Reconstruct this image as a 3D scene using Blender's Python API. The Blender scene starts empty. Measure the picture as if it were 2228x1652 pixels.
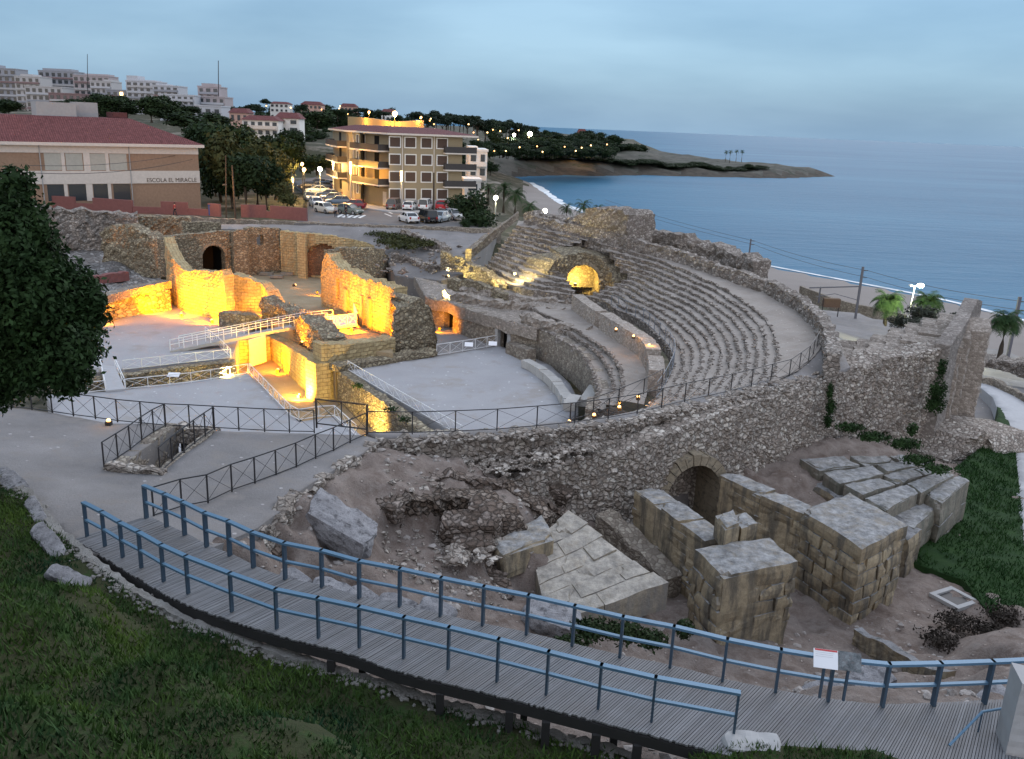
import bpy, bmesh, math, random
import numpy as np
from mathutils import Vector, Matrix, noise, geometry
R = math.radians
random.seed(7)
S = bpy.context.scene
COL = S.collection

# ---------------------------------------------------------------- camera, sky, sun, exposure
FPX, ROLL, CZ = 1900.0, R(2.38), 34.0          # focal length in survey pixels (2228 wide), roll, eye height above the sea
PIT = math.atan(553 / FPX)
cam = bpy.data.objects.new("camera", bpy.data.cameras.new("camera")); COL.objects.link(cam)
cam.data.sensor_width = 36; cam.data.lens = 36 * FPX / 2228
cam.data.clip_start = 0.3; cam.data.clip_end = 60000
_sp, _cp = math.sin(PIT), math.cos(PIT)
_F = Vector((0, _cp, -_sp)); _R0 = Vector((1, 0, 0)); _U0 = Vector((0, _sp, _cp))
_Rt = _R0 * math.cos(ROLL) + _U0 * math.sin(ROLL); _Up = -_R0 * math.sin(ROLL) + _U0 * math.cos(ROLL)
cam.matrix_world = Matrix(((_Rt.x, _Up.x, -_F.x, 0), (_Rt.y, _Up.y, -_F.y, 0), (_Rt.z, _Up.z, -_F.z, CZ), (0, 0, 0, 1)))
S.camera = cam
S.view_settings.view_transform = 'Standard'; S.view_settings.look = 'None'
S.view_settings.exposure = 1.05; S.view_settings.gamma = 1.0
S.render.engine = 'CYCLES'
S.cycles.max_bounces = 5; S.cycles.diffuse_bounces = 3; S.cycles.glossy_bounces = 2; S.cycles.transparent_max_bounces = 4
S.cycles.caustics_reflective = False; S.cycles.caustics_refractive = False

SUN_EL, SUN_AZ = R(7), R(215)                  # low behind the camera, to the left
world = bpy.data.worlds.new("World"); S.world = world; world.use_nodes = True
nt = world.node_tree; nt.nodes.clear()
def wn(t, **k):
    n = nt.nodes.new(t)
    for a, b in k.items(): setattr(n, a, b)
    return n
wl = nt.links.new
sky = wn('ShaderNodeTexSky', sky_type='NISHITA'); sky.sun_disc = False
sky.sun_elevation = SUN_EL; sky.sun_rotation = SUN_AZ; sky.altitude = 30; sky.dust_density = 1.5; sky.ozone_density = 3.0
tc = wn('ShaderNodeTexCoord')
mp = wn('ShaderNodeMapping'); mp.inputs['Scale'].default_value = (1.0, 1.0, 4.2); mp.inputs['Rotation'].default_value = (R(3), R(-2), 0.3)
wl(tc.outputs['Generated'], mp.inputs['Vector'])
n1 = wn('ShaderNodeTexNoise'); n1.inputs['Scale'].default_value = 2.0; n1.inputs['Detail'].default_value = 6; n1.inputs['Roughness'].default_value = .5; n1.inputs['Distortion'].default_value = .15
wl(mp.outputs['Vector'], n1.inputs['Vector'])
rmp = wn('ShaderNodeValToRGB'); e = rmp.color_ramp.elements; e[0].position = .34; e[1].position = .70
e[0].color = (.74, 1.26, 1.92, 1); e[1].color = (1.40, 2.1, 2.78, 1)    # cloud deck: dusk blue and its pale breaks
wl(n1.outputs['Fac'], rmp.inputs['Fac'])
# the afterglow lies on the sunset side (behind the camera): warmer, brighter cloud there
sep = wn('ShaderNodeSeparateXYZ'); wl(tc.outputs['Generated'], sep.inputs['Vector'])
glow = wn('ShaderNodeMapRange'); glow.inputs[1].default_value = -.15; glow.inputs[2].default_value = -1.0; glow.inputs[3].default_value = 0; glow.inputs[4].default_value = 1
wl(sep.outputs['Y'], glow.inputs[0])
ov = wn('ShaderNodeMapRange'); ov.inputs[1].default_value = .35; ov.inputs[2].default_value = .9; ov.inputs[3].default_value = 0; ov.inputs[4].default_value = 1
wl(sep.outputs['Z'], ov.inputs[0])
mg = wn('ShaderNodeMix', data_type='RGBA'); wl(glow.outputs[0], mg.inputs[0]); wl(rmp.outputs['Color'], mg.inputs[6]); mg.inputs[7].default_value = (5.7, 5.5, 5.8, 1)
mo = wn('ShaderNodeMix', data_type='RGBA'); wl(ov.outputs[0], mo.inputs[0]); wl(mg.outputs[2], mo.inputs[6]); mo.inputs[7].default_value = (3.1, 3.5, 4.3, 1)
ms = wn('ShaderNodeMix', data_type='RGBA'); ms.inputs[0].default_value = .86; wl(sky.outputs['Color'], ms.inputs[6]); wl(mo.outputs[2], ms.inputs[7])
bg = wn('ShaderNodeBackground'); bg.inputs['Strength'].default_value = .15
wl(ms.outputs[2], bg.inputs['Color'])
out = wn('ShaderNodeOutputWorld'); wl(bg.outputs[0], out.inputs['Surface'])

sl = bpy.data.lights.new("sun", 'SUN'); sl.energy = .9; sl.angle = R(60); sl.color = (1, .94, .92)
sun = bpy.data.objects.new("sun", sl); COL.objects.link(sun)
sun.rotation_euler = (R(90) - SUN_EL - R(18), 0, R(180) - SUN_AZ + R(180))

# ---------------------------------------------------------------- survey: a sighted direction plus a known height or distance gives a point
def ray(u, v):
    a = u - 1114; b = 826 - v
    A = a * math.cos(ROLL) - b * math.sin(ROLL); B = a * math.sin(ROLL) + b * math.cos(ROLL)
    return (A, B * _sp + FPX * _cp, B * _cp - FPX * _sp)
def P(u, v, z):
    d = ray(u, v); t = (z - CZ) / d[2]; return Vector((d[0] * t, d[1] * t, z))
def PY(u, v, y):
    d = ray(u, v); t = y / d[1]; return Vector((d[0] * t, y, CZ + d[2] * t))
def ZAT(u, v, p): return PY(u, v, p[1]).z
def px(u, v, y): return y / ray(u, v)[1]       # metres per survey pixel at depth y

# ---------------------------------------------------------------- objects, tags
ORIG = {}
def tag(o, label=None, cat=None, group=None, kind=None):
    if label: o['label'] = label
    if cat: o['category'] = cat
    if group: o['group'] = group
    if kind: o['kind'] = kind
    return o
def thing(name, label, cat, loc=(0, 0, 0), group=None, rz=0):
    o = bpy.data.objects.new(name, None); COL.objects.link(o); o.location = loc; o.rotation_euler.z = rz
    o.empty_display_size = .2
    ORIG[o.name] = Vector(loc) if rz == 0 else Vector((0, 0, 0))
    return tag(o, label, cat, group)
def org(o):
    v = Vector((0, 0, 0))
    while o: v += ORIG.get(o.name, Vector((0, 0, 0))); o = o.parent
    return v
def kids(o): return [c for c in COL.objects if c.parent == o]
def copy_tree(o, loc=None, rz=None, scale=None, label=None, group=None, parent=None, ch=None):
    c = o.copy(); COL.objects.link(c)
    if parent: c.parent = parent
    if loc is not None: c.location = loc
    if rz is not None: c.rotation_euler.z = rz
    if scale is not None: c.scale = scale if hasattr(scale, '__len__') else (scale,) * 3
    if label: c['label'] = label
    if group: c['group'] = group
    for k in o.children: copy_tree(k, parent=c)
    return c

class MB:
    def __init__(s): s.v = []; s.f = []; s.uv = {}; s.m = []; s.cm = 0
    def add(s, vs, fs, uvs=None):
        b = len(s.v); s.v += [tuple(p) for p in vs]
        for i, f in enumerate(fs):
            if uvs: s.uv[len(s.f)] = uvs[i]
            s.f.append([b + k for k in f]); s.m.append(s.cm)
        return s
    def hexa(s, p): # 8 points: bottom 4 ccw, top 4
        return s.add(p, [(3, 2, 1, 0), (4, 5, 6, 7), (0, 1, 5, 4), (1, 2, 6, 5), (2, 3, 7, 6), (3, 0, 4, 7)])
    def box(s, c, d, rz=0, rx=0, ry=0):
        m = Matrix.Rotation(rz, 3, 'Z') @ Matrix.Rotation(ry, 3, 'Y') @ Matrix.Rotation(rx, 3, 'X'); c = Vector(c)
        x, y, z = d[0] / 2, d[1] / 2, d[2] / 2
        q = [(-x, -y, -z), (x, -y, -z), (x, y, -z), (-x, y, -z), (-x, -y, z), (x, -y, z), (x, y, z), (-x, y, z)]
        return s.hexa([c + m @ Vector(k) for k in q])
    def beam(s, a, b, w, h):  # rectangular bar from a to b
        a, b = Vector(a), Vector(b); d = (b - a)
        if d.length < 1e-6: return s
        d.normalize()
        u = d.cross(Vector((0, 0, 1)))
        if u.length < 1e-3: u = Vector((1, 0, 0))
        u.normalize(); t = u.cross(d); u *= w / 2; t *= h / 2
        return s.hexa([a - u - t, a + u - t, b + u - t, b - u - t, a - u + t, a + u + t, b + u + t, b - u + t])
    def tube(s, pts, r, n=6, cap=True):
        pts = [Vector(p) for p in pts]; rs = r if hasattr(r, '__len__') else [r] * len(pts); vs = []; fs = []
        for i, p in enumerate(pts):
            d = (pts[min(i + 1, len(pts) - 1)] - pts[max(i - 1, 0)]).normalized()
            u = d.cross(Vector((0, 0, 1)))
            if u.length < 1e-3: u = Vector((1, 0, 0))
            u.normalize(); w = u.cross(d)
            for k in range(n):
                a = 2 * math.pi * k / n; vs.append(p + (u * math.cos(a) + w * math.sin(a)) * rs[i])
        for i in range(len(pts) - 1):
            for k in range(n):
                a, b = i * n + k, i * n + (k + 1) % n; fs.append((a, b, b + n, a + n))
        if cap: fs += [tuple(range(n - 1, -1, -1)), tuple(range((len(pts) - 1) * n, len(pts) * n))]
        return s.add(vs, fs)
    def prism(s, poly, z0, z1, inset=0):
        n = len(poly); c = sum((Vector((p[0], p[1], 0)) for p in poly), Vector((0, 0, 0))) / n
        top = [(p[0] + (c.x - p[0]) * inset, p[1] + (c.y - p[1]) * inset, z1) for p in poly]
        vs = [(p[0], p[1], z0) for p in poly] + top
        a = sum(poly[i][0] * poly[(i + 1) % n][1] - poly[(i + 1) % n][0] * poly[i][1] for i in range(n))
        fs = [tuple(range(n - 1, -1, -1)), tuple(range(n, 2 * n))] + [(i, (i + 1) % n, n + (i + 1) % n, n + i) for i in range(n)]
        if a < 0: fs = [f[::-1] for f in fs]
        return s.add(vs, fs)
    def ball(s, c, r, sub=2, sq=(1, 1, 1), rough=0.0, seed=0):
        bm = bmesh.new(); bmesh.ops.create_icosphere(bm, subdivisions=sub, radius=1)
        vs = []
        for v in bm.verts:
            p = v.co.copy(); k = 1 + rough * noise.noise(p * 1.6 + Vector((seed * 3.1, seed, 0)))
            vs.append((c[0] + p.x * r * sq[0] * k, c[1] + p.y * r * sq[1] * k, c[2] + p.z * r * sq[2] * k))
        fs = [[v.index for v in f.verts] for f in bm.faces]; bm.free()
        return s.add(vs, fs)
    def obj(s, name, mats, parent=None, smooth=False):
        me = bpy.data.meshes.new(name)
        o3 = org(parent) if parent else Vector((0, 0, 0))
        me.from_pydata([(x - o3.x, y - o3.y, z - o3.z) for x, y, z in s.v], [], s.f)
        if s.uv:
            l = me.uv_layers.new(name='UVMap')
            for i, p in enumerate(me.polygons):
                if i in s.uv:
                    for k, li in enumerate(p.loop_indices): l.data[li].uv = s.uv[i][k]
        for m in (mats if isinstance(mats, (list, tuple)) else [mats]): me.materials.append(m)
        if any(s.m): me.polygons.foreach_set('material_index', s.m)
        if smooth: me.polygons.foreach_set('use_smooth', [True] * len(me.polygons))
        me.update()
        o = bpy.data.objects.new(name, me); COL.objects.link(o)
        if parent: o.parent = parent
        return o

def lerp(a, b, t): return a + (b - a) * t
def resample(pts, n=None, step=None):
    pts = [Vector(p) for p in pts]; L = [0]
    for i in range(1, len(pts)): L.append(L[-1] + (pts[i] - pts[i - 1]).length)
    if n is None: n = max(2, int(math.ceil(L[-1] / step)) + 1)
    o = []; k = 0
    for i in range(n):
        d = L[-1] * i / (n - 1)
        while k < len(pts) - 2 and L[k + 1] < d: k += 1
        t = (d - L[k]) / max(1e-9, L[k + 1] - L[k]); o.append(pts[k].lerp(pts[k + 1], min(1, max(0, t))))
    return o
def smooth_line(pts, n):     # Catmull-Rom through the points
    pts = [Vector(p) for p in pts]; o = []
    q = [pts[0] * 2 - pts[1]] + pts + [pts[-1] * 2 - pts[-2]]
    for i in range(1, len(q) - 2):
        for k in range(12):
            t = k / 12; a, b, c, d = q[i - 1], q[i], q[i + 1], q[i + 2]
            o.append(.5 * ((2 * b) + (c - a) * t + (2 * a - 5 * b + 4 * c - d) * t * t + (3 * b - a - 3 * c + d) * t ** 3))
    o.append(pts[-1]); return resample(o, n)
def fbm(p, s, o=4): return noise.fractal(Vector(p) * s, .9, 2.0, o)
def cell(p, s):              # 0 in the joints between stones, 1 on their faces
    d, q = noise.voronoi(Vector(p) * s); return min(1.0, (d[1] - d[0]) * 2.6)
# ---------------------------------------------------------------- materials
class NT:
    def __init__(s, name):
        s.m = bpy.data.materials.new(name); s.m.use_nodes = True; s.t = s.m.node_tree; s.t.nodes.clear()
        s.o = s.n('ShaderNodeOutputMaterial'); s.b = s.n('ShaderNodeBsdfPrincipled'); s.l(s.b.outputs[0], s.o.inputs[0])
        s.b.inputs['Roughness'].default_value = .9
        s.b.inputs['Specular IOR Level'].default_value = .25
    def n(s, t, **k):
        n = s.t.nodes.new(t)
        for a, b in k.items(): setattr(n, a, b)
        return n
    def l(s, a, b): s.t.links.new(a, b)
    def pos(s, sc=(1, 1, 1)):
        g = s.n('ShaderNodeNewGeometry'); m = s.n('ShaderNodeMapping'); m.inputs['Scale'].default_value = sc
        s.l(g.outputs['Position'], m.inputs['Vector']); return m.outputs[0]
    def noise(s, v, scale, det=5, ro=.6, dist=0):
        n = s.n('ShaderNodeTexNoise'); n.inputs['Scale'].default_value = scale; n.inputs['Detail'].default_value = det
        n.inputs['Roughness'].default_value = ro; n.inputs['Distortion'].default_value = dist; s.l(v, n.inputs['Vector']); return n.outputs['Fac']
    def ramp(s, f, stops):
        r = s.n('ShaderNodeValToRGB'); e = r.color_ramp.elements
        while len(e) < len(stops): e.new(.5)
        for i, (p, c) in enumerate(stops):
            e[i].position = p; e[i].color = (*c, 1) if hasattr(c, '__len__') else (c, c, c, 1)
        s.l(f, r.inputs[0]); return r.outputs[0]
    def mix(s, f, a, b, mode='MIX'):
        m = s.n('ShaderNodeMix', data_type='RGBA', blend_type=mode)
        for i, x in ((0, f), (6, a), (7, b)):
            if hasattr(x, 'links'): s.l(x, m.inputs[i])
            elif i == 0: m.inputs[0].default_value = x
            else: m.inputs[i].default_value = (*x, 1) if hasattr(x, '__len__') else (x, x, x, 1)
        return m.outputs[2]
    def math(s, op, a, b=None):
        m = s.n('ShaderNodeMath', operation=op)
        for i, x in enumerate((a, b)):
            if x is None: continue
            if hasattr(x, 'links'): s.l(x, m.inputs[i])
            else: m.inputs[i].default_value = x
        return m.outputs[0]
    def color(s, c):
        if hasattr(c, 'links'): s.l(c, s.b.inputs['Base Color'])
        else: s.b.inputs['Base Color'].default_value = (*c, 1)
    def bump(s, h, st, dist=.1):
        b = s.n('ShaderNodeBump'); b.inputs['Strength'].default_value = st; b.inputs['Distance'].default_value = dist
        s.l(h, b.inputs['Height']); s.l(b.outputs[0], s.b.inputs['Normal'])
MC = {}
def cached(f):
    def g(name, *a, **k):
        if name not in MC: MC[name] = f(name, *a, **k)
        return MC[name]
    return g
@cached
def plain(name, c, rough=.6, metal=0, var=.18, spec=.3):
    t = NT(name); v = t.pos(); f = t.noise(v, 3.2, 4)
    t.color(t.mix(f, tuple(k * (1 - var) for k in c), tuple(min(1, k * (1 + var)) for k in c)))
    t.b.inputs['Roughness'].default_value = rough; t.b.inputs['Metallic'].default_value = metal
    t.b.inputs['Specular IOR Level'].default_value = spec
    t.bump(t.noise(v, 24, 3), .12, .02); return t.m
@cached
def glow(name, c, st):
    t = NT(name); t.b.inputs['Emission Color'].default_value = (*c, 1); t.b.inputs['Emission Strength'].default_value = st
    t.color((.8, .8, .8)); return t.m
@cached
def rubble(name, c1, c2, size=.35, joint=(.10, .085, .075), bump=.8, stain=.5, moss=0.0, patchy=0.0):
    t = NT(name); v = t.pos((1, 1, 1.35)); sc = 1 / size
    w = t.n('ShaderNodeTexNoise'); w.inputs['Scale'].default_value = sc * 1.2; w.inputs['Detail'].default_value = 2; t.l(v, w.inputs['Vector'])
    va = t.n('ShaderNodeVectorMath', operation='MULTIPLY_ADD'); t.l(w.outputs['Color'], va.inputs[0]); va.inputs[1].default_value = (size * .7,) * 3; t.l(v, va.inputs[2])
    vo = t.n('ShaderNodeTexVoronoi', feature='F1'); vo.inputs['Scale'].default_value = sc; t.l(va.outputs[0], vo.inputs['Vector'])
    ve = t.n('ShaderNodeTexVoronoi', feature='DISTANCE_TO_EDGE'); ve.inputs['Scale'].default_value = sc; t.l(va.outputs[0], ve.inputs['Vector'])
    sx = t.n('ShaderNodeSeparateColor'); t.l(vo.outputs['Color'], sx.inputs[0])
    base = t.ramp(sx.outputs[0], [(0, tuple(k * .72 for k in c1)), (.35, c1), (.75, c2), (1, tuple(min(.75, k * 1.25) for k in c2))])
    base = t.mix(t.ramp(t.noise(v, 18, 4), [(.35, 0), (.75, .45)]), base, tuple(k * .6 for k in c1))
    ed = t.ramp(ve.outputs['Distance'], [(.0, 0), (.13, 1)])
    col = t.mix(ed, joint, base)
    big = t.noise(v, .35, 5)
    col = t.mix(t.ramp(big, [(.42, 0), (.72, stain)]), col, tuple(k * .45 for k in c1))
    if patchy: col = t.mix(t.ramp(t.noise(v, .55, 6, .65), [(.52, 0), (.66, patchy)]), col, tuple(k * .85 for k in c1))
    if moss: col = t.mix(t.ramp(t.noise(v, .8, 5), [(.55, 0), (.68, moss)]), col, (.05, .07, .03))
    t.color(col)
    h = t.math('ADD', t.ramp(ve.outputs['Distance'], [(0, 0), (.22, 1)]), t.math('MULTIPLY', t.noise(v, 14, 4), .5))
    t.bump(h, bump, size * .35); return t.m
@cached
def ashlar(name, c1, c2, bw=1.0, bh=.5, joint=(.10, .085, .06), stain=.6, bump=.7, grey=(.10, .10, .10), ms=.009):
    t = NT(name); uv = t.n('ShaderNodeUVMap'); v = t.pos()
    w = t.n('ShaderNodeTexNoise'); w.inputs['Scale'].default_value = .9; w.inputs['Detail'].default_value = 4; t.l(v, w.inputs['Vector'])
    va = t.n('ShaderNodeVectorMath', operation='MULTIPLY_ADD'); t.l(w.outputs['Color'], va.inputs[0]); va.inputs[1].default_value = (.22, .13, .2); t.l(uv.outputs[0], va.inputs[2])
    b = t.n('ShaderNodeTexBrick'); b.inputs['Scale'].default_value = 1; b.inputs['Brick Width'].default_value = bw; b.inputs['Row Height'].default_value = bh
    b.inputs['Mortar Size'].default_value = ms; b.inputs['Mortar Smooth'].default_value = .3; b.offset = .43
    b.inputs['Color1'].default_value = (*c1, 1); b.inputs['Color2'].default_value = (*c2, 1); b.inputs['Mortar'].default_value = (*joint, 1)
    t.l(va.outputs[0], b.inputs['Vector'])
    col = t.mix(t.ramp(t.noise(v, 5, 6, .7), [(.38, 0), (.7, .55)]), b.outputs['Color'], tuple(k * .55 for k in c1))
    st = t.ramp(t.noise(t.pos((1.6, 1.6, .35)), .9, 6, .65), [(.47, 0), (.62, stain)])
    col = t.mix(st, col, grey); t.color(col)
    h = t.math('SUBTRACT', t.math('MULTIPLY', t.noise(v, 4, 7, .7), .9), b.outputs['Fac'])
    t.bump(h, bump, .08); return t.m
@cached
def earth(name, c1, c2, scale=.6, stones=.0, bump=.5, c3=None, rough=1, peb=7.0):
    t = NT(name); v = t.pos(); f = t.noise(v, scale, 7, .62)
    col = t.ramp(f, [(.3, c1), (.68, c2)])
    g = t.noise(v, 30, 3, .6); col = t.mix(t.ramp(g, [(.3, .45), (.7, 0)]), col, tuple(k * .5 for k in c1))
    if c3: col = t.mix(t.ramp(t.noise(v, scale * 2.3, 6, .65), [(.52, 0), (.64, 1)]), col, c3)
    h = t.noise(v, 9, 6, .7)
    if stones:
        vo = t.n('ShaderNodeTexVoronoi', feature='F1'); vo.inputs['Scale'].default_value = peb; t.l(v, vo.inputs['Vector'])
        k = t.ramp(vo.outputs['Distance'], [(.16, 1), (.3, 0)])
        sx = t.n('ShaderNodeSeparateColor'); t.l(vo.outputs['Color'], sx.inputs[0])
        k = t.math('MULTIPLY', k, t.ramp(sx.outputs[1], [(1 - stones - .02, 0), (1 - stones, 1)]))
        col = t.mix(k, col, tuple(min(.6, x * 1.3) for x in c2)); h = t.math('ADD', h, k)
    t.color(col); t.b.inputs['Roughness'].default_value = rough; t.bump(h, bump, .06); return t.m
@cached
def leaf(name, c1, c2, scale=2.5):
    t = NT(name); v = t.pos(); oi = t.n('ShaderNodeObjectInfo')
    col = t.ramp(t.noise(v, scale, 4, .7), [(.34, c1), (.68, c2)])
    col = t.mix(t.math('MULTIPLY', oi.outputs['Random'], .35), col, tuple(k * .55 for k in c1)); t.color(col)
    t.b.inputs['Roughness'].default_value = .75; t.b.inputs['Specular IOR Level'].default_value = .15; return t.m
@cached
def tiles(name, c):
    t = NT(name); v = t.pos(); uv = t.n('ShaderNodeUVMap')
    w = t.n('ShaderNodeTexWave', wave_type='BANDS', bands_direction='X'); w.inputs['Scale'].default_value = 1.1; w.inputs['Distortion'].default_value = .4; t.l(uv.outputs[0], w.inputs['Vector'])
    w2 = t.n('ShaderNodeTexWave', wave_type='BANDS', bands_direction='Y'); w2.inputs['Scale'].default_value = .8; t.l(uv.outputs[0], w2.inputs['Vector'])
    n = t.noise(v, 2.4, 6, .7)
    col = t.ramp(n, [(.3, tuple(k * .55 for k in c)), (.7, tuple(k * 1.25 for k in c))])
    col = t.mix(t.ramp(w.outputs['Fac'], [(0, .55), (.5, 0)]), col, tuple(k * .35 for k in c)); t.color(col)
    t.bump(t.math('ADD', w.outputs['Fac'], t.math('MULTIPLY', w2.outputs['Fac'], .3)), .6, .12); return t.m

M_RUB = rubble('rubble_stone', (.30, .255, .22), (.48, .43, .385), .30, joint=(.15, .13, .11))
M_RUBN = rubble('near_rubble_stone', (.41, .35, .30), (.62, .555, .49), .29, joint=(.19, .16, .135), bump=.9, stain=.4, patchy=.55)
M_SEAT = rubble('worn_seat_stone', (.33, .285, .245), (.43, .38, .335), .22, joint=(.26, .225, .19), bump=.5, stain=.4)
M_TREAD = earth('worn_tread', (.30, .262, .228), (.42, .375, .335), .45, .06, .6, (.33, .295, .265), 1, 4)
M_PODI = rubble('podium_stone', (.29, .245, .20), (.41, .365, .30), .26, joint=(.18, .15, .12), bump=.55, stain=.45)
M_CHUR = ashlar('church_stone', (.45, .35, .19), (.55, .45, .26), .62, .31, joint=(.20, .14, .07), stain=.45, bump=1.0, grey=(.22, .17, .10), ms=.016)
M_CHRU = rubble('church_rubble', (.33, .275, .19), (.47, .41, .29), .33, joint=(.15, .12, .09), bump=.9)
M_BLOK = ashlar('weathered_block', (.26, .205, .135), (.40, .33, .23), 1.35, .66, joint=(.10, .08, .055), stain=.85, grey=(.09, .085, .08), bump=1.2)
M_BTOP = earth('weathered_block_top', (.19, .185, .185), (.36, .355, .36), 1.3, 0, 1.0, (.11, .115, .11))
M_ASHT = ashlar('pale_slab', (.30, .26, .21), (.39, .34, .27), 1.7, 1.0, joint=(.16, .14, .12), stain=.95, grey=(.22, .215, .21), bump=1.2)
M_GRAV = earth('gravel', (.36, .355, .365), (.45, .445, .455), .16, .05, .35, (.32, .30, .285), 1, 3.0)
M_PATH = earth('packed_earth', (.20, .188, .182), (.32, .302, .295), .3, .04, .5, (.235, .215, .20), 1, 3.5)
M_DIRT = earth('excavated_earth', (.15, .11, .09), (.34, .285, .25), 1.1, .10, 1.3, (.25, .21, .185), 1, 4)
M_ORNG = earth('ochre_earth', (.33, .25, .15), (.45, .36, .24), .6, .05, .5)
M_ROCK = earth('grey_rock', (.24, .23, .235), (.46, .45, .46), 1.7, 0, 1.2, (.14, .135, .14))
M_GRSB = earth('grass_soil', (.025, .04, .013), (.075, .07, .035), .55, .05, .8, (.03, .065, .014))
M_DKGR = earth('dark_lawn', (.014, .04, .012), (.03, .07, .016), .9, 0, .8)
M_SAND = earth('beach_sand', (.25, .22, .20), (.32, .285, .26), .05, 0, .1)
M_LAND = earth('coastal_ground', (.035, .042, .022), (.10, .09, .06), .05, 0, .3, (.20, .175, .14))
M_HEAD = earth('headland_rock', (.042, .045, .036), (.14, .13, .11), .05, 0, .8, (.03, .04, .024))
M_SHOR = earth('shore_rock', (.03, .027, .022), (.10, .085, .065), .15, 0, 1.0)
M_ASPH = earth('asphalt', (.16, .15, .145), (.21, .20, .195), .4, 0, .15)
M_CONC = plain('concrete', (.36, .355, .35), .85)
M_PAVE = plain('pale_paving', (.42, .42, .43), .85)
M_LINE = plain('road_paint', (.72, .71, .68), .7)
M_DMET = plain('dark_metal', (.045, .043, .045), .5, .3)
M_WMET = plain('white_metal', (.74, .74, .74), .5)
M_BMET = plain('blue_grey_metal', (.10, .19, .28), .45, .2, .12, .4)
M_BPOST = plain('post_metal', (.065, .10, .14), .45, .3)
M_DECKB = plain('deck_beam', (.035, .033, .032), .8)
M_WOOD = plain('pole_wood', (.06, .045, .035), .9)
M_WHT = plain('white_render', (.70, .69, .66), .85)
M_CREAM = plain('cream_render', (.62, .56, .50), .85)
M_BRICK = plain('buff_brick', (.31, .205, .14), .9, var=.25)
M_BRKR = plain('red_brick', (.20, .085, .078), .9, var=.25)
M_BEIGE = plain('beige_render', (.30, .245, .16), .9, var=.08)
M_TILE = tiles('red_roof_tile', (.19, .075, .075))
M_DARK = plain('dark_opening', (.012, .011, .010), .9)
M_GLAS = plain('window_glass', (.03, .038, .045), .25, 0, .1, .6)
M_SHUT = plain('brown_shutter', (.085, .055, .042), .7)
M_BLND = plain('pale_blind', (.42, .41, .36), .7)
M_TRNK = plain('bark', (.06, .048, .036), .95)
M_LEAFN = leaf('near_leaf', (.012, .028, .008), (.034, .07, .02), 1.2)
M_LEAF = leaf('dark_leaf', (.012, .026, .010), (.035, .058, .02), .5)
M_LEAFO = leaf('olive_leaf', (.035, .045, .015), (.085, .085, .03), .5)
M_PINE = leaf('pine_leaf', (.010, .022, .012), (.026, .042, .022), .3)
M_PALM = leaf('palm_leaf', (.02, .05, .018), (.06, .10, .035), .6)
M_GRASS = leaf('grass_blade', (.016, .05, .022), (.115, .18, .028), .33)
M_GLW = {'amber': glow('amber_lamp', (1, .40, .07), 2.6), 'warm': glow('warm_lamp', (1, .58, .18), 3.2), 'white': glow('white_lamp', (1, .93, .72), 7)}
t = NT('deck_boards')
uvn = t.n('ShaderNodeUVMap'); wv = t.n('ShaderNodeTexWave', wave_type='BANDS', bands_direction='X', wave_profile='SAW'); wv.inputs['Scale'].default_value = .3183 * 5.2 ; wv.inputs['Distortion'].default_value = 0
t.l(uvn.outputs[0], wv.inputs['Vector'])
vv = t.pos(); sc_ = t.n('ShaderNodeMapping'); sc_.inputs['Scale'].default_value = (10, .4, 1); t.l(uvn.outputs[0], sc_.inputs['Vector'])
col = t.ramp(t.noise(sc_.outputs[0], 1, 4), [(.3, (.19, .18, .175)), (.7, (.33, .32, .315))])
col = t.mix(t.ramp(wv.outputs['Fac'], [(0, 1), (.16, 0), (.86, 0), (1, 1)]), col, (.05, .047, .045)); t.color(col)
t.b.inputs['Roughness'].default_value = .7; t.bump(t.ramp(wv.outputs['Fac'], [(0, 0), (.2, 1), (.85, 1), (1, 0)]), .5, .03); M_DECK = t.m
# sea
t = NT('sea_water'); v = t.pos((.03, .11, 1)); v2 = t.pos((.20, .5, 1))
t.color(t.ramp(t.noise(t.pos((.0022, .007, 1)), 1, 5), [(.35, (.058, .15, .24)), (.7, (.08, .2, .30))]))
t.b.inputs['Roughness'].default_value = .45; t.b.inputs['Specular IOR Level'].default_value = .05; t.b.inputs['IOR'].default_value = 1.15
h = t.math('ADD', t.math('MULTIPLY', t.noise(v, 1, 4, .6, .4), 1.0), t.math('MULTIPLY', t.noise(v2, 1.3, 4, .6), .35)); t.bump(h, .55, 1.6); M_SEA = t.m
t = NT('surf_foam'); f = t.noise(t.pos((.15, .15, .15)), 1.2, 6, .7); t.color(t.ramp(f, [(.35, (.45, .5, .53)), (.6, (.85, .87, .88))])); M_FOAM = t.m

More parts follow.
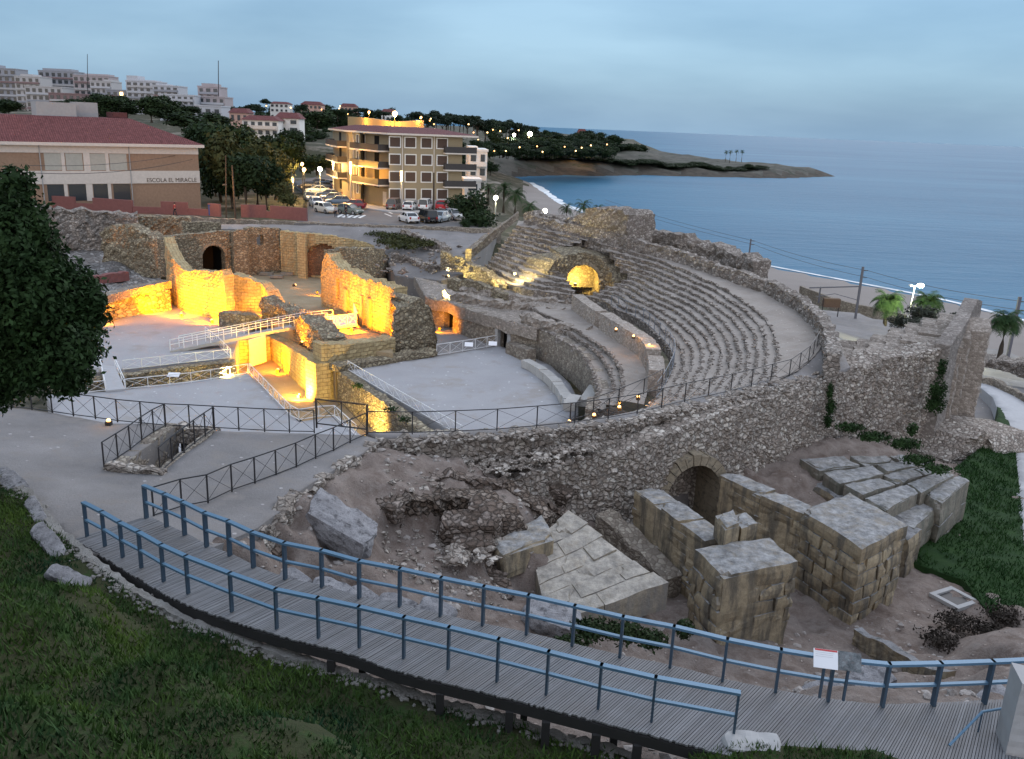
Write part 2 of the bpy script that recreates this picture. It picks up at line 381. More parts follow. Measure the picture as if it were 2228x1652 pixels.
# single weathered blocks: each block its own tone (kept in the uv), grey lichen, dark runs of dirt
def blockstone(name, c1, c2, grey, stain, l1=(.13, .13, .13), l2=(.42, .415, .41)):
    t = NT(name); uv = t.n('ShaderNodeUVMap'); w = t.n('ShaderNodeTexWhiteNoise', noise_dimensions='2D'); t.l(uv.outputs[0], w.inputs['Vector']); v = t.pos()
    col = t.ramp(w.outputs['Value'], [(0, c1), (1, c2)])
    col = t.mix(t.ramp(t.noise(v, 3.2, 7, .72), [(.36, 0), (.7, .65)]), col, tuple(k * .5 for k in c1))
    col = t.mix(t.ramp(t.noise(t.pos((1.8, 1.8, .3)), 1.0, 6, .65), [(.46, 0), (.6, stain)]), col, grey)
    g = t.n('ShaderNodeNewGeometry'); s = t.n('ShaderNodeSeparateXYZ'); t.l(g.outputs['Normal'], s.inputs[0])
    top = t.math('MULTIPLY', t.ramp(s.outputs[2], [(.55, 0), (.85, 1)]), t.ramp(t.noise(v, 1.7, 6, .7), [(.3, .35), (.55, 1)]))
    col = t.mix(top, col, t.mix(t.ramp(t.noise(v, 2.6, 7, .72), [(.34, 0), (.66, 1)]), l1, l2)); t.color(col)     # lichen lives on the upper faces
    t.bump(t.math('ADD', t.noise(v, 5, 8, .72), t.math('MULTIPLY', t.noise(v, 26, 4, .7), .35)), .9, .07); return t.m
M_BLK2 = blockstone('pier_stone', (.27, .21, .135), (.52, .42, .28), (.085, .08, .072), .75)
M_SLB2 = blockstone('slab_stone', (.25, .215, .17), (.52, .44, .33), (.19, .185, .18), .7, (.22, .205, .185), (.54, .49, .42))
# ---------------------------------------------------------------- the setting: terrain, sea, floors
SHORE = [Vector(p) for p in ((400, -400), (190, -60), (150, 60), (122, 130))] + [P(u, v, 0).xy for u, v in
         ((2228, 700), (2050, 655), (1900, 625), (1760, 598), (1640, 575), (1480, 535), (1330, 490), (1225, 447), (1185, 420), (1150, 398), (1115, 385), (1160, 383), (1230, 381), (1300, 383), (1400, 381), (1500, 384), (1600, 386), (1700, 388), (1775, 385))]
SHORE += [Vector(p) for p in ((300, 850), (285, 900), (240, 950), (215, 1010), (190, 1150), (240, 1500), (190, 2600), (-200, 5200), (-5200, 5200), (-5200, -400))]
SHORE = [Vector((p[0], p[1])) for p in SHORE]
CT = []
def ct(*a):
    for p in a: CT.append(tuple(p))
for x, y in ((-52, 112), (-70, 118), (-40, 135), (-20, 125), (-6, 124), (-45, 160), (-28, 180), (-10, 150), (-20, 200), (-60, 180), (0, 140), (-90, 130), (-35, 118), (-50, 205)): ct((x, y, 19.6))
for x in range(-60, 31, 15):
    for y in (20, 40, 60, 80, 100): ct((x, y, 10.5 if x > -50 else 14))
ct((-70, 60, 20), (-75, 90, 21), (-60, 40, 19), (-30, 5, 18), (0, 8, 15), (20, 5, 14), (40, 20, 11.5), (0, -30, 24), (-60, -30, 24), (60, -30, 20))
for u, v, y in ((560, 300, 350), (60, 245, 400), (240, 245, 430), (430, 265, 330), (100, 240, 650), (300, 238, 700), (950, 292, 420), (700, 285, 320), (820, 290, 360), (1080, 310, 480), (1200, 330, 560),
                (480, 310, 240), (640, 310, 250), (0, 250, 300), (1060, 330, 330), (1040, 395, 215), (1020, 350, 230)): ct(PY(u, v, y))
ct((-500, 500, 34), (-500, 900, 36), (-300, 1200, 33), (-900, 2000, 36), (-100, 1500, 22), (100, 2000, 12), (-500, 300, 34), (-400, 100, 30))
for u, v, y in ((1150, 345, 640), (1250, 340, 690), (1350, 335, 760), (1390, 330, 800), (1230, 356, 670), (1450, 352, 780), (1550, 358, 800), (1640, 366, 800), (1330, 360, 690), (1480, 368, 745), (1600, 376, 770), (1180, 366, 640)): ct(PY(u, v, y))
ct(P(1858, 695, 5.2), P(1700, 610, 5), P(2000, 660, 5), P(1560, 560, 5), P(2100, 760, 6), P(1300, 470, 6), P(1150, 420, 5), (28, 150, 8), (15, 170, 10), (5, 200, 12), (60, 160, 4), (60, 110, 6), (40, 60, 12.3), (32, 50, 13), (60, 60, 11), (44, 76, 12.3), (50, 95, 8.5), (80, 60, 8), (30, 110, 9), (30, 130, 8))
CTA = np.array(CT)
SH = np.array([(p.x, p.y) for p in SHORE]); SH2 = np.roll(SH, -1, 0)
def terr(X, Y):
    D = (X[:, None] - CTA[:, 0]) ** 2 + (Y[:, None] - CTA[:, 1]) ** 2 + 9.0
    W = D ** -1.9; Z = (W * CTA[:, 2]).sum(1) / W.sum(1)
    d2 = np.full(len(X), 1e18); ins = np.zeros(len(X), bool)
    for a, b in zip(SH, SH2):
        e = b - a; t = np.clip(((X - a[0]) * e[0] + (Y - a[1]) * e[1]) / (e @ e), 0, 1)
        d2 = np.minimum(d2, (X - a[0] - t * e[0]) ** 2 + (Y - a[1] - t * e[1]) ** 2)
        c = ((a[1] > Y) != (b[1] > Y)) & (X < (b[0] - a[0]) * (Y - a[1]) / (b[1] - a[1] + 1e-12) + a[0]); ins ^= c
    d = np.sqrt(d2); far = np.clip((Y - 450) / 100, 0, 1)      # gentle beach near, low rocky cliff on the headland
    cap = .15 + d * (.045 + far * .28) + np.where(d > 45, (d - 45) * .6, 0)
    return np.where(ins, np.minimum(Z, cap), -d * .1 - .2)
def grid_mesh(name, X, Y, Z, na, nr, mat):
    me = bpy.data.meshes.new(name); V = np.stack([X, Y, Z], 1)
    i = np.arange(na - 1)[:, None] * nr + np.arange(nr - 1)[None, :]; i = i.ravel()
    Fc = np.stack([i, i + nr, i + nr + 1, i + 1], 1)
    me.from_pydata(V.tolist(), [], Fc[:, ::-1].tolist()); me.polygons.foreach_set('use_smooth', [True] * len(me.polygons)); me.materials.append(mat); me.update()
    o = bpy.data.objects.new(name, me); COL.objects.link(o); return o
na, nr = 330, 230
A = np.linspace(R(-62), R(62), na); Rr = 12 * (5200 / 12) ** np.linspace(0, 1, nr)
AA, RR = np.meshgrid(A, Rr, indexing='ij'); X = (np.sin(AA) * RR).ravel(); Y = (np.cos(AA) * RR).ravel() - 10
Z = terr(X, Y)
nz = np.array([noise.fractal(Vector((x * .035, y * .035, 0)), .8, 2, 5) for x, y in zip(X, Y)])
Z = Z + np.where(Z > 1, nz * np.clip((Y - 130) / 250, .12, 1.6), nz * .05)
terrain = tag(grid_mesh('terrain', X, Y, Z, na, nr, M_LAND), kind='structure')
terrain.data.materials.append(M_HEAD); terrain.data.materials.append(M_SAND); terrain.data.materials.append(M_PATH); terrain.data.materials.append(M_SHOR)
mi = np.zeros((na, nr), int); Zg = Z.reshape(na, nr); Yg = Y.reshape(na, nr); Xg = X.reshape(na, nr)
mi[(Yg > 55) & (Yg < 150) & (Xg > 20) & (Xg < 80)] = 3; mi[(Yg > 600) & (Yg < 1100) & (Xg > -20)] = 1; mi[(Zg < 2.3) & (Yg < 560) & (Xg > 0)] = 2
mi[(Yg > 560) & (Yg < 1100) & (Xg > -10) & (Zg < 2.2)] = 4
terrain.data.polygons.foreach_set('material_index', mi[:-1, :-1].ravel())
def tz(x, y): return float(terr(np.array([float(x)]), np.array([float(y)]))[0])
sea = MB().add([(-9000, -600, 0), (40000, -600, 0), (40000, 45000, 0), (-9000, 45000, 0)], [(0, 1, 2, 3)]).obj('sea', M_SEA); tag(sea, kind='structure')

def patch(name, pts, mat, inner=(), step=.5, amp=.05, fs=.8, skirt=3.0, kind='structure', seed=0, power=2.2, label=None, cat=None):
    """a piece of ground: outline of 3D points, height from outline and inner levels, rough surface, soil edge below"""
    rnd = random.Random(seed + 3); ol = []
    for i in range(len(pts)):
        a, b = Vector(pts[i]), Vector(pts[(i + 1) % len(pts)]); k = max(1, int((b - a).length / step))
        ol += [a.lerp(b, j / k) for j in range(k)]
    n = len(ol); C = np.array([tuple(p) for p in ol[::max(1, n // 150)]] + [tuple(p) for p in inner])
    xs = [p.x for p in ol]; ys = [p.y for p in ol]; V = [p.xy for p in ol]
    O = np.array([(p.x, p.y) for p in ol]); O2 = np.roll(O, -1, 0)
    gx, gy = np.meshgrid(np.arange(min(xs), max(xs), step), np.arange(min(ys), max(ys), step)); gx = gx.ravel(); gy = gy.ravel()
    rs = np.random.RandomState(seed); gx = gx + rs.uniform(-.3, .3, gx.shape) * step; gy = gy + rs.uniform(-.3, .3, gy.shape) * step
    ins = np.zeros(len(gx), bool); dm = np.full(len(gx), 1e9)
    for a, b in zip(O, O2):
        ins ^= ((a[1] > gy) != (b[1] > gy)) & (gx < (b[0] - a[0]) * (gy - a[1]) / (b[1] - a[1] + 1e-12) + a[0])
        dm = np.minimum(dm, (gx - a[0]) ** 2 + (gy - a[1]) ** 2)
    k = ins & (dm > (step * .45) ** 2); V += [Vector((x, y)) for x, y in zip(gx[k], gy[k])]
    vo, _, fo, *_ = geometry.delaunay_2d_cdt(V, [], [list(range(n))], 1, 1e-5)
    Q = np.array([(p.x, p.y) for p in vo])
    D = (Q[:, 0:1] - C[:, 0]) ** 2 + (Q[:, 1:2] - C[:, 1]) ** 2 + 1e-4; W = D ** (-power / 2 * 1.4); zz = (W * C[:, 2]).sum(1) / W.sum(1)
    vs = [(x, y, z + amp * noise.fractal(Vector((x * fs, y * fs, seed)), .8, 2, 5)) for (x, y), z in zip(Q, zz)]
    mb = MB(); fs_ = []
    for f in fo:
        a = sum(vs[f[i]][0] * vs[f[(i + 1) % len(f)]][1] - vs[f[(i + 1) % len(f)]][0] * vs[f[i]][1] for i in range(len(f))); fs_.append(f if a > 0 else f[::-1])
    mb.add(vs, fs_)
    if skirt:
        near = [int(np.argmin((Q[:, 0] - p.x) ** 2 + (Q[:, 1] - p.y) ** 2)) for p in ol]
        b = len(mb.v); mb.v += [(vs[i][0], vs[i][1], vs[i][2] - skirt) for i in near]
        ar = sum(ol[i].x * ol[(i + 1) % n].y - ol[(i + 1) % n].x * ol[i].y for i in range(n))
        for i in range(n):
            j = (i + 1) % n; q = [near[i], near[j], b + j, b + i]; mb.f.append(q[::-1] if ar > 0 else q); mb.m.append(0)
    o = mb.obj(name, mat, smooth=True)
    if skirt:
        for p in o.data.polygons[len(fs_):]: p.use_smooth = False
    return tag(o, label, cat, kind=kind)
def pts(l, z=None): return [P(q[0], q[1], q[2] if z is None else z) for q in l]

ARZ, TRZ, TEZ, WKZ = 15.5, 12.9, 21.5, 22.2      # arena floor, trench floor, terrace, boardwalk
patch('arena_floor', pts([(752, 803), (945, 778), (1085, 752), (1148, 773), (1198, 795), (1240, 835), (1258, 868), (1258, 905), (1180, 960), (1030, 972), (990, 945)], ARZ), M_GRAV, step=.8, amp=.03, fs=.3)
patch('arena_floor', pts([(500, 818), (540, 812), (650, 918), (735, 905), (800, 960), (700, 985), (360, 985), (130, 930), (100, 858), (240, 852)], ARZ), M_GRAV, step=.8, amp=.04, fs=.3, seed=2)
patch('arena_floor', pts([(130, 822), (250, 806), (505, 779), (520, 735), (560, 705), (600, 690), (560, 665), (440, 660), (360, 656), (215, 710), (120, 760)], ARZ), M_GRAV, step=.8, amp=.06, fs=.3, seed=4)
patch('trench_floor', pts([(470, 700), (640, 690), (735, 790), (960, 960), (760, 985), (500, 812), (120, 870), (110, 826)], TRZ), M_ORNG, step=.7, amp=.05, skirt=0)
# terrace round the near rim, with the stepped cutting of the passage left open
CUT = [(252, 1023), (347, 1032), (470, 937), (385, 925)]
patch('terrace_ground', pts([(-60, 875, 21.6), (120, 900, 21.5), (240, 921, 21.5), (385, 925, 21.5), (252, 1023, 21.6), (347, 1032, 21.6), (470, 937, 21.4), (640, 944, 21.4), (740, 945, 21.3), (790, 948, 21.3),
      (822, 957, 21.3), (790, 985, 21.35), (700, 1040, 21.5), (640, 1075, 21.6), (612, 1112, 21.6), (560, 1150, 21.7), (420, 1210, 22.0), (180, 1205, 22.16), (60, 1120, 22.2), (-80, 1040, 22.2)]), M_PATH, step=.45, amp=.05, fs=.5, skirt=1.5, seed=5)
RAILB = [(800, 945, 21.3), (900, 945, 21.2), (1060, 939, 21.1), (1156, 931, 21.1), (1288, 918, 21.1), (1390, 900, 21.0), (1480, 877, 20.9), (1600, 851, 20.8), (1719, 818, 20.8), (1762, 785, 20.9), (1785, 744, 21.0)]
WTOP = [(818, 956, 21.2), (930, 955, 21.1), (1044, 951, 21.05), (1155, 943, 21.05), (1272, 930, 21.05), (1408, 908, 20.95), (1518, 885, 20.85), (1590, 868, 20.8), (1729, 833, 20.7), (1816, 815, 20.6), (1886, 787, 20.6), (1973, 771, 20.7)]
patch('rim_path', pts([(796, 941, 21.3), (900, 940, 21.2), (1060, 934, 21.1), (1156, 926, 21.1), (1288, 912, 21.1), (1390, 894, 21.0), (1480, 871, 20.9), (1600, 845, 20.8), (1714, 812, 20.8), (1756, 782, 20.9), (1778, 744, 21.0), (1830, 760, 20.9), (1850, 800, 20.7)]
      + [(a, b - 2, c - .04) for a, b, c in WTOP[:-2][::-1]]), M_PATH, step=.45, amp=.05, fs=.7, skirt=5.6, seed=6)
# excavated ground in front of the rim wall, down to the foot of the ashlar piers
EX = [(820, 975, 21.0), (1000, 1000, 20.4), (1092, 1040, 19.6), (1150, 1080, 18.4), (1250, 1090, 17.2), (1350, 1110, 16.0), (1430, 1130, 15.0), (1500, 1125, 14.8), (1570, 1090, 15.0), (1620, 1010, 16.6), (1800, 950, 16.9), (1900, 960, 16.0), (2060, 1010, 14.2), (2140, 1000, 13.6), (2260, 1120, 13.8), (2300, 1330, 14.6), (2300, 1560, 19.0),
      (2240, 1620, 20.6), (1900, 1640, 20.4), (1600, 1640, 19.6), (1420, 1690, 18.8), (1000, 1600, 17.9), (700, 1530, 18.6), (420, 1420, 20.1), (170, 1240, 21.7), (180, 1195, 22.0), (420, 1190, 21.95), (560, 1145, 21.62), (615, 1108, 21.45), (645, 1080, 21.42), (705, 1045, 21.35), (790, 990, 21.2)]
EXI = [(900, 1050, 20.5), (700, 1085, 21.0), (640, 1150, 20.85), (560, 1190, 20.9), (690, 1060, 21.2), (780, 1020, 21.0), (600, 1240, 20.0), (800, 1100, 20.45), (1000, 1050, 20.1), (1040, 1080, 19.6), (740, 1215, 19.6), (900, 1230, 19.1), (1000, 1270, 18.7), (1100, 1350, 18.0), (1150, 1200, 18.9), (1000, 1190, 19.0), (870, 1190, 19.1),
       (1300, 1400, 17.2), (1200, 1390, 17.4), (1500, 1430, 16.6), (1640, 1450, 16.0), (1800, 1450, 15.2), (1900, 1400, 15.0), (1240, 1150, 17.0), (1300, 1200, 16.6), (1350, 1200, 16.0), (1400, 1260, 15.8), (1450, 1290, 15.6), (1480, 1340, 15.8), (1500, 1150, 14.8), (1560, 1150, 14.8), (1600, 1180, 14.8), (1660, 1160, 14.8), (1700, 1250, 14.8), (1760, 1300, 14.8), (1800, 1340, 14.8), (1600, 1080, 15.4), (1590, 1130, 14.8), (1530, 1110, 14.7), (1230, 1250, 17.2), (1330, 1300, 16.8), (1150, 1290, 17.5), (1620, 1020, 16.9), (1720, 1010, 16.6), (1780, 990, 16.7), (1840, 1010, 16.2), (1950, 1050, 15.6),
       (1900, 1520, 16.8), (2000, 1530, 16.9), (2100, 1480, 15.7), (2000, 1450, 15.4), (2150, 1380, 14.7), (2000, 1300, 14.6), (2100, 1250, 14.4), (2050, 1330, 14.5), (2000, 1210, 14.3), (1980, 1400, 14.9), (760, 1420, 18.4), (1000, 1500, 17.8), (1300, 1560, 17.6), (500, 1340, 19.9), (1500, 1600, 17.8), (700, 1330, 19.0)]
patch('excavated_ground', pts(EX), M_DIRT, inner=pts(EXI), step=.2, amp=.2, fs=1.1, skirt=3, seed=7, power=3.2)
patch('lawn', pts([(2075, 1020, 14.4), (2150, 960, 13.8), (2172, 900, 13.5), (2168, 880, 13.2), (2180, 885, 13.2), (2205, 940, 13.5), (2222, 1100, 13.9), (2240, 1340, 15.0), (2160, 1340, 14.95), (2090, 1260, 14.75), (1985, 1225, 14.7), (1975, 1170, 14.75), (2030, 1090, 14.7)]), M_DKGR, step=.35, amp=.08, skirt=1, seed=8)
patch('path', pts([(2110, 826, 13.0), (2150, 826, 13.0), (2205, 850, 12.9), (2300, 900, 12.8), (2300, 1400, 14.5), (2240, 1330, 14.9), (2215, 1100, 13.9), (2198, 960, 13.5), (2160, 865, 13.2)]), M_PAVE, step=1.0, amp=.02, skirt=1, seed=9)
# grass slope the photograph is taken from
SLOPE = [(-80, 1010, 22.7), (0, 1035, 22.6), (62, 1085, 22.45), (110, 1150, 22.4), (158, 1191, 22.35), (228, 1250, 22.2), (279, 1287, 22.1), (349, 1327, 21.95), (404, 1357, 21.85), (515, 1397, 21.7), (625, 1434, 21.6), (754, 1474, 21.5), (858, 1502, 21.45), (984, 1542, 21.35), (1085, 1570, 21.3), (1204, 1603, 21.3), (1356, 1647, 21.3), (1480, 1690, 21.4)]
sl_o = pts(SLOPE); patch('grass_slope', sl_o + [Vector((5.4, 12.2, 21.5)), Vector((6, 7, 25)), Vector((2, 2.5, 29.5)), Vector((-8, 0, 31)), Vector((-22, 4, 30)), Vector((-30, 20, 26)), Vector((-27, 30, 23))],
      M_GRSB, inner=pts([(0, 1640, 26.2), (600, 1640, 23.6), (300, 1500, 23.8), (0, 1300, 24.4), (150, 1300, 23.2), (1000, 1645, 21.6)]), step=.3, amp=.16, fs=.8, skirt=2.2, seed=10, power=2.6)
patch('lawn', pts([(1500, 1648, 22.0), (1600, 1618, 22.25), (1700, 1622, 22.27), (1900, 1630, 22.27), (1990, 1662, 22.27), (1990, 1720, 22.4), (1480, 1740, 22.3)]), M_GRSB, step=.25, amp=.1, skirt=2, seed=11)
# car park, its pavement and markings
CPZ = 20.5
patch('car_park_road', pts([(640, 487), (668, 470), (668, 420), (640, 395), (690, 385), (730, 388), (752, 437), (800, 452), (840, 458), (980, 464), (1040, 470), (1060, 488), (1000, 494)], CPZ), M_ASPH, step=2.5, amp=.0, skirt=1.5)
patch('pavement', pts([(726, 395), (764, 437), (847, 452), (990, 457), (1010, 466), (840, 460), (798, 454), (750, 440), (716, 398)], CPZ + .13), M_CONC, step=2.5, amp=0, skirt=.4)
patch('earth_terrace', pts([(430, 488, 20.3), (640, 489, 20.4), (850, 494, 20.4), (1060, 492, 20.3), (1090, 500, 20.2), (1040, 540, 19.4), (1025, 560, 19.2), (1040, 590, 18.6), (960, 612, 18.2), (860, 600, 17.6), (830, 545, 18.6), (735, 515, 19.5), (612, 500, 20.0), (440, 500, 20.2)]), M_PATH,
      inner=pts([(900, 520, 19.6), (950, 545, 19.1), (900, 570, 18.2)]), step=.9, amp=.15, fs=.4, skirt=5, seed=12)
patch('church_floor', pts([(490, 600), (640, 585), (860, 600), (860, 700), (790, 770), (730, 800), (640, 690), (500, 680)], 15.75), M_ORNG, step=.8, amp=.12, fs=.5, skirt=2.6, seed=13)
patch('rubble_slope', pts([(40, 520, 18.5), (330, 520, 18.5), (345, 600, 16.6), (370, 628, 17.6), (240, 645, 17.6), (120, 660, 17.6), (0, 640, 17.7)]), rubble('slope_rubble', (.23, .215, .205), (.40, .385, .37), .5, joint=(.14, .125, .11), bump=.8),
      inner=pts([(250, 570, 18.1), (300, 600, 17.9)]), step=.7, amp=.35, fs=.5, skirt=4, seed=14)
patch('arena_floor', pts([(930, 690), (1085, 735), (1085, 752), (945, 778), (940, 740)], ARZ - .05), M_PATH, step=.7, amp=.12, fs=.6, seed=15)

wall_edge = [(u, v, z) for u, v, z in SLOPE]
# ---------------------------------------------------------------- ruined walls
def wall(name, line, thick, mat, parent=None, step=.4, rub=.05, size=.35, ragged=.12, ops=(), side=0, batter=0.0, smooth=False, topmat=None):
    """line: (x, y, z_base, z_top) along the front face; thickness goes away from the eye (or to side); ops: arched openings (s0, s1, z0, z_spring)"""
    L = [Vector(q) for q in line]; D = [0]
    for i in range(1, len(L)): D.append(D[-1] + (L[i].xy - L[i - 1].xy).length)
    n = max(2, int(D[-1] / step) + 1); hmax = max(q[3] - q[2] for q in line); m = max(2, int(hmax / step) + 1)
    C = []; k = 0
    for i in range(n + 1):
        d = D[-1] * i / n
        while k < len(L) - 2 and D[k + 1] < d: k += 1
        C.append((L[k].lerp(L[k + 1], (d - D[k]) / max(1e-9, D[k + 1] - D[k])), d))
    Fr, Bk = [], []
    for i, (q, d) in enumerate(C):
        a, b = C[max(0, i - 1)][0], C[min(n, i + 1)][0]; tx = (b - a).xy.normalized(); nn = Vector((tx.y, -tx.x))
        s = side if side else (1 if nn.dot(Vector((q.x, q.y))) < 0 else -1)
        nn *= s; zt = q.w + ragged * (noise.noise(Vector((d * .9, q.x * .3, 1.7))) * 1.6 + noise.noise(Vector((d * 2.7, 5, q.y))))
        f_, b_ = [], []
        for j in range(m + 1):
            z = q.z + (zt - q.z) * j / m; p = Vector((q.x, q.y, z)); up = j / m
            o = rub * (cell(p, 1 / size) - .5) * 1.6 + rub * fbm(p, 1.1) if rub else 0
            pf = p.xy + nn * (o - batter * (z - q.z)); pb = p.xy - nn * (thick + o * .8)
            if j == m: z += rub * fbm(p, 3) * .8
            f_.append(Vector((pf.x, pf.y, z))); b_.append(Vector((pb.x, pb.y, z + (rub * fbm(p + Vector((3, 3, 3)), 2) if j == m else 0))))
        Fr.append(f_); Bk.append(b_)
    def opn(i, j):
        if not (0 <= i < n and 0 <= j < m): return True
        s = (C[i][1] + C[i + 1][1]) / 2; z = (Fr[i][j].z + Fr[i + 1][j + 1].z) / 2
        for (s0, s1, z0, zs) in ops:
            r = (s1 - s0) / 2
            if s0 < s < s1 and z0 < z and (z < zs or ((s - s0 - r) / r) ** 2 + ((z - zs) / r) ** 2 < 1): return True
        return False
    mb = MB(); W = m + 1
    mb.v = [tuple(p) for c in Fr for p in c] + [tuple(p) for c in Bk for p in c]; B0 = (n + 1) * W
    def q4(ids, uvs, mi=0):
        mb.uv[len(mb.f)] = uvs; mb.f.append(ids); mb.m.append(mi)
    flip = (Vector((Fr[-1][0].x - Fr[0][0].x, Fr[-1][0].y - Fr[0][0].y)).normalized()); nn0 = Fr[n // 2][0] - Bk[n // 2][0]
    rev = Vector((flip.y, -flip.x)).dot(nn0.xy) < 0
    def put(ids, uvs, mi=0): q4(ids[::-1] if rev else ids, uvs[::-1] if rev else uvs, mi)
    for i in range(n):
        for j in range(m):
            if opn(i, j): continue
            a, b, c, d = i * W + j, (i + 1) * W + j, (i + 1) * W + j + 1, i * W + j + 1
            s0, s1, z0, z1 = C[i][1], C[i + 1][1], Fr[i][j].z, Fr[i][j + 1].z
            uv = [(s0, z0), (s1, z0), (s1, z1), (s0, z1)]
            put([a, b, c, d], uv); put([B0 + d, B0 + c, B0 + b, B0 + a], uv[::-1])
            if opn(i, j + 1): put([d, c, B0 + c, B0 + d], [(s0, 0), (s1, 0), (s1, thick), (s0, thick)], 1 if (topmat and j == m - 1) else 0)
            if opn(i, j - 1) and j > 0: put([B0 + a, B0 + b, b, a], [(s0, 0), (s1, 0), (s1, thick), (s0, thick)])
            if opn(i - 1, j): put([a, d, B0 + d, B0 + a], [(0, z0), (0, z1), (thick, z1), (thick, z0)])
            if opn(i + 1, j): put([B0 + b, B0 + c, c, b], [(thick, z0), (thick, z1), (0, z1), (0, z0)])
    o = mb.obj(name, [mat, topmat] if topmat else mat, parent, smooth=smooth); o['arc'] = 0; del o['arc']
    return o
def wl_(l):                       # (u, v_base, z_base, v_top) sights -> wall line
    o = []
    for u, vb, zb, vt in l:
        p = P(u, vb, zb); o.append((p.x, p.y, zb, ZAT(u, vt, p)))
    return o
def wt_(l, zb):                   # (u, v_top, z_top) sights with a fixed foot
    return [(*P(u, v, z).xy, zb, z) for u, v, z in l]
def sat(line, u, z=None):         # arc length along a wall line of the place seen at u
    best = (1e9, 0); d = 0
    for i in range(len(line) - 1):
        a, b = Vector(line[i][:2]), Vector(line[i + 1][:2]); k = (b - a).length
        for j in range(60):
            p = a.lerp(b, j / 60); uu = proj(p.x, p.y, line[i][2] if z is None else z)[0]
            if abs(uu - u) < best[0]: best = (abs(uu - u), d + k * j / 60)
        d += k
    return best[1]
def proj(x, y, z):
    z -= CZ; dep = y * _cp - z * _sp; A = FPX * x / dep; B = FPX * (y * _sp + z * _cp) / dep
    return (1114 + A * math.cos(ROLL) + B * math.sin(ROLL), 826 + A * math.sin(ROLL) - B * math.cos(ROLL))
def wthing(name, label, cat, line, thick, mat, group=None, **k):
    return tag(wall(name, line, thick, mat, **k), label, cat, group)
def rocks(name, spots, mat, label=None, cat=None, kind='stuff', sub=1, smooth=False):
    mb = MB()
    for i, (p, r) in enumerate(spots): mb.ball(p, r, sub, (random.uniform(.8, 1.4), random.uniform(.7, 1.1), random.uniform(.5, .8)), .9, i)
    return tag(mb.obj(name, mat, smooth=smooth), label, cat, kind=kind)

def rough_block(mb, c, z0, z1, rub=.05, st=.24, seed=0, slope=None):
    """one worn squared stone: c four (x, y) corners ccw; slope(x, y) lifts it"""
    rs = random.Random(seed); c = [Vector((p[0], p[1])) for p in c]
    L = max((c[1] - c[0]).length, (c[2] - c[3]).length); W = max((c[3] - c[0]).length, (c[2] - c[1]).length); H = z1 - z0
    n, m, k = max(2, round(L / st)), max(2, round(W / st)), max(2, round(H / st)); idx = {}; tone = (rs.random() * 90, rs.random() * 90); chip = [rs.random() for _ in range(4)]
    def vid(i, j, l):
        if (i, j, l) in idx: return idx[(i, j, l)]
        s, t, h = i / n, j / m, l / k; p = (c[0].lerp(c[1], s)).lerp(c[3].lerp(c[2], s), t); z = z0 + H * h; q = Vector((p.x, p.y, z))
        e = [min(s, 1 - s) * L, min(t, 1 - t) * W, min(h, 1 - h) * H]; cen = (c[0] + c[1] + c[2] + c[3]) / 4; near = sorted(e)[1]
        r = max(0, 1 - near / .10) * rub * .7 + rub * .9 * max(0, noise.noise(q * 1.1 + Vector((seed, 0, 0))) - .05)
        cn = chip[(1 if s > .5 else 0) + (2 if t > .5 else 0)]
        if cn > .74 and h > .5: d = ((e[0] ** 2 + e[1] ** 2 + e[2] ** 2) ** .5); r += max(0, .45 - d) * (cn - .45) * 1.5
        o = rub * .7 * fbm(q + Vector((seed * 1.7, 0, 0)), 1.6)
        d2 = (cen - p).normalized() if (cen - p).length > 1e-4 else Vector((0, 0)); p = p + d2 * (r - o * (1 if e[2] > 0.01 else .4)) + Vector((noise.noise(q * .55), noise.noise(q * .55 + Vector((9, 3, 1))))) * rub * 2.2
        z += (-r * .8 + o) * (1 if l == k else 0); z += slope(p.x, p.y) if slope else 0
        mb.v.append((p.x, p.y, z)); idx[(i, j, l)] = len(mb.v) - 1; return idx[(i, j, l)]
    def q4(*a): mb.uv[len(mb.f)] = [tone] * 4; mb.f.append(list(a)); mb.m.append(0)
    for i in range(n):
        for j in range(m): q4(vid(i, j, k), vid(i + 1, j, k), vid(i + 1, j + 1, k), vid(i, j + 1, k))
    for l in range(k):
        for i in range(n): q4(vid(i, 0, l), vid(i + 1, 0, l), vid(i + 1, 0, l + 1), vid(i, 0, l + 1)); q4(vid(i + 1, m, l), vid(i, m, l), vid(i, m, l + 1), vid(i + 1, m, l + 1))
        for j in range(m): q4(vid(n, j, l), vid(n, j + 1, l), vid(n, j + 1, l + 1), vid(n, j, l + 1)); q4(vid(0, j + 1, l), vid(0, j, l), vid(0, j, l + 1), vid(0, j + 1, l + 1))
def quad4(c, s0, s1, t0, t1):
    f = lambda s, t: c[0].lerp(c[1], s).lerp(c[3].lerp(c[2], s), t); return [f(s0, t0), f(s1, t0), f(s1, t1), f(s0, t1)]
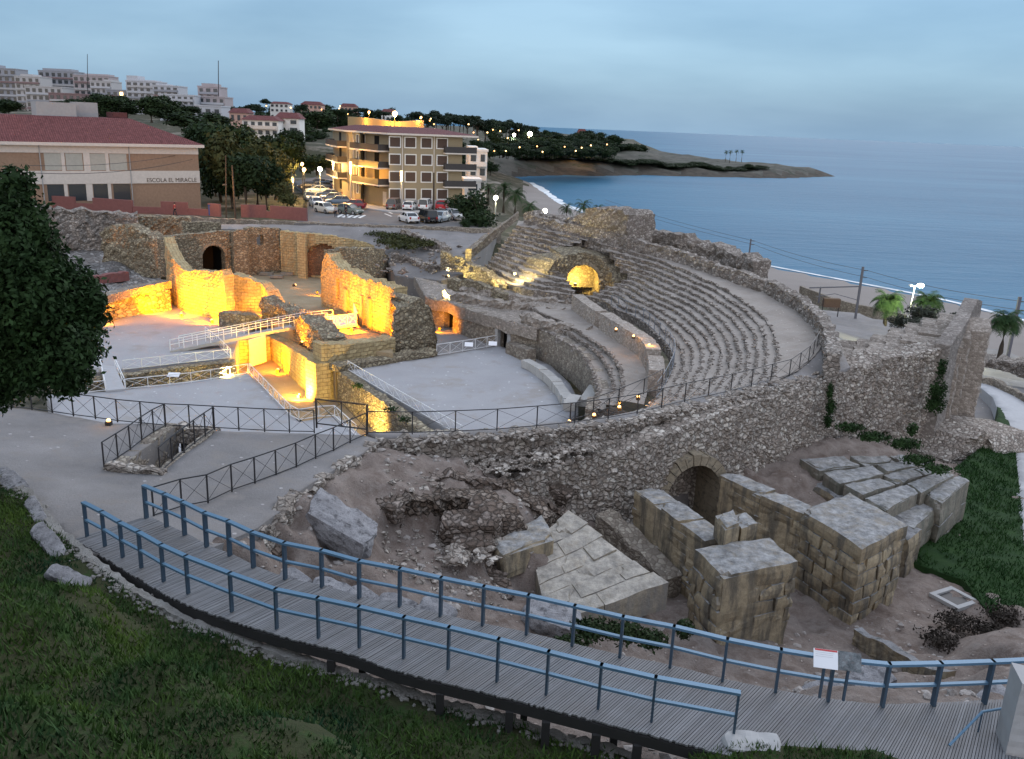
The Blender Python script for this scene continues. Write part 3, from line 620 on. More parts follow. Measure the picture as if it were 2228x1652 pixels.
def masonry(name, label, corners, z1, z0, mat, bl=1.2, bh=.62, cat='stone pier', group=None, gap=.006, rub=.055, seed=0, pts2=None, parent=None, top_drop=.0):
    c = [P(u, v, z1).xy for u, v in corners] if pts2 is None else [Vector(p) for p in pts2]
    if sum(c[i].x * c[(i + 1) % 4].y - c[(i + 1) % 4].x * c[i].y for i in range(4)) < 0: c = c[::-1]
    rs = random.Random(seed + 5); mb = MB(); L, W = (c[1] - c[0]).length, (c[3] - c[0]).length; z = z1; row = 0
    while z > z0 + .05:
        h = bh * rs.uniform(.85, 1.2); zb = max(z0, z - h); b_ = bl * (2.3 if row == 0 else 1); n = max(1, round(L / b_)); m = max(1, round(W / b_))
        def cuts(k, odd):
            e = [0] + [(i + (.5 if odd and k > 1 else 0) + rs.uniform(-.18, .18)) / k for i in range(0 if odd and k > 1 else 1, k)] + [1]
            return sorted(set(min(1, max(0, x)) for x in e))
        S_, T_ = cuts(n, row % 2), cuts(m, (row + 1) % 2)
        for i in range(len(S_) - 1):
            for j in range(len(T_) - 1):
                inner = 0 < i < len(S_) - 2 and 0 < j < len(T_) - 2
                if row and inner: continue
                gs, gt = gap / L, gap / W; dz = rs.uniform(-.05, .03) if row == 0 else 0; pr = rs.uniform(-.025, .025)
                q = quad4(c, S_[i] + gs - (pr / L if i == 0 else 0), S_[i + 1] - gs + (pr / L if i == len(S_) - 2 else 0), T_[j] + gt - (pr / W if j == 0 else 0), T_[j + 1] - gt + (pr / W if j == len(T_) - 2 else 0))
                rough_block(mb, q, zb + gap * .6, z - gap * .6 + dz, rub, .22, seed * 100 + row * 37 + i * 7 + j * 3)
        z = zb; row += 1
    cc = sum(c, Vector((0, 0))) / 4; core = [p.lerp(cc, .07) for p in c]; b = len(mb.f); mb.hexa([(p.x, p.y, z0) for p in core] + [(p.x, p.y, z1 - .12) for p in core])
    for f in range(b, len(mb.f)): mb.uv[f] = [(.5, .5)] * 4
    return tag(mb.obj(name, mat, parent), label, cat, group)
# --- near rim wall of rubble with the vaulted passage
RIM = thing('rim_wall', 'long rubble stone wall curving below the dark railing, with an arched vault', 'wall', P(1300, 940, 18))
wall('upper_course', wt_(WTOP[:9] + [(1800, 819, 20.62)], 16.2), .9, M_RUBN, RIM, step=.16, rub=.11, size=.30, ragged=.12)
LW = [(1092, 1050, 19.3), (1150, 1036, 19.75), (1250, 1003, 20.0), (1350, 978, 20.2), (1430, 952, 20.45), (1500, 926, 20.55), (1590, 892, 20.65), (1700, 858, 20.6), (1812, 826, 20.5)]
lw = [(*P(u, v, z).xy, 14.6, z) for u, v, z in LW]
s_c = sat(lw, 1500, 18.5); AR = 1.45; ZSP = 17.2
wall('lower_course', lw, 1.1, M_RUBN, RIM, step=.15, rub=.11, size=.31, ragged=.1, ops=[(s_c - 1.95, s_c + 1.95, 14, 16.85)])
i_ = [0]
for i in range(1, len(lw)): i_.append(i_[-1] + (Vector(lw[i][:2]) - Vector(lw[i - 1][:2])).length)
def on_line(line, s):
    d = 0
    for i in range(len(line) - 1):
        a, b = Vector(line[i][:2]), Vector(line[i + 1][:2]); k = (b - a).length
        if s <= d + k or i == len(line) - 2: return a.lerp(b, (s - d) / k), (b - a).normalized()
        d += k
AC, AT = on_line(lw, s_c); AN = Vector((AT.y, -AT.x));
if AN.dot(AC) > 0: AN = -AN
def arch_ring(name, C, T, N, r0, r1, zs, zb, dep, mat, parent, nb=13, front=.1, jamb=True):
    mb = MB()
    def pt(x, z, d): q = C + T * x + N * d; return (q.x, q.y, z)
    for k in range(nb):
        g = .012; a0, a1 = math.pi * k / nb + g, math.pi * (k + 1) / nb - g; f = front + random.uniform(-.02, .03); rr = r1 + random.uniform(-.05, .06)
        q = []
        for d in (f, -dep):
            q.append([pt(math.cos(a) * r, zs + math.sin(a) * r, d) for a, r in ((a0, r0), (a0, rr), (a1, rr), (a1, r0))])
        mb.hexa(q[1] + q[0])
    if jamb:
        z = zb
        while z < zs - .05:
            h = min(random.uniform(.42, .6), zs - z)
            for sgn in (-1, 1):
                x0, x1 = sgn * r0, sgn * (r1 + random.uniform(-.06, .12)); x0, x1 = min(x0, x1), max(x0, x1); f = front + random.uniform(-.02, .02)
                mb.hexa([pt(x0, z + .01, -dep), pt(x0, z + .01, f), pt(x1, z + .01, f), pt(x1, z + .01, -dep), pt(x0, z + h - .01, -dep), pt(x0, z + h - .01, f), pt(x1, z + h - .01, f), pt(x1, z + h - .01, -dep)])
            z += h
    return mb.obj(name, mat, parent)
M_VOUS = earth('voussoir_stone', (.25, .205, .145), (.37, .315, .235), 1.6, 0, .9, (.15, .13, .10))
AN2 = Vector((.36, -.93)).normalized(); AT2 = Vector((-AN2.y, AN2.x)); AC2 = AC + AN2 * .55
arch_ring('arch_ring', AC2, AT2, AN2, AR, AR + .52, ZSP, 14.6, 2.0, M_VOUS, RIM, 13)
def vault(name, C, T, N, r, zs, zb, d0, d1, mat, parent, n=14):
    mb = MB(); vs = []; prof = [(-r, zb)] + [(-math.cos(math.pi * k / n) * r, zs + math.sin(math.pi * k / n) * r) for k in range(n + 1)] + [(r, zb)]
    for d in (d0, d1): vs += [(C.x + T.x * x - N.x * d, C.y + T.y * x - N.y * d, z) for x, z in prof]
    k = len(prof); mb.add(vs, [(i, i + 1, k + i + 1, k + i) for i in range(k - 1)] + [tuple(range(k, 2 * k))]); return mb.obj(name, mat, parent)
vault('vault', AC2, AT2, AN2, AR + .06, ZSP, 14.3, 1.6, 9.0, rubble('shaded_vault_stone', (.04, .03, .022), (.065, .05, .036), .4), RIM)  # stone made very dark: the shade inside the vault is put into its colour
wl2 = [(*P(u, v, z).xy, 14.5, z - .25) for u, v, z in RAILB]
wthing('retaining_wall', 'stone retaining wall hidden under the rim path, facing the arena', 'wall', [(x, y + .15, a, b) for x, y, a, b in wl2], .6, M_PODI, step=.5)
# --- right-hand rubble wall and tall leaning wall, stepped seat ruins between
r_top = [(1806, 817), (1850, 804), (1900, 786), (1973, 771), (2036, 760), (2066, 752)]
r_xy = [P(1806, 817, 20.6), P(1850, 804, 20.6), P(1900, 786, 20.65), P(1973, 771, 20.6), P(2036, 760, 20.6), P(2066, 752, 20.7)]
wthing('rubble_wall', 'bulging wall of rounded rubble stones left of the tall broken wall', 'wall', [(p.x, p.y, 13.4, p.z) for p in r_xy], 1.5, M_RUBN, step=.17, rub=.15, size=.36, ragged=.12, batter=-.03)
tw = [(PY(u, v, y).x, y, 13.3, ZAT(u, v, (0, y))) for u, v, y in ((2068, 752, 57.3), (2094, 716, 59.6), (2110, 690, 62.6), (2120, 668, 64.6), (2128, 653, 66), (2138, 655, 67.1))]
TW = thing('tall_wall', 'tall narrow ruined wall rising to a point at the right, with a slit window', 'wall', (33, 61, 14))
wall('masonry', tw, .95, rubble('smooth_rubble', (.255, .225, .20), (.36, .325, .295), .22, joint=(.20, .17, .15), bump=.4), TW, step=.2, rub=.03, ragged=.05, ops=[(3.1, 3.5, 18.0, 19.6)])
TEETH = [(1830, 738, 19.5), (1869, 735, 19.75), (1900, 725, 20.1), (1938, 710, 20.5), (1975, 698, 20.9), (2008, 687, 21.3), (2043, 679, 21.7), (2085, 672, 22.2)]
ST = thing('ruined_steps', 'eroded stone seat steps climbing right towards the tall broken wall', 'ruin', P(1950, 740, 20))
for k in range(7):
    u, v, z = TEETH[k]; u2, v2, z2 = TEETH[k + 1]
    a, b = P(u, v, z), P(u2, v2, z); f = (k / 6)
    na_ = P(lerp(1812, 2038, f), lerp(788, 700, f), z - .2)
    ax = [(a.x, a.y, 13.5, z), ((a.x + na_.x) / 2, (a.y + na_.y) / 2, 13.5, z - .1), (na_.x, na_.y, 13.5, z - .45)]
    wd = max(1.0, (b.xy - a.xy).length * 1.25)
    wall('seat_step', ax, wd, M_SEAT, ST, step=.28, rub=.12, size=.4, ragged=.22, side=(1 if Vector(((na_ - a).y, -(na_ - a).x)).dot((b - a).xy) < 0 else -1))
# --- seating
def ring(l): return [P(*q) for q in l]
NR = 150
def rg(l): return smooth_line(ring(l), NR)
def tiers(parent, rings, zs, hole=None, jitter=.06, riser_lo=.5, worn=None):
    for k in range(len(rings) - 1):
        mb = MB(); V = []; n = len(rings[0])
        for i in range(n):
            a, b = rings[k][i], rings[k + 1][i]; d = (b - a).xy.normalized() if (b - a).xy.length > .01 else Vector((0, 1))
            row = []; zk = zs[k] if zs else a.z; jt = jitter * (worn(i) if worn else 1)
            for t, z in ((0, zk - riser_lo), (0, zk - .12), (0.0, zk), (.3, zk), (.65, zk), (1.02, zk)):
                q = a.lerp(b, t); s = Vector((q.x, q.y, z)); e = jt * 2.6 * fbm(s, .35, 3) if t < .1 else 0
                zz = z + jt * fbm(s, 1.1) * (1.3 if t else 1) - (.16 * max(0, noise.noise(s * .55) - .15) if t < .1 else 0)
                row.append((q.x + d.x * e + jt * .5 * noise.noise(s * 2.5), q.y + d.y * e, zz))
            V += row
        F = []; mt = []
        for i in range(n - 1):
            for j in range(5):
                c = i * 6 + j; x = (V[c][0] + V[c + 7][0]) / 2; y = (V[c][1] + V[c + 7][1]) / 2
                if hole and hole(x, y): continue
                F.append((c, c + 6, c + 7, c + 1)); mt.append(1 if j < 2 else 0)
        mb.add(V, F); mb.m = mt; o = mb.obj('seating_tier', [M_TREAD, M_RUB], parent)
        es = MB(); rs = random.Random(k * 5 + n)
        for i in range(0, n - 1):
            for _ in range(3):
                if rs.random() < .42: continue
                q = Vector(V[i * 6 + 2]).lerp(Vector(V[i * 6 + 8]), rs.random()) + Vector((rs.gauss(0, .06), rs.gauss(0, .06), .01))
                if hole and hole(q.x, q.y): continue
                es.ball(q, rs.uniform(.05, .125), 1, (1.4, 1, .55), .9, rs.randrange(99))
        e_ = es.obj('edge_stones', M_RUB, o)
        e_['kind'] = 'stuff'
LS = thing('lower_seating', 'lower curved stone seat rows between the arena wall and the pale mid wall', 'seating', P(1320, 780, 18))
A_ = rg([(1112, 700, 18), (1168, 713, 18), (1228, 742, 18), (1267, 772, 18), (1288, 802, 18), (1297, 823, 18), (1303, 853, 18), (1300, 890, 18)])
B_ = rg([(1135, 690, 18), (1183, 706, 18), (1243, 738, 18), (1290, 768, 18), (1318, 805, 18), (1331, 838, 18), (1330, 864, 18), (1322, 893, 18)])
C_ = rg([(1150, 676, 18.3), (1228, 714, 18.3), (1288, 750, 18.3), (1320, 774, 18.3), (1338, 796, 18.3), (1350, 826, 18.3), (1353, 855, 18.3), (1350, 885, 18.3)])
D_ = rg([(1238, 672, 18.5), (1262, 692, 18.5), (1295, 716, 18.5), (1338, 745, 18.5), (1386, 779, 18.5), (1404, 812, 18.5), (1408, 850, 18.5), (1400, 885, 18.5)])
tiers(LS, [A_, B_, C_, D_], [18.0, 18.35, 18.65], jitter=.06)
pod = [(925, 645, 18), (960, 655, 18), (1000, 667, 18), (1050, 682, 18), (1080, 691, 18)]
podl = [(*P(*q).xy, 15.2, q[2]) for q in pod] + [(p.x, p.y, 15.2, p.z) for p in A_[::6]] + [(A_[-1].x, A_[-1].y, 15.2, 18)]
s1, s2 = sat(podl, 1094, 16.5), sat(podl, 975, 16.5)
PW = thing('arena_wall', 'curved podium wall of small stones round the arena, with an arched doorway', 'wall', P(1100, 720, 16))
wall('masonry', podl, .7, M_PODI, PW, step=.3, rub=.03, ragged=.08, ops=[(s1 - .62, s1 + .62, 15, 16.8), (s2 - .7, s2 + .7, 15, 16.9)])
for s_, r_ in ((s1, .66), (s2, .75)):
    c_, t_ = on_line(podl, s_); n_ = Vector((t_.y, -t_.x)); n_ = n_ if n_.dot(c_) < 0 else -n_
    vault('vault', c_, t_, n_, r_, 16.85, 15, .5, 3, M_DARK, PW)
    if s_ == s1: arch_ring('door_frame', c_, t_, n_, .62, .95, 16.8, 15.2, .3, M_CONC, PW, 9, .06)
# pale wall pieces between the two seating blocks
for seg, h, lb in (((4, 42), 1.45, 'pale plastered wall piece behind the lower seats, the one near the lit arch'), ((46, 108), 1.5, 'longest pale wall piece curving behind the lower seats'), ((112, 136), 1.35, 'narrow pale wall stub at the near end of the lower seats')):
    l = [(p.x, p.y, 18.2, 18.5 + h) for p in D_[seg[0]:seg[1]:4]]
    wthing('mid_wall', lb, 'wall', l, 1.0, rubble('pale_wall_stone', (.36, .31, .27), (.47, .42, .37), .16, joint=(.27, .23, .19), bump=.35, stain=.3), 'wall pieces between the seating blocks', step=.25, rub=.03, ragged=.06)
# upper block
arc_c = P(1266, 631, 18.6); arc_t = (P(1300, 631, 18.6) - P(1230, 632, 18.6)).xy.normalized(); arc_n = Vector((arc_t.y, -arc_t.x))
def hole(x, y):
    d = Vector((x, y)) - arc_c.xy; s, w = d.dot(arc_t), -d.dot(arc_n); return abs(s) < 2.5 and -6 < w < 4.2
US = thing('upper_seating', 'large upper block of curved stone seat rows below the parapet', 'seating', P(1550, 680, 20))
U0 = rg([(1048, 585, 19.1), (1120, 622, 19.1), (1225, 640, 19.1), (1305, 650, 19.2), (1336, 671, 19.3), (1392, 695, 19.4), (1437, 733, 19.4), (1460, 760, 19.4), (1467, 787, 19.4), (1454, 825, 19.4), (1432, 862, 19.4), (1412, 888, 19.4)])
U9 = rg([(1122, 492, 23.4), (1180, 500, 23.4), (1260, 519, 23.1), (1420, 562, 22.5), (1560, 620, 21.9), (1650, 680, 21.4), (1688, 738, 21.15), (1690, 790, 21.0), (1678, 826, 20.9), (1662, 838, 20.85)])
UX = rg([(1128, 478, 23.5), (1180, 486, 23.4), (1300, 513, 23.0), (1500, 563, 22.2), (1640, 620, 21.6), (1720, 663, 21.3), (1776, 712, 21.2), (1786, 748, 21.1), (1768, 778, 20.95), (1735, 806, 20.9)])
K = 11
rings_ = [[a.lerp(b, k / K) for a, b in zip(U0, U9)] for k in range(K + 1)] + [UX]
zz_ = [19.25 + (21.15 - 19.25) * k / K for k in range(K + 1)]
tiers(US, rings_, None, hole, jitter=.07, riser_lo=.75, worn=lambda i: 1.9 - 1.0 * min(1, max(0, (i - 25) / 65)))
par = [(1143, 468), (1241, 488), (1350, 514), (1478, 547), (1590, 587), (1666, 612), (1729, 643), (1771, 678), (1793, 714), (1799, 741), (1797, 770)]
wthing('parapet_wall', 'rubble parapet wall along the outer edge of the upper seat rows', 'wall', [(*P(u, v, z).xy, 18, z) for (u, v), z in zip(par, (24.5, 24.3, 23.9, 23.4, 22.9, 22.6, 22.4, 22.25, 22.2, 22.15, 22.1))], .8, M_RUB, step=.35, rub=.12, ragged=.16)
outw = [(1139, 461, 24.7), (1241, 478, 24.6), (1350, 490, 24.3), (1442, 505, 24.0), (1555, 535, 23.5), (1642, 567, 23.2)]
wthing('outer_wall', 'outermost rubble wall crest against the sea', 'wall', [(*P(u, v, z).xy, 17, z) for u, v, z in outw], 1.6, M_RUB, step=.5, rub=.15, ragged=.3)
blk = [(1232, 482, 22.6), (1262, 462, 24.0), (1280, 455, 24.6), (1314, 451, 24.9), (1350, 457, 24.5), (1368, 466, 23.9)]
pb_ = P(1300, 490, 24.2)
wthing('ruin_crest', 'raised broken lump of masonry on top of the seating against the sea', 'ruin', [(PY(u, v, pb_.y - i * 1.5).x, pb_.y - i * 1.5, 17, PY(u, v, pb_.y - i * 1.5).z) for i, (u, v, z) in enumerate(blk)], 3, M_RUB, step=.4, rub=.2, ragged=.25)
wthing('end_wall', 'sloping end wall climbing the far left edge of the upper seating', 'wall', wl_([(1022, 566, 19, 548), (1060, 536, 20.4, 515), (1100, 500, 22.3, 482), (1128, 478, 23.5, 462)]), .9, M_PODI, step=.4, rub=.05)
# lit arch in the upper block
LA = thing('lit_arch', 'broken stone arch in the upper seating, lit yellow inside', 'arch', arc_c)
al = wl_([(1190, 634, 18.5, 590), (1205, 633, 18.5, 566), (1225, 633, 18.5, 556), (1262, 632, 18.5, 548), (1300, 633, 18.5, 558), (1318, 636, 18.5, 580), (1335, 645, 18.5, 612)])
sc2 = sat(al, 1267, 19.2)
wall('masonry', al, 4.5, M_CHRU, LA, step=.2, rub=.09, ragged=.1, ops=[(sc2 - 1.72, sc2 + 1.72, 18, 19.35)])
c_, t_ = on_line(al, sc2); n_ = Vector((t_.y, -t_.x)); n_ = n_ if n_.dot(c_) < 0 else -n_
vault('vault', c_, t_, n_, 1.70, 19.35, 18.3, .1, 3.0, M_PODI, LA)
arch_ring('arch_ring', c_, t_, n_, 1.72, 2.05, 19.35, 18.5, .4, M_VOUS, LA, 17, .1, False)
for u, v, vt, w, lb in ((1182, 634, 606, .9, 'rounded masonry stump left of the lit arch'), (1208, 637, 610, .8, 'smaller masonry stump beside the lit arch jamb')):
    p = P(u, v, 18.5); tag(MB().ball((p.x, p.y, 19.0), w, 3, (1, 1, .95), .25, u).obj('masonry_stump', M_CHRU), lb, 'ruin', 'stumps by the lit arch')
patch('seating_ground', ring([(900, 600, 18.2), (960, 618, 18.3), (1050, 622, 18.5), (1120, 634, 18.5), (1225, 640, 18.3), (1310, 648, 18.35), (1262, 694, 18.5), (1238, 680, 18.6), (1168, 716, 18.0), (1112, 702, 18), (1080, 692, 18), (1000, 668, 18), (925, 646, 18)]), M_SEAT, inner=ring([(1150, 665, 18.4), (1050, 655, 18.2), (1266, 655, 18.25), (1240, 650, 18.25)]), step=.6, amp=.2, fs=.55, skirt=1, seed=21)
for i, (a, b) in enumerate((((960, 640), (1225, 678)), ((1000, 630), (1240, 660)), ((1130, 690), (1280, 722)))):
    l = [(*P(lerp(a[0], b[0], t), lerp(a[1], b[1], t) + 4 * math.sin(t * 3), 18.5).xy, 17.8, 18.72) for t in (0, .25, .5, .75, 1)]
    wthing('low_wall', ('worn stone row nearest the podium doorway', 'worn stone row behind the podium, upper of two', 'worn stone row crossing towards the pale mid wall')[i], 'wall', l, .9, M_SEAT, 'worn rows behind the podium', step=.3, rub=.13, ragged=.25)
# lit mound with wall stubs
for l, th, lb in (([(958, 588, 18.8, 547), (985, 590, 18.8, 556), (1010, 594, 18.8, 566)], .8, 'short lit wall stub on the mound left of the thin pillar'),
                  ([(1008, 604, 18.6, 572), (1035, 612, 18.6, 582), (1062, 618, 18.6, 596), (1085, 630, 18.6, 618)], .9, 'lit stepped wall stub descending right from the thin pillar'),
                  ([(972, 632, 18.1, 607), (1020, 640, 18.1, 613), (1060, 648, 18.1, 622), (1092, 658, 18.1, 640)], .8, 'lowest lit wall stub at the foot of the mound')):
    wthing('wall_stub', lb, 'wall', wl_(l), th, M_CHRU, 'lit wall stubs on the mound', step=.25, rub=.09, ragged=.2)
p = P(1018, 602, 18.6); tag(wall('stone_pillar', [(p.x - .3, p.y, 18.5, ZAT(1018, 543, p)), (p.x + .3, p.y, 18.5, ZAT(1018, 541, p))], .6, M_CHUR, step=.2, rub=.03, ragged=.04), 'thin upright stone pillar on the lit mound', 'pillar')
# arena kerb stones
cop = [(1143, 778), (1160, 786), (1186, 803), (1206, 820), (1222, 840), (1234, 858), (1242, 872)]
cl = resample(smooth_line([P(u, v, 16.3) for u, v in cop], 60), 15)
for i in range(14):
    a, b = cl[i], cl[i + 1]; m_ = (a + b) / 2; d = (b - a).xy
    o = MB().box((m_.x, m_.y, 15.85), (d.length * .96, .75 + random.uniform(-.05, .1), .66 + random.uniform(-.06, .06)), math.atan2(d.y, d.x)).obj('kerb_stone', earth('kerb_pale', (.44, .42, .39), (.58, .56, .53), 1.2, 0, .7))
    tag(o, 'pale stone block in the curved kerb along the arena edge', 'stone block', 'kerb stones along the arena')
for q, lb in ((((1238, 886), (1252, 866)), 'pale kerb slab at the near end of the arena curve, left of two'), (((1272, 878), (1294, 846)), 'pale kerb slab leaning by the lower seats, right of two')):
    a, b = P(*q[0], 16.5), P(*q[1], 16.7); tag(MB().beam(a, b, .8, .5).obj('kerb_slab', earth('kerb_pale', (.44, .42, .39), (.58, .56, .53), 1.2, 0, .7)), lb, 'stone block', 'end slabs of the kerb')
l = wl_([(1100, 768, 15.5, 746), (1145, 790, 15.5, 762)]); wthing('low_wall', 'low stone wall block at the far right corner of the arena', 'wall', l, .9, M_PODI, step=.3, rub=.04, ragged=.04)
# ---------------------------------------------------------------- church ruins in the arena
def cw(name, label, l, th, mat=None, **k):
    return wthing(name, label, 'wall', wl_(l), th, mat or M_CHUR, 'ruined church walls', **{**dict(step=.3, rub=.05, ragged=.12), **k})
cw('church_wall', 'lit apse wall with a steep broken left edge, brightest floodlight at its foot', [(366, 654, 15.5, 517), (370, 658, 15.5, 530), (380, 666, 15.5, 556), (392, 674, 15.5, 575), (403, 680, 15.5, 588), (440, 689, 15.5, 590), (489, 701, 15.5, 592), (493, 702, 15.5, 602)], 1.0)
lB = [(364, 616, 15.75, 516), (400, 613, 15.75, 511), (450, 609, 15.75, 507), (512, 604, 15.75, 503), (545, 601, 15.75, 501)]
wB = wl_(lB); sB = sat(wB, 467, 17)
CB = thing('transept_wall', 'grey church wall with a tall dark arched opening', 'wall', wB[2][:3], 'ruined church walls')
wall('masonry', wB, 1.0, M_CHRU, CB, step=.22, rub=.05, ragged=.1, ops=[(sB - 1.35, sB + 1.35, 15.9, 18.3)])
q = on_line(wB, sB)
arch_ring('arch_ring', q[0], q[1], Vector((q[1].y, -q[1].x)), 1.33, 1.65, 18.3, 15.8, .3, M_VOUS, CB, 11, .07, False)
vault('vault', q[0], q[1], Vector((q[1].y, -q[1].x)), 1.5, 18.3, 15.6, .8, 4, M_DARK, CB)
wall('pilaster', wl_([(512, 608, 15.75, 503), (543, 605, 15.75, 501)]), .5, M_CHRU, CB, step=.3, rub=.03)
cw('church_wall', 'orange lit curved wall stub right of the brightest lit wall', [(508, 682, 15.5, 600), (540, 684, 15.5, 603), (566, 684, 15.5, 612), (580, 686, 15.5, 632), (594, 690, 15.5, 662)], 1.4)
cw('church_wall', 'recessed grey wall with a small square hole between pilaster and niche', [(541, 600, 15.75, 496), (575, 597, 15.75, 495), (615, 593, 15.75, 497)], .9, M_CHRU, ops=[(1.3, 2.2, 19.2, 20.1)])
lE = [(612, 596, 15.75, 503), (660, 602, 15.75, 508), (700, 606, 15.75, 512), (740, 606, 15.75, 517), (775, 604, 15.75, 522), (815, 602, 15.75, 535)]
wE = wl_(lE); sE = sat(wE, 702, 17); sE2 = sat(wE, 651, 17)
CE = thing('niche_wall', 'brown church wall with a wide shallow brick-lined arch niche', 'wall', wE[2][:3], 'ruined church walls')
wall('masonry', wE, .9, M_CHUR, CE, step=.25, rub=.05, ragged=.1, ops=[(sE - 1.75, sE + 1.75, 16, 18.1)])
q = on_line(wE, sE); nE = Vector((q[1].y, -q[1].x))
vault('niche', q[0], q[1], nE, 1.8, 18.1, 15.7, .2, .75, rubble('brick_lining', (.26, .14, .08), (.34, .19, .11), .2), CE)
wall('pilaster', wl_([(648, 606, 15.75, 507), (666, 608, 15.75, 509)]), .4, M_CHUR, CE, step=.3, rub=.02)
cw('church_wall', 'plain back wall seen behind the brightly lit nave wall', [(714, 640, 15.75, 545), (760, 636, 15.75, 541), (800, 630, 15.75, 540), (832, 620, 15.75, 543), (846, 610, 15.75, 556), (850, 606, 15.75, 580)], .9, M_CHRU)
lN = [(699, 672, 15.5, 600), (704, 676, 15.5, 560), (712, 680, 15.5, 556), (740, 692, 15.5, 583), (784, 712, 15.5, 603), (812, 726, 15.5, 612), (841, 741, 15.5, 622), (857, 748, 15.5, 628)]
wN = wl_(lN); a1, a2, a3 = sat(wN, 735, 17.5), sat(wN, 790, 16.5), sat(wN, 858, 16.5)
CN = thing('nave_wall', 'brightly lit yellow nave wall with narrow arched windows and a ragged top', 'wall', wN[3][:3], 'ruined church walls')
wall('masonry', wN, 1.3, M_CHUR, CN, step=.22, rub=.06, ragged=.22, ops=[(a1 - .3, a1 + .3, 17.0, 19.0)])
for s_ in (a1 + 2.1, a2, a2 + 1.6):
    q = on_line(wN, s_); n_ = Vector((q[1].y, -q[1].x)); n_ = n_ if n_.dot(q[0]) < 0 else -n_
    mb = MB(); c = q[0] + n_ * .12; mb.box((c.x, c.y, 17.0), (.5, .28, 3.2), math.atan2(q[1].y, q[1].x)); mb.obj('pilaster', M_CHUR, CN)
cw('church_wall', 'massive unlit rubble block at the right end of the church', [(852, 768, 15.5, 682), (858, 772, 15.5, 676), (890, 770, 15.5, 664), (915, 766, 15.5, 650), (930, 763, 15.5, 662), (940, 762, 15.5, 690), (950, 760, 15.5, 735)], 3.4, M_CHRU, rub=.13, ragged=.2)
cw('church_wall', 'high lit curved fragment standing behind the right rubble block', [(862, 735, 15.5, 628), (880, 730, 15.5, 640), (893, 726, 15.5, 656)], 1.2, M_CHUR, rub=.1)
cw('church_wall', 'long low ashlar course along the front of the church right of the trench', [(700, 803, 15.5, 752), (760, 794, 15.5, 748), (810, 786, 15.5, 742), (860, 778, 15.5, 735)], 1.4, M_CHUR, step=.3)
cw('plinth', 'stepped stone plinth at the edge of the bare arena floor', [(732, 811, 15.5, 797), (800, 800, 15.5, 787), (870, 788, 15.5, 776), (952, 774, 15.5, 762)], 1.3, M_CHRU, rub=.06)
cw('church_wall', 'ragged rubble lump between footbridge and trench, lit on its left face', [(638, 736, 15.5, 690), (655, 748, 15.5, 694), (675, 762, 15.5, 706), (704, 783, 15.5, 738)], 1.9, M_CHRU, rub=.16, ragged=.25)
lF = [(586, 779, 12.9, 732), (610, 800, 12.9, 744), (640, 829, 12.9, 762), (665, 853, 12.9, 777), (690, 877, 12.9, 792)]
wF = wl_(lF); sF = sat(wF, 614, 13.5)
wthing('trench_wall', 'brightly floodlit wall along the right side of the deep trench', 'wall', wF, 1.1, M_CHUR, 'trench walls', step=.25, rub=.04, ragged=.06, ops=[(sF - .3, sF + .3, 12.6, 14.1)])
wthing('trench_wall', 'squared stone pier at the near corner of the trench wall', 'wall', wl_([(689, 878, 12.9, 792), (731, 869, 12.9, 788)]), 1.5, M_CHUR, 'trench walls', step=.3, rub=.03, ragged=.04)
wthing('trench_wall', 'yellow lit trench wall below the white railing of the bare arena floor', 'wall', [(*P(u, v, 15.5).xy, 12.6, 15.55) for u, v in ((733, 806), (800, 853), (860, 898), (925, 948), (965, 980))], .8, M_CHRU, 'trench walls', step=.3, rub=.06, ragged=.08)
wthing('trench_wall', 'orange lit end wall of the trench under the footbridge', 'wall', wl_([(496, 804, 12.9, 744), (525, 800, 12.9, 741), (552, 797, 12.9, 738), (590, 784, 12.9, 732)]), .9, M_CHUR, 'trench walls', step=.3, rub=.03, ragged=.04)
a, b = P(549, 794, 13.1), P(583, 783, 13.1); d = (b - a).xy; c = (a + b) / 2
tag(MB().box((c.x - .1, c.y - .25, 14.2), (d.length, .12, 2.4), math.atan2(d.y, d.x)).obj('door_panel', M_WHT), 'pale panel closing the trench end under the footbridge', 'panel')
wthing('trench_wall', 'low yellow-green lit wall of the cross trench beside the small ramp', 'wall', [(*P(u, v, 15.5).xy, 12.6, 15.52) for u, v in ((100, 834), (180, 828), (271, 818), (369, 805), (440, 796), (515, 787))], .8, M_CHRU, 'trench walls', step=.35, rub=.06, ragged=.06)
wthing('podium_wall', 'orange lit podium wall curving out from behind the dark tree', 'wall', wl_([(120, 730, 15.5, 703), (175, 712, 15.5, 683), (219, 697, 15.5, 668), (263, 686, 15.5, 652), (327, 670, 15.5, 636), (378, 657, 15.5, 627)]), .8, M_CHUR, step=.35, rub=.07, ragged=.05)
wthing('podium_wall', 'unlit stone ledge running above the orange lit podium wall', 'wall', wl_([(170, 686, 17.5, 668), (230, 662, 17.5, 645), (300, 642, 17.5, 626), (374, 628, 17.5, 611)]), 1.2, M_PODI, step=.35, rub=.04, ragged=.06)
wthing('low_wall', 'low reddish kerb wall on the rubble slope left of the church', 'wall', wl_([(190, 622, 17.6, 603), (240, 616, 17.6, 598), (282, 611, 17.6, 594)]), .7, M_BRKR, step=.3, rub=.03)
wthing('hillside_wall', 'high rough rubble retaining wall below the red school fence', 'wall', wl_([(20, 560, 17.8, 448), (65, 556, 17.8, 452), (150, 552, 17.8, 457), (230, 549, 17.8, 461), (305, 548, 17.8, 466)]), 2.5, M_RUB, step=.4, rub=.25, size=.9, ragged=.25)
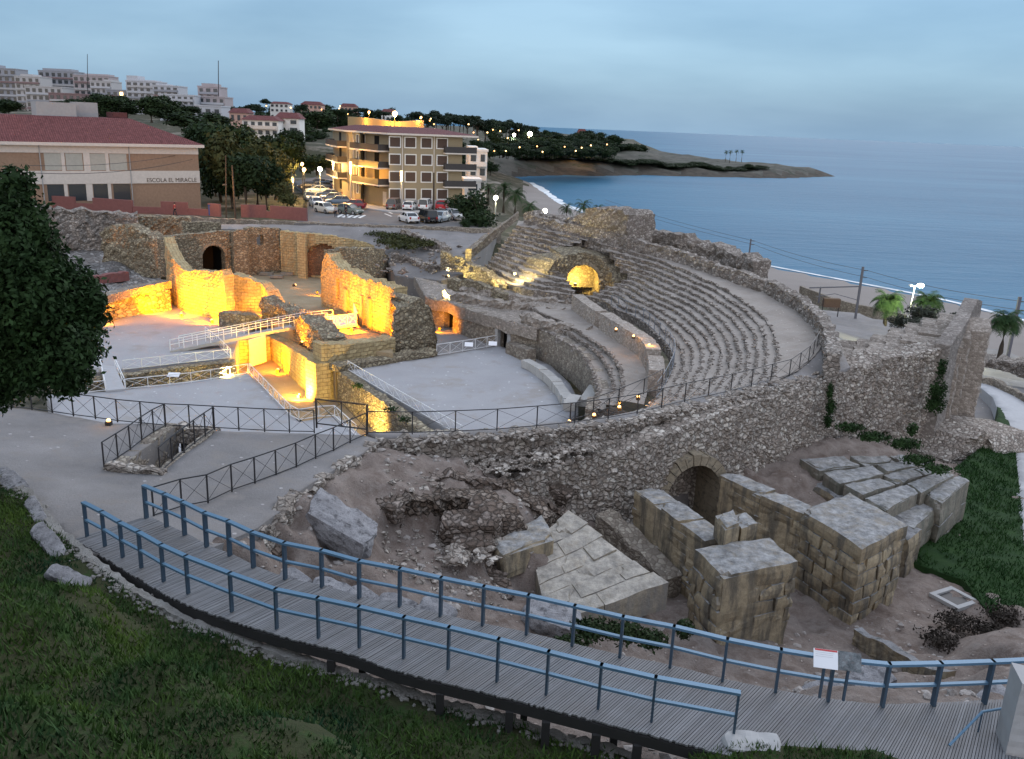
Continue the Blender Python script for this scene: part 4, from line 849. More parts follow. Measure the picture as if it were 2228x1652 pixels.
wthing('hillside_wall', 'dark buttressed stretch of hillside wall left of the orange fragment', 'wall', wl_([(225, 590, 16.8, 500), (262, 594, 16.8, 494), (300, 600, 16.8, 492), (340, 606, 16.8, 520)]), 1.5, M_CHRU, step=.35, rub=.2, size=.8, ragged=.3)
wthing('hillside_wall', 'orange lit broken wall fragment high above the apse wall', 'wall', wl_([(298, 525, 18.3, 470), (322, 546, 17.3, 472), (350, 562, 16.6, 473), (385, 570, 16.2, 474), (418, 574, 16.0, 475)]), 1.4, M_CHRU, step=.3, rub=.16, ragged=.15)
lV = wl_([(402, 588, 16, 484), (440, 586, 16, 482), (486, 584, 16, 485)]); sV = sat(lV, 442, 20)
DV = thing('dark_vault', 'low dark vault opening behind the top of the arched church wall', 'arch', lV[1][:3])
wall('masonry', lV, 1, M_CHRU, DV, step=.25, rub=.06, ops=[(sV - 1.9, sV + 1.9, 17, 17.9)])
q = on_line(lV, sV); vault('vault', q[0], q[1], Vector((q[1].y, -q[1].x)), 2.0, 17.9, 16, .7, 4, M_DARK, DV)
tag(patch('stone_floor', pts([(596, 700), (700, 690), (850, 735), (855, 770), (720, 750), (690, 735)], 16.25), M_ORNG, step=.5, amp=.05, skirt=1.2, seed=31, kind='structure'), kind='structure')
tag(wall('low_box_wall', wl_([(476, 712, 15.5, 681), (520, 716, 15.5, 684), (566, 712, 15.5, 688)]), 1.2, M_CHRU, step=.25, rub=.05, ragged=.05), 'low dark rectangular wall enclosure beside the brightest floodlight', 'wall')
cw('church_wall', 'low broken rubble ridge between the enclosure and the footbridge', [(568, 700, 15.6, 650), (590, 706, 15.6, 662), (620, 716, 15.6, 672), (645, 726, 15.6, 684)], 1.6, M_CHRU, rub=.16, ragged=.3)
for u, v, n_, lb in ((610, 597, 3, 'flat pale slabs lying at the foot of the recessed wall'), (780, 500, 2, '')):
    if not lb: continue
    for k in range(n_):
        p = P(u + k * 22 - 30, v + (k % 2) * 6, 15.9); tag(MB().box((p.x, p.y, 15.95), (1.5, .7, .3), .1 * k).obj('stone_slab', M_ASHT), ('leftmost', 'middle', 'rightmost')[k] + ' of the ' + lb, 'stone slab', 'slabs by the recessed wall')
# --- near ruins: ashlar piers, passage walls, fallen rock, paved platform
def block(name, label, corners, z1, z0, mat=None, top=None, cat='stone pier', group=None, inset=0, rub=.10, cell_=1.2, parent=None):
    """a squared block of masonry: four corners seen at their top edge, rough faces, worn top"""
    c = [P(u, v, z1) for u, v in corners]; ar = sum(c[i].x * c[(i + 1) % 4].y - c[(i + 1) % 4].x * c[i].y for i in range(4))
    if ar < 0: c = c[::-1]
    mb = MB(); per = []; d = 0; st = .22
    for i in range(4):
        a, b = c[i], c[(i + 1) % 4]; k = max(2, int((b - a).length / st)); nrm = Vector(((b - a).y, -(b - a).x)).normalized()
        for j in range(k): per.append((a.lerp(b, j / k), nrm, d + (b - a).length * j / k))
        d += (b - a).length
    n = len(per); m = max(2, int((z1 - z0) / st)); V = []; cen0 = sum((Vector((q.x, q.y, 0)) for q in c), Vector((0, 0, 0))) / 4
    cor = [max(math.exp(-((p - q).xy.length / .28) ** 2) for q in c) for p, _, _ in per]
    c0z = z0
    for j in range(m + 1):
        for p, nr_, s in per:
            z = z0 + (z1 - z0) * j / m; p = Vector((p.x, p.y, 0)); q = Vector((p.x, p.y, z)); o = rub * (1.2 * fbm(q, .9) + .8 * noise.noise(q * 3)) - (rub * 1.2 if j == m else 0)
            o -= rub * 3.2 * max(0, noise.noise(q * .8 + Vector((7, 1, 3))) - .12)
            kx = p.lerp(cen0, rub * .10 * (1 + noise.noise(q * 1.3)) * (2.2 if j >= m - 1 else 1) * cor[len(V) % n])
            V.append((kx.x + nr_.x * o, kx.y + nr_.y * o, z + (rub * (1.0 * fbm(q, 1.2) - .8 * cor[len(V) % n]) if j == m else 0)))
    F = []; UV = []
    for j in range(m):
        for i in range(n):
            k = (i + 1) % n; F.append((j * n + i, j * n + k, (j + 1) * n + k, (j + 1) * n + i)); s0 = per[i][2]; s1 = per[k][2] if k else d
            z = z0 + (z1 - z0) * j / m; zb = z0 + (z1 - z0) * (j + 1) / m; UV.append([(s0, z), (s1, z), (s1, zb), (s0, zb)])
    mb.add(V, F, UV)
    T = [Vector(V[m * n + i]) for i in range(n)]; cen = sum(T, Vector((0, 0, 0))) / n; b0 = len(mb.v); RN = 7
    for r in range(1, RN + 1):
        for t in T:
            q = t.lerp(cen, r / RN); q.z += rub * 1.2 * fbm(q, 1.3) + .5 * rub; mb.v.append(tuple(q))
    base = m * n
    for r in range(RN):
        for i in range(n):
            k = (i + 1) % n; lo = base if r == 0 else b0 + (r - 1) * n; hi = b0 + r * n
            f = [lo + i, lo + k, hi + k, hi + i]; mb.uv[len(mb.f)] = [(mb.v[x][0], mb.v[x][1]) for x in f]; mb.f.append(f); mb.m.append(1)
    return tag(mb.obj(name, [mat or M_BLOK, top or M_BTOP], parent), label, cat, group)
G_ = 'weathered ashlar piers'
masonry('stone_pier', 'weathered ashlar pier with a flat grey top, nearest the boardwalk', [(1572, 1258), (1738, 1218), (1672, 1168), (1505, 1190)], 18.9, 14.9, M_BLK2, 1.3, .66, group=G_, seed=1, rub=.07)
masonry('stone_pier', 'large ashlar pier with a pale lichen top right of the passage', [(1878, 1192), (1980, 1140), (1850, 1068), (1742, 1108)], 18.4, 14.0, M_BLK2, 1.35, .68, group=G_, seed=2, rub=.07)
masonry('stone_block', 'upright notched block on the back of the nearest pier', [(1578, 1150), (1612, 1140), (1598, 1104), (1555, 1116)], 19.6, 18.6, M_BLK2, 2, 1.2, 'stone block', 'blocks on the nearest pier', seed=3, rub=.09)
masonry('stone_block', 'squared block beside the notched one on the nearest pier', [(1614, 1146), (1652, 1134), (1622, 1108), (1594, 1116)], 19.45, 18.6, M_BLK2, 2, 1.2, 'stone block', 'blocks on the nearest pier', seed=4, rub=.09)
def strip2(l, z, th, side):
    p = [P(u, v, z).xy for u, v in l]; d = (p[1] - p[0]).normalized(); n = Vector((d.y, -d.x)) * side; return [p[0], p[1], p[1] + n * th, p[0] + n * th]
masonry('passage_wall', 'left passage wall leading from the vault to the nearest pier', None, 18.65, 14.4, M_BLK2, .85, .42, 'wall', 'passage walls', seed=5, rub=.06, pts2=strip2([(1378, 1064), (1535, 1174)], 18.65, 1.3, -1))
masonry('passage_wall', 'right passage wall leading from the vault to the lichen-topped pier', None, 18.2, 14.2, M_BLK2, .95, .46, 'wall', 'passage walls', seed=6, rub=.05, pts2=strip2([(1562, 1034), (1754, 1120)], 18.2, 1.1, -1))
wthing('sloped_wall', 'low sunken brick wall beside the paved ramp, dark along its face', 'wall', wt_([(1298, 1118, 17.7), (1350, 1160, 17.3), (1400, 1212, 16.9), (1445, 1262, 16.5)], 14.8), 1.0, M_PODI, step=.25, rub=.05)
AB = thing('ashlar_bench', 'long terrace of huge grey ashlar blocks below the rubble wall at right', 'stone blocks', P(1990, 1100, 16))
def bl4(c, s, t): return tuple(lerp(lerp(c[0][k], c[1][k], s), lerp(c[3][k], c[2][k], s), t) for k in (0, 1))
QB = [(1730, 992), (1990, 1150), (2112, 1042), (1995, 985)]; random.seed(11)
M_BEN = blockstone('bench_stone', (.19, .165, .13), (.31, .28, .23), (.10, .11, .09), .6); M_BENT = earth('bench_top_stone', (.17, .165, .15), (.32, .31, .28), 1.1, 0, 1.0, (.09, .105, .075))
ss = [0, .2, .38, .55, .76, 1]
for i in range(5):
    ts = (0, .5, 1) if i in (1, 3, 4) else (0, .42, .75, 1)
    for t0, t1 in zip(ts, ts[1:]):
        zt = (17.15, 17.2, 17.2, 17.2, 17.1)[i] + random.uniform(-.16, .12) - (.45 if (i == 4 and t0 == 0) else 0); g = .012
        masonry('ashlar_block', None, [bl4(QB, ss[i] + g, t0 + g), bl4(QB, ss[i + 1] - g, t0 + g), bl4(QB, ss[i + 1] - g, t1 - g), bl4(QB, ss[i] + g, t1 - g)], zt, 13.4, M_BEN, 9, 1.1, None, None, seed=40 + i * 5 + int(t0 * 10), rub=.09, parent=AB)
block('ashlar_bench', 'lower narrow course of blocks in front of the grey terrace', [(1982, 1178), (2010, 1152), (1790, 1040), (1768, 1058)], 16.4, 13.6, M_BLOK, None, 'stone blocks', rub=.07)
# paved ramp of pale slabs
PRC = [P(1150, 1176, 18.75), P(1235, 1130, 18.75), P(1452, 1290, 17.75), P(1200, 1352, 17.85)]; PRC2 = [p.xy for p in (PRC[3], PRC[2], PRC[1], PRC[0])]
def prz(x, y): q = ((Vector((x, y)) - PRC2[0]).dot((PRC2[3] - PRC2[0]).normalized())) / (PRC2[3] - PRC2[0]).length; return lerp(17.8, 18.78, q)
if sum(PRC2[i].x * PRC2[(i + 1) % 4].y - PRC2[(i + 1) % 4].x * PRC2[i].y for i in range(4)) < 0: PRC2 = PRC2[::-1]
mb = MB(); rs = random.Random(8); tt = [0, .15, .31, .45, .63, .8, 1]
for j in range(6):
    k = (2, 3, 2, 3, 2, 2)[j]; ss = [0] + sorted((i + rs.uniform(-.22, .22)) / k for i in range(1, k)) + [1]
    for i in range(k):
        ex0 = -.03 * rs.random() if i == 0 else 0; ex1 = rs.uniform(-.06, .05) if i == k - 1 else 0
        rough_block(mb, quad4(PRC2, ss[i] + .0008 + ex0, ss[i + 1] - .0008 + ex1, tt[j] + .0006, tt[j + 1] - .0006), -1.1, rs.uniform(-.03, .025), .04, .2, 300 + j * 9 + i, prz)
FN = 14; b = len(mb.v); fb_ = len(mb.f)
for j in range(FN + 1):
    for i in range(FN + 1): q = quad4(PRC2, .02 + .96 * i / FN, 1, .02 + .96 * j / FN, 1)[0]; mb.v.append((q.x, q.y, prz(q.x, q.y) - .075))
for j in range(FN):
    for i in range(FN): k = b + j * (FN + 1) + i; mb.uv[len(mb.f)] = [(.3, .7)] * 4; mb.f.append([k, k + 1, k + FN + 2, k + FN + 1]); mb.m.append(0)
tag(mb.obj('paved_ramp', M_SLB2), 'sloping ramp of large pale worn paving slabs above the boardwalk', 'paving')
masonry('stone_block', 'long thick grey slab lying across the top of the paved ramp', [(1100, 1206), (1210, 1170), (1175, 1118), (1070, 1170)], 19.25, 18.2, M_BLK2, 1.2, 1.0, 'stone block', seed=7, rub=.1)
def boulder(name, label, a, b, w, h, mat, seed, cat='rock'):
    mb = MB(); d = (Vector(b) - Vector(a)); L = d.length; c = (Vector(a) + Vector(b)) / 2
    bm = bmesh.new(); bmesh.ops.create_cube(bm, size=1); bmesh.ops.subdivide_edges(bm, edges=bm.edges, cuts=11, use_grid_fill=True)
    ang = math.atan2(d.y, d.x); el = math.asin(d.z / L); M_ = Matrix.Rotation(ang, 3, 'Z') @ Matrix.Rotation(-el, 3, 'Y') @ Matrix.Rotation(.25, 3, 'X'); vs = []
    for v in bm.verts:
        p = v.co.copy(); r = p.length; p = p.lerp(p.normalized() * .62, .35); q = Vector((p.x * L, p.y * w, p.z * h)); k = 1 + .12 * fbm(q + Vector((seed, 0, 0)), 1.0) ; q *= k; q += q.normalized() * .07 * noise.noise(q * 4)
        vs.append(c + M_ @ q)
    mb.add(vs, [[v.index for v in f.verts] for f in bm.faces]); bm.free(); return tag(mb.obj(name, mat), label, cat)
boulder('fallen_rock', 'long grey fallen block of masonry lying tilted in the excavated earth', P(668, 1108, 21.0), P(806, 1188, 19.9), 1.35, 1.15, M_ROCK, 3)
ap = [(828, 1108, 20.35), (850, 1098, 20.4), (900, 1088, 20.45), (960, 1084, 20.4), (1010, 1086, 20.25), (1050, 1098, 20.1), (1085, 1122, 19.9), (1092, 1150, 19.5)]
wthing('curved_ruin', 'curved ruined rubble wall with a hollow dark inner face in the excavated earth', 'ruin', wt_(ap, 18.2), 1.1, rubble('dark_rubble', (.17, .125, .095), (.33, .275, .23), .24, joint=(.06, .045, .035), bump=1.1), step=.16, rub=.16, ragged=.18)
cr = [(1048, 1150), (1085, 1150), (1070, 1200), (1010, 1210), (990, 1180), (1030, 1185)]
rocks('tumbled_stones', [(P(lerp(960, 1090, random.random()), lerp(1150, 1235, random.random()), 0) * 0 + P((u_ := random.uniform(975, 1085)), (v_ := random.uniform(1160, 1225)), 19.2), random.uniform(.12, .3)) for _ in range(46)], M_RUBN, 'heap of tumbled reddish stones below the curved ruin', 'stones')
wthing('pit_wall', 'dark straight pit wall edge between the curved ruin and the rim wall', 'wall', wt_([(1060, 1076, 19.5), (1098, 1062, 19.6), (1150, 1095, 19.2), (1190, 1125, 18.9)], 17.3), .7, rubble('dark_rubble', (.17, .125, .095), (.33, .275, .23), .24), step=.2, rub=.1, ragged=.12)
st_l = [(820, 968, 21.28), (792, 992, 21.32), (704, 1048, 21.48), (646, 1082, 21.58), (620, 1115, 21.58), (570, 1152, 21.66)]
wthing('step_edge', 'low broken stone edging along the path above the excavated earth', 'wall', wt_(st_l, 20.2), .45, M_RUBN, step=.14, rub=.12, ragged=.14, side=0)
# the sunken passage in the terrace
cutp = [P(252, 1023, 21.6), P(347, 1032, 21.6), P(470, 937, 21.4), P(385, 925, 21.5)]
l0 = [(cutp[0].x, cutp[0].y, 19.2, 21.62), (cutp[3].x, cutp[3].y, 19.2, 21.55)]
PS = thing('sunken_passage', 'walled sunken passage cut into the terrace, ending in a dark doorway', 'passage', cutp[0])
wall('side_wall', l0, .45, M_PODI, PS, step=.2, rub=.04, ragged=.05, side=-1 if False else 0)
wall('side_wall', [(cutp[1].x, cutp[1].y, 19.2, 21.6), (cutp[2].x, cutp[2].y, 19.2, 21.45)], .3, M_PODI, PS, step=.25, rub=.03, ragged=.05, side=1)
wall('lintel_wall', [(cutp[3].x, cutp[3].y - .1, 20.75, 21.5), (cutp[2].x, cutp[2].y - .1, 20.75, 21.42)], .5, M_RUBN, PS, step=.2, rub=.06)
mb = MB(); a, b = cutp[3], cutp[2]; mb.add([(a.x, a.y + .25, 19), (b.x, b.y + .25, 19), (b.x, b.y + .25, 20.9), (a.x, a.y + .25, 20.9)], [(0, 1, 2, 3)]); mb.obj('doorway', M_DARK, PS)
mb = MB(); mb.add([tuple(cutp[0] - Vector((0, 0, .1))), tuple(cutp[1] - Vector((0, 0, .1))), (cutp[2].x, cutp[2].y + .4, 19.4), (cutp[3].x, cutp[3].y + .4, 19.4)], [(0, 1, 2, 3)]); mb.obj('ramp_floor', M_PATH, PS)
wall('threshold', [(P(228, 1024, 21.6).x, P(228, 1024, 21.6).y, 21.2, 21.8), (P(352, 1036, 21.6).x, P(352, 1036, 21.6).y, 21.2, 21.78)], .4, M_RUBN, PS, step=.2, rub=.06)

for i, (u0, v0, u1, v1, z0_, z1_, w, h) in enumerate(((960, 1150, 1085, 1150, 19.4, 19.5, 1.0, 1.1), (985, 1195, 1075, 1185, 19.0, 19.1, .9, .8), (1020, 1105, 1085, 1125, 20.0, 19.8, .9, .7), (560, 1215, 640, 1238, 20.2, 19.9, .8, .6), (830, 1100, 870, 1120, 20.2, 20.1, .6, .7), (1140, 1330, 1260, 1372, 17.9, 17.5, 1.1, .9), (1180, 1050, 1240, 1085, 18.9, 18.4, .8, .8))):
    boulder('masonry_lump', ('large eroded masonry lump at the right end of the curved ruin', 'reddish masonry lump below the end of the curved ruin', 'rounded lump on top of the curved ruin end', 'low brown lump by the boardwalk left of the fallen rock', 'knob of masonry at the left end of the curved ruin', 'grey masonry lump at the lower corner of the paved ramp', 'lump of rubble leaning on the rim wall below its ledge')[i], P(u0, v0, z0_), P(u1, v1, z1_), w, h, rubble('lump_stone', (.20, .15, .12), (.36, .30, .26), .28, joint=(.09, .07, .055), bump=1.0) if i in (0, 1, 2, 3, 4, 6) else M_ROCK, 60 + i, 'ruin')

for l, th, lb in (([(935, 1040, 20.35), (1000, 1036, 20.3), (1060, 1040, 20.2), (1105, 1048, 20.0)], .6, 'low ledge of masonry above the straight pit wall'), ([(690, 1075, 20.75), (655, 1110, 20.7), (640, 1150, 20.6)], .5, 'crumbled edge of earth and stone beside the fallen rock'), ([(1085, 1195, 18.9), (1060, 1245, 18.5), (1075, 1290, 18.2)], .7, 'broken step of masonry along the left side of the paved ramp'), ([(505, 1160, 21.3), (560, 1180, 20.9), (600, 1205, 20.6)], .6, 'rough stone step under the far handrail at left'), ([(1135, 1120, 18.8), (1190, 1100, 18.8), (1240, 1115, 18.4)], .8, 'broken rubble footing at the base of the rim wall')):
    wthing('ruined_footing', lb, 'ruin', wt_(l, l[0][2] - 1.6), th, rubble('lump_stone', (.20, .15, .12), (.36, .30, .26), .28), step=.15, rub=.13, ragged=.2)

wthing('low_wall', 'curved line of low rubble crossing the bare ground below the parked cars', 'wall', [(*P(u, v, z).xy, z - 1.5, z + .55) for u, v, z in ((868, 508, 20.0), (905, 520, 19.8), (940, 535, 19.5), (965, 552, 19.2))], .8, M_RUB, step=.35, rub=.15, ragged=.3)
wthing('low_wall', 'short rubble heap line on the bare ground right of the church back wall', 'wall', [(*P(u, v, z).xy, z - 1.5, z + .4) for u, v, z in ((850, 560, 18.7), (890, 566, 18.5), (940, 590, 18.4), (975, 582, 18.7))], .8, M_RUB, step=.35, rub=.15, ragged=.3)
rocks('scattered_rubble', [(P(random.uniform(820, 1040), random.uniform(500, 600), 19.3) + Vector((0, 0, random.uniform(-.2, .3))), random.uniform(.1, .35)) for _ in range(160)], M_RUB, 'rubble scattered on the bare ground between church and car park', 'stones')
# ---------------------------------------------------------------- railings
def railing(name, label, line, h, style, mat, spacing=None, group=None, post=(.042, .042), rail=.034, pmat=None, inner=True, cat='railing', postdown=.0, zrail=0):
    L = [Vector(p) for p in line]; root = thing(name, label, cat, L[0], group)
    ps = L if spacing is None else resample(L, step=spacing)
    me = None
    for i, p in enumerate(ps):
        d = (ps[min(i + 1, len(ps) - 1)] - ps[max(0, i - 1)]); a = math.atan2(d.y, d.x)
        if me is None:
            o = MB().box((0, 0, (h - postdown) / 2), (post[0], post[1], h + postdown)).obj('post', pmat or mat); me = o.data; me['x'] = 1
        else:
            o = bpy.data.objects.new('post', me); COL.objects.link(o)
        o.parent = root; o.location = p - L[0]; o.rotation_euler.z = a
    up = Vector((0, 0, 1))
    def run(nm, z, w, t):
        mb = MB()
        for a, b in zip(ps, ps[1:]): e = (b - a).normalized() * w * .25; mb.beam(a + up * z - e, b + up * z + e, w, t)
        mb.obj(nm, mat, root)
    run('top_rail', h, rail * (2.2 if style == 'flat' else 1), rail)
    if style == 'flat': run('middle_rail', h * .5, rail * 1.5, rail * .9)
    elif style == 'plain': run('bottom_rail', .1, rail * .8, rail * .8)
    else:
        run('bottom_rail', .08, rail * .9, rail * .9)
        for a, b in zip(ps, ps[1:]):
            mb = MB(); r = rail * .34; mb.beam(a + up * .1, b + up * (h - .03), r, r); mb.beam(a + up * (h - .03), b + up * .1, r * 1.05, r * 1.05); mb.obj('cross_brace', mat, root)
    return root
NEAR = [(182, 1094), (221, 1114), (260, 1137), (301, 1158), (350, 1186), (404, 1211), (500, 1248), (599, 1283), (691, 1302), (781, 1321), (879, 1344), (977, 1366), (1085, 1392), (1194, 1419), (1309, 1448), (1427, 1475), (1608, 1508)]
FAR = [(313, 1057), (357, 1075), (397, 1092), (445, 1116), (496, 1134), (548, 1158), (618, 1182), (699, 1198), (781, 1221), (870, 1238), (960, 1258), (1053, 1277), (1150, 1296), (1251, 1319), (1356, 1343), (1467, 1364), (1583, 1392), (1700, 1415), (1816, 1434), (1936, 1446), (2048, 1444), (2161, 1440), (2290, 1434)]
RH = 1.05
nl = [P(u, v, WKZ + RH) - Vector((0, 0, RH)) for u, v in NEAR]; fl = [P(u, v, WKZ + RH) - Vector((0, 0, RH)) for u, v in FAR]
railing('boardwalk_railing', 'blue-grey metal handrail on the near edge of the boardwalk, ending in a square corner', nl, RH, 'flat', M_BMET, post=(.05, .10), rail=.06, pmat=M_BPOST)
railing('boardwalk_railing', 'blue-grey metal handrail on the far edge of the boardwalk, carrying the information boards', fl, RH, 'flat', M_BMET, post=(.06, .13), rail=.06, pmat=M_BPOST)
BW = thing('boardwalk', 'curved raised boardwalk of grey timber boards along the ruins', 'boardwalk', nl[8])
def offs(l, k):
    o = []
    for i, p in enumerate(l):
        d = (l[min(i + 1, len(l) - 1)] - l[max(0, i - 1)]).xy.normalized(); o.append(p + Vector((d.y, -d.x, 0)) * k)
    return o
nd = [P(u, v, WKZ) for u, v in ((162, 1171), (283, 1246), (386, 1305), (496, 1346), (625, 1386), (754, 1419), (865, 1458), (1034, 1500), (1204, 1543), (1407, 1595), (1580, 1640))]; fd = offs(fl, -.12)
nd = nd + [P(1720, 1668, WKZ), P(1980, 1700, WKZ), P(2260, 1760, WKZ)]; fd = [P(300, 1128, WKZ)] + fd
NB = 380; a_ = resample(smooth_line(nd, 400), NB + 1); b_ = resample(smooth_line(fd, 400), NB + 1); mb = MB()
for i in range(NB):
    g = .10; z = WKZ - .02 + random.uniform(-.006, .006)
    q = [a_[i].lerp(a_[i + 1], g), a_[i].lerp(a_[i + 1], 1 - g), b_[i].lerp(b_[i + 1], 1 - g), b_[i].lerp(b_[i + 1], g)]
    k = random.uniform(-.03, .03); dd = (q[3] - q[0]).normalized() * k; q[0] = q[0] + dd; q[1] = q[1] + dd
    b = len(mb.f); mb.hexa([(p.x, p.y, z - .04) for p in q] + [(p.x, p.y, z) for p in q])
    for f in range(b, b + 6): mb.uv[f] = [(i * 1.37, 0), (i * 1.37 + .1, 0), (i * 1.37 + .1, 2), (i * 1.37, 2)]
t = NT('deck_timber'); uvn = t.n('ShaderNodeUVMap'); wn_ = t.n('ShaderNodeTexWhiteNoise', noise_dimensions='1D'); sx = t.n('ShaderNodeSeparateXYZ'); t.l(uvn.outputs[0], sx.inputs[0])
t.l(t.math('FLOOR', t.math('DIVIDE', sx.outputs[0], 1.37)), wn_.inputs['W'])
col = t.ramp(wn_.outputs['Value'], [(0, (.165, .165, .17)), (1, (.225, .225, .232))]); v = t.pos()
col = t.mix(t.ramp(t.noise(v, .7, 6, .65), [(.4, 0), (.7, .75)]), col, (.15, .14, .135)); t.color(col); t.b.inputs['Roughness'].default_value = .62; t.bump(t.noise(v, 25, 3), .3, .01)
mb.obj('deck', t.m, BW)
mb = MB(); mb.add([(p.x, p.y, WKZ - .09) for p in a_] + [(p.x, p.y, WKZ - .09) for p in b_], [(i, i + 1, NB + 2 + i, NB + 1 + i) for i in range(NB)]); mb.obj('underlay', M_DECKB, BW)
for l, nm in ((offs(a_, -.04), 'edge_beam'), (offs(b_, .04), 'edge_beam')):
    mb = MB(); l = l[::6]
    for a, b in zip(l, l[1:]): mb.beam(a - Vector((0, 0, .22)), b - Vector((0, 0, .22)), .1, .24)
    mb.obj(nm, M_DECKB, BW)
for l in ([P(u, v, WKZ) - Vector((0, 0, .02)) for u, v in ((720, 1408), (958, 1480), (1110, 1518), (1190, 1540), (1300, 1567), (1390, 1590))], fd[9:21:2]):
    for p in l: MB().beam(p + Vector((0, 0, -.3)), p + Vector((0, 0, -4.2)), .17, .17).obj('support_post', M_DECKB, BW)
# information boards on the far handrail
for us, vs_, mt, lb in (((1769, 1822), (1421, 1455), 'white', 'white information board with a thin red heading on the boardwalk handrail'), ((1823, 1873), (1427, 1461), 'photo', 'dark picture board beside the white information board')):
    a, b = P(us[0], vs_[0] + 15, WKZ + 1.1), P(us[1], vs_[0] + 22, WKZ + 1.1); c = (a + b) / 2; d = (b - a); ang = math.atan2(d.y, d.x)
    r = thing('information_board', lb, 'sign', (c.x, c.y, WKZ + 1.0), 'information boards on the boardwalk')
    dn = Vector((math.sin(ang), -math.cos(ang), 0))
    up_ = Vector((0, 0, .30)) - dn * .26; base = c - up_ * .5 + Vector((0, 0, .06))
    w = d.normalized() * d.xy.length * .5
    def pan(k0, k1, h0, h1, off): return [base + w * k0 + up_ * h0 + off, base + w * k1 + up_ * h0 + off, base + w * k1 + up_ * h1 + off, base + w * k0 + up_ * h1 + off]
    nrm = w.cross(up_).normalized(); q = pan(-1, 1, 0, 1, nrm * 0); q2 = pan(-1, 1, 0, 1, nrm * .02)
    if mt == 'white':
        MB().hexa(q + q2).obj('panel', plain('white_panel', (.80, .80, .82), .4, 0, .03), r)
        MB().hexa(pan(-.9, .95, .9, .99, nrm * .022) + pan(-.9, .95, .9, .99, nrm * .024)).obj('heading', plain('red_ink', (.55, .08, .08), .5), r)
        for k in range(7): MB().hexa(pan(-.85, random.uniform(.5, .85), .8 - k * .1, .815 - k * .1, nrm * .022) + pan(-.85, .6, .8 - k * .1, .815 - k * .1, nrm * .0235)).obj('text_line', plain('grey_ink', (.5, .5, .52), .5), r) if k < 3 else None
    else: MB().hexa(q + q2).obj('panel', earth('printed_photo', (.05, .06, .065), (.30, .32, .33), 6, 0, .0, (.16, .15, .15)), r)
    MB().beam(c + Vector((0, 0, -.9)), c + Vector((0, 0, .0)), .05, .05).obj('bracket', M_BPOST, r)
ca, cb = P(2065, 1624, WKZ), P(2128, 1593, WKZ); cc = P(2170, 1586, WKZ); zz = Vector((0, 0, .75))
r = thing('handrail', 'short grey bent handrail on the boards at the lower right corner', 'railing', ca)
MB().tube([ca + Vector((0, 0, .02)), cb + Vector((0, 0, .5)), cc + Vector((0, 0, .5))], .028, 8).obj('rail', M_BMET, r)
for p in (cb, cc): MB().tube([p, p + Vector((0, 0, .5))], .02, 6).obj('post', M_BPOST, r)
pc = P(2205, 1640, WKZ); pz = ZAT(2200, 1485, pc)
tag(wall('gate_pillar', [(pc.x - .16, pc.y, 21.5, pz), (pc.x + .9, pc.y - .25, 21.5, pz)], .7, M_CONC, step=.15, rub=.02, ragged=.01), 'pale rendered pillar at the lower right corner of the boardwalk', 'pillar')
# dark metal railings
def dk(label, l, z=TEZ, h=1.0, **k): return railing('metal_railing', label, [P(*(q if len(q) == 3 else (*q, z))) for q in l], h, 'x', M_DMET, group='dark cross-braced railings', **k)
dk('dark cross-braced railing along the terrace edge above the arena gravel', [(-80, 872), (-35, 880), (0, 885), (28, 889), (70, 893), (114, 899), (160, 906), (208, 912), (256, 919), (308, 924), (361, 929), (413, 931), (465, 934), (520, 937), (576, 940), (630, 942), (684, 943)])
dk('dark cross-braced railing climbing beside the path from boardwalk to gate', [(335, 1126, 21.9), (396, 1106, 21.8), (453, 1095, 21.75), (505, 1070, 21.6), (555, 1053, 21.55), (601, 1036, 21.5), (645, 1019, 21.45), (687, 999, 21.4), (726, 983, 21.35), (762, 964, 21.3), (798, 948, 21.3)])
dk('dark railing down the left side of the sunken passage', [(227, 1019), (257, 999), (284, 981), (309, 961), (335, 943), (360, 930)], 21.55)
dk('dark railing down the right side of the sunken passage', [(349, 1031), (375, 1007), (401, 986), (424, 967), (447, 950), (467, 936)], 21.5)
dk('long dark railing following the top of the curved rim wall', RAILB, spacing=1.95)
g0, g1 = P(689, 931, 21.3), P(799, 944, 21.3)
r = thing('metal_gate', 'dark metal gate frame where the terrace and rim railings meet', 'gate', g0)
for p in (g0, g1): MB().beam(p, p + Vector((0, 0, 1.3)), .07, .07).obj('post', M_DMET, r)
m_ = (g0 + g1) / 2
mb = MB(); mb.beam(g0 + Vector((0, 0, 1.28)), g1 + Vector((0, 0, 1.28)), .05, .05); mb.beam(g0 + Vector((0, 0, .2)), g1 + Vector((0, 0, .2)), .045, .045); mb.beam(m_ + Vector((0, 0, .2)), m_ + Vector((0, 0, 1.28)), .04, .04); mb.obj('leaf_frame', M_DMET, r)
mb = MB(); z = lambda p, k: p + Vector((0, 0, k))
mb.beam(z(g0, .2), z(m_, 1.25), .018, .018); mb.beam(z(g0, 1.25), z(m_, .2), .018, .018); mb.beam(z(m_, .2), z(g1, 1.25), .018, .018); mb.beam(z(m_, 1.25), z(g1, .2), .018, .018); mb.obj('cross_brace', M_DMET, r)
i0 = min(range(NR), key=lambda i: abs(proj(*U0[i])[0] - 1330) + (0 if i < 90 else 999))
railing('metal_railing', 'grey railing curving along the inner edge of the upper seat rows', [Vector((p.x, p.y, 19.4)) for p in U0[i0::6]], 1.0, 'x', plain('grey_metal', (.16, .18, .21), .5), spacing=1.7, group='dark cross-braced railings')
railing('metal_railing', 'short dark railing stepping down by the near end of the lower seats', [P(1240, 917, 20.2), P(1290, 903, 20.2), P(1345, 882, 20.2), P(1400, 858, 20.2), P(1440, 836, 20.1)], .9, 'x', M_DMET, group='dark cross-braced railings')
